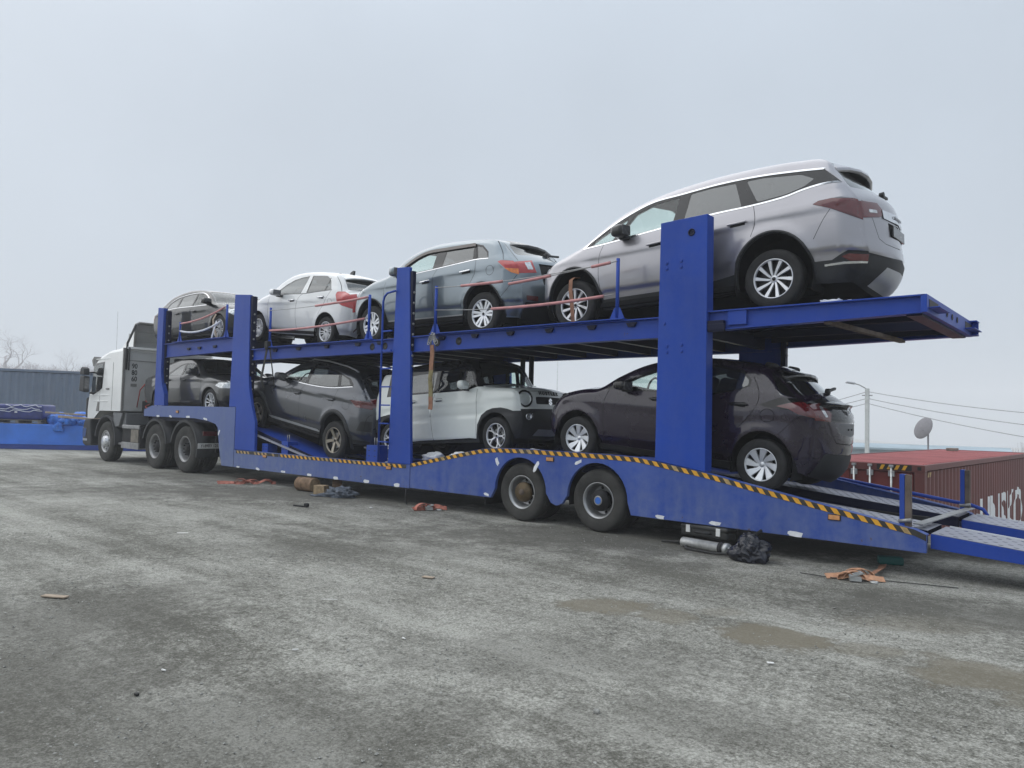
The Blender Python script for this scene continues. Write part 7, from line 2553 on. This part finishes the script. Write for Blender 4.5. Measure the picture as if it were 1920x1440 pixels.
bare_tree('bare_tree', 'tall spreading bare tree rising above the left end of the grey blue container', at_az(-74.9, 270), 17.1, 4, 1.15, .40)
bare_tree('bare_tree', 'rounded bare tree in the fog above the middle of the grey blue container', at_az(-71.6, 305), 13.8, 9, .95, .3)
bare_tree('bare_tree', 'small bare tree in the fog directly behind the truck cab mirrors', at_az(-70.2, 310), 12.3, 12, .9, .3)
bare_tree('bare_tree', 'leafless tree cut by the left picture edge', at_az(-76.6, 290), 11.6, 21, 1.0, .35)
bare_tree('bare_tree', 'low bare tree in the fog between the tall tree and the rounded one', at_az(-73.2, 300), 5.9, 33, 1.1, .3)
# thickets at the foot of the trees: nobody could count the stems
rng = random.Random(77)
th = MB()
for i in range(1500):
    az = rng.uniform(-77.5, -68)
    p = Vector(at_az(az, rng.uniform(275, 315)))
    h = rng.uniform(3.0, 7.5) * (.75 + .35 * noise.noise(Vector((az * .9, 0, 0))))
    q = p + Vector((rng.uniform(-1.2, 1.2), rng.uniform(-1.2, 1.2), h))
    m_ = p.lerp(q, .5) + Vector((rng.uniform(-.5, .5), rng.uniform(-.5, .5), 0))
    th.tube([p, m_, q], .07, 3, radii=[.09, .06, .02], cap=False)
    for k in range(3):
        a = m_.lerp(q, rng.random())
        th.tube([a, a + Vector((rng.uniform(-1.4, 1.4), rng.uniform(-1.4, 1.4), rng.uniform(.4, 1.6)))], .03, 3, cap=False)
o = th.build('undergrowth', 'bark')
o['kind'] = 'stuff'
o['label'] = 'leafless scrub fading into the fog behind the container'
th = MB()
for i in range(1300):
    az = rng.uniform(-9.5, 3)
    p = Vector(at_az(az, rng.uniform(160, 200)))
    h = (14.5 + 3.6 * sstep(-9, -4, az)) * rng.uniform(.7, 1.0) * (.9 + .2 * noise.noise(Vector((az * .8, 4, 0))))
    q = p + Vector((rng.uniform(-1.2, 1.2), rng.uniform(-1.2, 1.2), h))
    th.tube([p, p.lerp(q, .5) + Vector((rng.uniform(-.5, .5), rng.uniform(-.5, .5), 0)), q], .07, 3, radii=[.09, .06, .02], cap=False)
o = th.build('undergrowth', 'bark')
o['kind'] = 'stuff'
o['label'] = 'pale leafless scrub in the fog at the far right'

# ---- lamp post with wires, dish, low building on the lower ground
lp = Vector(at_az(-15.05, 50))
lp.z = -3.2
t = thing('street_lamp', 'pale concrete lamp post with one lamp arm beyond the red container', 'lamp post', lp)
MB().prism([(-.11, -.11), (.11, -.11), (.11, .11), (-.11, .11)], 0, 6.95, axis='z').build('post', 'concrete', t, .02)
MB().tube([(0, 0, 6.9), (-.35, -.3, 7.15), (-.55, -.45, 7.22)], .03, 8).build('arm', 'steel_grey', t)
soft_box('lamp_head', 'silver_plastic', t, (.55, .22, .13), (-.78, -.66, 7.27), .05, (0, R(8), R(40)))
MB().box(-.3, .3, -.02, .02, 6.5, 6.56).build('crossarm', 'steel_grey', t)
for i, (zt, za, zb, lb) in enumerate(((6.62, -.0305, -.0305, 'top'), (6.05, 0, 0, 'middle'), (5.6, 0, 0, 'lowest'))):
    sl_r = (.0299, .0165, .0030)[i]
    sl_l = (.0333, .027, .021)[i]
    pr_ = Vector(at_az(-6.0, 50)); pr_.z = 1.426 + sl_r * 50
    plf = Vector(at_az(-17.4, 50)); plf.z = 1.426 + sl_l * 50
    p0 = Vector((lp.x, lp.y, 1.426 + (.0428, .0345, .0285)[i] * 50))
    q1 = pr_ + (pr_ - p0) * 1.2
    q0 = plf + (plf - p0) * 3
    w = MB().tube(sag(q0, p0, .25) + sag(p0, q1, .5)[1:], .022, 5).build('overhead_wire', 'wire')
    tag(w, lb + ' of the three overhead wires strung from the lamp post', 'wire', None)
ds = Vector(at_az(-11.6, 62))
t = thing('satellite_dish', 'dark round satellite dish on a pole in the fog over the red container', 'satellite dish', (ds.x, ds.y, -3.3))
MB().tube([(.28, 0, 0), (.28, 0, 4.4)], .06, 8).build('mast', 'dish_grey', t)
q = MB().lathe([(.001, .16), (.35, .12), (.62, .05), (.82, -.04), (.84, -.05), (.82, -.02), (.62, .07), (.35, .145), (.001, .185)], 28).build('dish', 'dish_grey', t)
q.location = (-.05, -.1, 4.75)
q.rotation_euler = Vector((-.56, -.75, .35)).to_track_quat('Y', 'Z').to_euler()
MB().tube([(.2, -.1, 4.6), (-.1, -1.0, 4.5)], .02, 6).build('feed_arm', 'dish_grey', t)
bx = Vector(at_az(-14.8, 66))
t = thing('low_building', 'low pale blue grey building in the fog behind the lamp post', 'building', (bx.x, bx.y, -3.4), (0, 0, R(9)))
MB().box(-7, 9, 0, 8, 0, 3.1).build('wall', 'wall_bluegrey', t)
MB().prism([(-.4, 3.05), (8.4, 3.05), (8.4, 3.2), (4, 3.45), (-.4, 3.2)], -7.4, 9.4, axis='x').build('roof', 'wall_bluegrey', t)
for i in range(5):
    w = MB().box(-5.5 + i * 2.9, -4.3 + i * 2.9, -.03, .02, 1.1, 2.3).build('window_frame', 'silver_plastic', t)
    MB().box(-5.42 + i * 2.9, -4.38 + i * 2.9, -.045, -.032, 1.18, 2.22).build('pane', 'gloss_black', w)
mp_ = Vector(at_az(-37.2, 60))
t = MB().tube([(0, 0, 0), (0, 0, 8.3)], .03, 6, radii=[.05, .02]).build('flag_pole', 'concrete')
t.location = (mp_.x, mp_.y, -2.2)
tag(t, 'thin bare mast in the fog between the white mini car and the aubergine hatchback', 'mast')

# ================================================================== loose things on and around the transporter
def pile_strap(name, label, loc, length, w, mat, seed, spread=.3, h=.06, n=26, cat='strap', rz=0.0, buckle=False):
    rng = random.Random(seed)
    t = thing(name, label, cat, loc, (0, 0, rz))
    pts, sides = [], []
    for i in range(n + 1):
        u = i / n
        x = (u - .5) * length + .05 * math.sin(u * 21 + seed)
        y = spread * .5 * noise.noise(Vector((u * 4, seed, 0)))
        z = .025 + h * max(0, noise.noise(Vector((u * 7, seed + 5, 1)))) * (1 - abs(2 * u - 1) ** 3)
        pts.append((x, y, z))
        a = 1.57 + 1.2 * noise.noise(Vector((u * 5, seed, 7)))
        sides.append(Vector((math.cos(a) * .6, math.sin(a), .9 + 1.2 * noise.noise(Vector((u * 6, 2, seed))))))
    MB().ribbon(pts, w, sides, th=.006).build('webbing', mat, t)
    for k in range(5):
        c = (rng.uniform(-.2, .15) * length, rng.uniform(-.6, .6) * spread * .5, .02)
        lp_ = []
        ra = rng.uniform(.05, .10)
        for i in range(13):
            a = math.pi * i / 12
            lp_.append((c[0] + ra * math.cos(a) * 1.2, c[1] + .02 * i / 12, c[2] + ra * .9 * math.sin(a)))
        MB().ribbon(lp_, w, Vector((rng.uniform(-.4, .4), 1, 0)), th=.006).build('webbing_loop', mat, t)
    if buckle:
        b = MB()
        b.box(-.05, .05, -.03, .03, .01, .05)
        b.obox((-.05, -.03, .05), (.06, -.03, .09), .012, .02).obox((-.05, .03, .05), (.06, .03, .09), .012, .02)
        b.tube([(.05, -.035, .085), (.05, .035, .085)], .01, 8)
        o = b.build('ratchet', 'rod_steel', t, .004)
        o.location = (-.02, -.08, 0)
        hk = MB().tube([(.14 + .035 * math.cos(a), -.10 + .035 * math.sin(a), .012) for a in np.linspace(.5, 5.2, 14)], .008, 6).build('hook', 'rod_steel', t)
    return t


pile_strap('ratchet_strap', 'orange red lashing strap dropped on the ground under the front of the lower skirt', (-13.38, -.18, 0), 1.15, .075, 'strap_orange', 3, .26, .11, rz=.88)
pile_strap('ratchet_strap', 'bunched orange red lashing strap on the ground below the middle of the trailer', (-8.27, -.14, 0), .55, .07, 'strap_orange', 8, .22, .10, rz=1.2, buckle=True)
sp_ = pile_strap('ratchet_strap', 'tan lashing strap with steel ratchet and hook on the ground beside the teal case', (-2.08, -.52, 0), .42, .055, 'strap_tan', 5, .22, .10, rz=.5, buckle=True)
o = MB().tube([(-2.55, -.62, .012), (-2.25, -.62, .012), (-1.95, -.42, .012), (-1.55, -.28, .012), (-1.30, -.22, .012)], .005, 6).build('cord', 'strap_dark')
tag(o, 'thin black cord running past the tan lashing strap', 'cord')
o = MB().ribbon([(-2.02, -.38, .02), (-1.98, -.15, .06), (-2.02, .12, .03), (-2.05, .3, .04)], .07, Vector((1, .1, .3))).build('dark_webbing', 'strap_brown')
tag(o, 'brown webbing end leading back under the tail towards the teal case', 'strap')
tc_ = soft_box('tool_box', 'teal', None, (.24, .12, .08), (-2.06, .62, .042), .02, (0, 0, .4))
tag(tc_, 'small teal plastic case in the shade under the trailer tail', 'case')

# logs and block
def log(label, loc, L, r, rz, seed, end=True):
    t = thing('log', label, 'log', loc, (0, 0, rz))
    rng = random.Random(seed)
    n = 22
    v, f = [], []
    for i in range(7):
        x = -L / 2 + L * i / 6
        for k in range(n):
            a = 2 * math.pi * k / n
            q = r * (1 + .07 * noise.noise(Vector((math.cos(a) * 2, math.sin(a) * 2, x * 5 + seed))))
            v.append((x, q * math.cos(a), r + q * math.sin(a)))
    for i in range(6):
        for k in range(n):
            k2 = (k + 1) % n
            f.append((i * n + k, i * n + k2, (i + 1) * n + k2, (i + 1) * n + k))
    mb = MB()
    mb.add(v, f, 0, True)
    mb.build('bark', 'log_bark', t)
    for sx, ring0 in ((-1, 0), (1, 6)):
        e = MB()
        e.add([v[ring0 * n + k] for k in range(n)], [tuple(range(n))])
        for rr in (.3, .55, .8):
            e.tube([(sx * (L / 2 + .0005), rr * r * math.cos(a), r + rr * r * math.sin(a)) for a in np.linspace(0, 2 * math.pi, 17)], .0025, 4)
        e.build('cut_end', 'log_end', t)
    return t


log('thick barked log lying on its side near the skirt', (-11.62, -.02, 0), .42, .125, .12, 1)
log('short log showing its round cut end beside the wooden block', (-11.05, .22, 0), .16, .12, .95, 2)
o = MB().box(-.10, .10, -.09, .09, 0, .16).build('wooden_block', 'log_end', None, .008)
o.location = (-11.02, -.14, 0)
o.rotation_euler = (0, 0, .5)
tag(o, 'squared pale wooden block leaning against the short log', 'block')
o = crumple('rag', 'cloth_bluegrey', (.30, .17, .13), (-10.45, -.14, 0), .4, 4, .6, 4, 2.6)
tag(o, 'crumpled blue grey rag on the ground beside the logs', 'rag')
crumple('rag_tail', 'cloth_bluegrey', (.22, .06, .04), (-.30, -.05, .0), .2, 6, .5, 3, parent=o)
o = MB().tube([(-8.97, .02, .29), (-8.95, -.01, .15), (-8.90, -.02, .02)], .008, 6).build('skirt_cord', 'strap_dark')
tag(o, 'short dark cord hanging from the skirt joint to the ground', 'cord')
# small bits
bits = [('wood_chip', 'plank', (-6.22, -5.84, 0), (.20, .055, .012), .55, 'splinter of pale wood on the ground at the left'), ('wood_chip', 'plank', (-4.83, -3.34, 0), (.11, .05, .01), .3, 'flat grey wood chip in the middle of the yard'),
        ('paper_scrap', 'white_bit', (-8.46, -3.81, 0), (.12, .03, .008), 1.0, 'white paper scrap far out on the dirt yard'), ('straw', 'white_bit', (-4.77, -4.43, 0), (.13, .008, .006), .75, 'thin white straw on the ground'),
        ('cigarette_butt', 'white_bit', (-4.09, -5.99, 0), (.032, .009, .008), .2, 'white cigarette butt near the black plug'), ('cigarette_butt', 'white_bit', (-3.62, -4.68, 0), (.035, .009, .008), -.2, 'white cigarette butt right of the yard centre'),
        ('cigarette_butt', 'white_bit', (-3.90, -5.29, 0), (.035, .009, .008), .9, 'white cigarette butt below the thin straw'), ('pebble', 'stone', (-2.05, -4.82, 0), (.03, .024, .022), .2, 'rounded single pebble at the front of the yard'),
        ('paper_scrap', 'white_bit', (-1.73, -3.45, 0), (.04, .02, .006), .5, 'tiny white scrap below the largest mud patch'), ('rubber_plug', 'print_black', (-3.83, -6.24, 0), (.026, .017, .013), .1, 'small black rubber plug on the ground'),
        ('steel_pin', 'chassis_black', (-9.77, -1.39, 0), (.26, .025, .02), .2, 'dark steel pin on the ground below the rag'), ('steel_bracket', 'chassis_black', (-9.64, -1.36, 0), (.07, .06, .06), .2, 'dark steel bracket at the end of the pin'),
        ('paper_scrap', 'white_bit', (-9.0, -.65, 0), (.04, .03, .01), .5, 'tiny white scrap near the bunched orange strap')]
for nm, mt, loc, sz, rz, lb in bits:
    o = soft_box(nm, mt, None, sz, (loc[0], loc[1], sz[2] * .55), min(sz) * .3, (0, 0, rz), seg=2)
    tag(o, lb, nm.replace('_', ' '))

# tool case, silver jack, hoses and bag under the tail
t = thing('tool_case', 'long black plastic tool case with two white latches on the ground', 'case', (-3.85, .10, 0), (0, 0, -.14))
soft_box('case_shell', 'case_black', t, (.62, .20, .13), (0, 0, .175), .03)
soft_box('case_lid', 'case_black', t, (.63, .21, .06), (0, 0, .225), .025)
MB().tube([(-.10, -.1, .17), (-.10, -.135, .18), (.10, -.135, .18), (.10, -.1, .17)], .012, 8).build('handle', 'plastic_black', t)
for x in (-.20, .20):
    soft_box('latch', 'white_bit', t, (.055, .012, .085), (x, -.106, .20), .004)
t = thing('hydraulic_jack', 'scuffed silver hydraulic cylinder lying in front of the black tool case', 'jack', (-3.78, -.13, 0), (0, 0, -.16))
MB().lathe([(.001, -.30), (.05, -.30), (.055, -.29), (.055, .26), (.062, .262), (.062, .31), (.04, .315), (.025, .32), (.025, .38), (.001, .38)], 24, axis='x', c=(0, 0, .058)).build('cylinder', 'rod_steel', t)
MB().lathe([(.063, .20), (.066, .21), (.066, .24), (.063, .25)], 24, axis='x', c=(0, 0, .058)).build('collar', 'chassis_black', t)
o = MB().tube([(-4.38, -.02, .02), (-4.22, .02, .025), (-4.05, -.04, .03), (-3.95, -.26, .02), (-3.6, -.33, .02), (-3.35, -.30, .03), (-3.28, -.22, .06)], .014, 8).build('hose', 'strap_dark')
tag(o, 'black rubber hose curling round the silver cylinder', 'hose')
o = MB().tube([(-4.20, .10, .02), (-4.05, .16, .03), (-4.1, -.02, .05), (-4.22, -.03, .03), (-4.20, .10, .02)], .010, 6).build('hose_coil', 'strap_dark')
tag(o, 'small coil of black hose at the left end of the tool case', 'hose')
o = crumple('rubbish_bag', 'bag_black', (.20, .16, .19), (-3.16, -.36, 0), .3, 3, .30, 5, 1.6)
tag(o, 'shiny black plastic rubbish bag lying next to the silver cylinder', 'bag')
b2 = crumple('bag_neck', 'bag_black', (.10, .08, .10), (-.02, .06, .15), .9, 8, .4, 4, 2.0, parent=o)
t = MB().obox((-3.42, -.34, .04), (-3.13, -.12, .30), .022, .03).build('wrench', 'chassis_black', None, .006)
tag(t, 'dark steel bar leaning across the black rubbish bag', 'bar')

# lashings
t = thing('hanging_strap', 'worn olive lashing strap with chain hanging from the upper deck over the white mini car', 'strap', (-8.42, -.03, 1.5))
for z0, z1, mt in ((.62, 1.02, 'strap_brown'), (.20, .64, 'strap_olive'), (.02, .22, 'strap_brown')):
    MB().ribbon([(.01 * math.sin(z * 9), 0 + .004 * math.sin(z * 23), z) for z in np.linspace(z0, z1, 10)], .085, Vector((1, 0, 0)), th=.012).build('webbing', mt, t)
ch = MB()
for i in range(9):
    a = i * .9
    c = Vector((-.06 + .02 * i, -.01, 1.18 - .03 * abs(4 - i)))
    ch.tube([c + Vector((.028 * math.cos(q), .012 * math.sin(q + a), .034 * math.sin(q))) for q in np.linspace(0, 2 * math.pi, 11)], .008, 6)
ch.build('chain', 'steel_grey', t)
MB().tube([(-.03, 0, 1.02), (-.03, 0, 1.14), (.05, 0, 1.20), (.06, 0, 1.05)], .014, 8).build('hook', 'steel_grey', t)
MB().tube([(.075, .01, 1.05), (.07, .0, .8), (.055, .01, .55), (.06, 0, .35)], .006, 5).build('cord', 'strap_dark', t)
MB().tube([(0, 0, .02), (0, 0, -.03), (.02, 0, -.06), (.0, 0, -.09)], .008, 6).build('end_hook', 'rod_steel', t)
t = thing('hanging_strap', 'dark lashing strap hanging behind the second post above the grey sport utility car', 'strap', (-13.2, .0, 2.70))
MB().ribbon([(.02, 0, .0), (-.06, 0, -.3), (-.16, 0, -.62), (-.22, .1, -.82)], .06, Vector((1, 0, .2)), th=.01).build('webbing', 'strap_dark', t)
MB().tube([(.10, 0, 0), (.14, .05, -.4), (.17, .1, -.8)], .012, 6).build('loose_end', 'strap_dark', t)
soft_box('ratchet', 'chassis_black', t, (.12, .08, .16), (.05, -.01, .03), .02)
t = thing('wheel_strap', 'brown lashing strap over the front wheel of the silver people carrier', 'strap', (-5.99, .33, 2.70))
MB().ribbon([(.01, -.012, .0), (.0, -.02, .15), (-.02, -.022, .35), (-.045, -.02, .52), (-.055, .0, .645), (-.05, .06, .69), (-.04, .16, .70)], .06, Vector((1, 0, .1)), th=.008).build('webbing', 'strap_brown', t)
t = thing('wheel_strap', 'pale tan lashing strap over the front wheel of the black estate car', 'strap', (-15.88, .32, 2.97))
MB().ribbon([(.10, -.012, .0), (.06, -.02, .15), (-.06, -.022, .33), (-.10, -.02, .50), (-.05, .02, .62)], .075, Vector((1, 0, .1)), th=.008).build('webbing', 'plank', t)
MB().ribbon([(-.16, -.012, .0), (-.12, -.02, .12), (-.02, -.022, .30), (.06, -.02, .45)], .06, Vector((1, 0, .1)), th=.008).build('webbing', 'film_white', t)
# crumpled white sheeting on the lower runway
for i, (x, y, z, sx, sy, sz, lb) in enumerate(((-8.80, .45, .70, .26, .14, .10, 'crumpled white plastic sheet under the middle of the white mini car'), (-8.05, .3, .80, .16, .12, .06, 'small flat white plastic scrap beneath the white mini car'),
                                              (-6.72, .45, .86, .24, .14, .09, 'crumpled white plastic sheet between the white mini car and the aubergine hatchback'), (-9.95, .5, .56, .3, .2, .08, 'crumpled white plastic sheet by the foot of the ladder'),
                                              (-6.28, .65, .87, .05, .05, .10, 'small white plastic lump under the nose of the aubergine hatchback'))):
    o = crumple('plastic_sheet', 'patch_white', (sx, sy, sz), (x, y, z), i * .7, i + 2, .38, 4, 1.8)
    tag(o, lb, 'plastic sheet')
o = crumple('cloth_knot', 'strap_olive', (.09, .06, .06), (-7.05, .35, 2.69), .3, 6, .6, 3, 3)
tag(o, 'small olive knot of cloth on the upper deck behind the blue grey crossover', 'cloth')
o = crumple('plastic_sheet', 'film_white', (.20, .12, .06), (-2.55, .35, 2.70), .2, 9, .7, 4, 3)
tag(o, 'clear crumpled film on the upper deck tail below the silver people carrier', 'plastic sheet')
o = MB().prism([(-.13, 0), (.13, 0), (.10, .16), (-.10, .16)], -.2, .2).build('wheel_chock', 'chassis_black', None, .01)
o.location = (-2.85, 1.1, 2.69)
tag(o, 'dark chock block on the upper deck under the tail of the silver people carrier', 'chock')
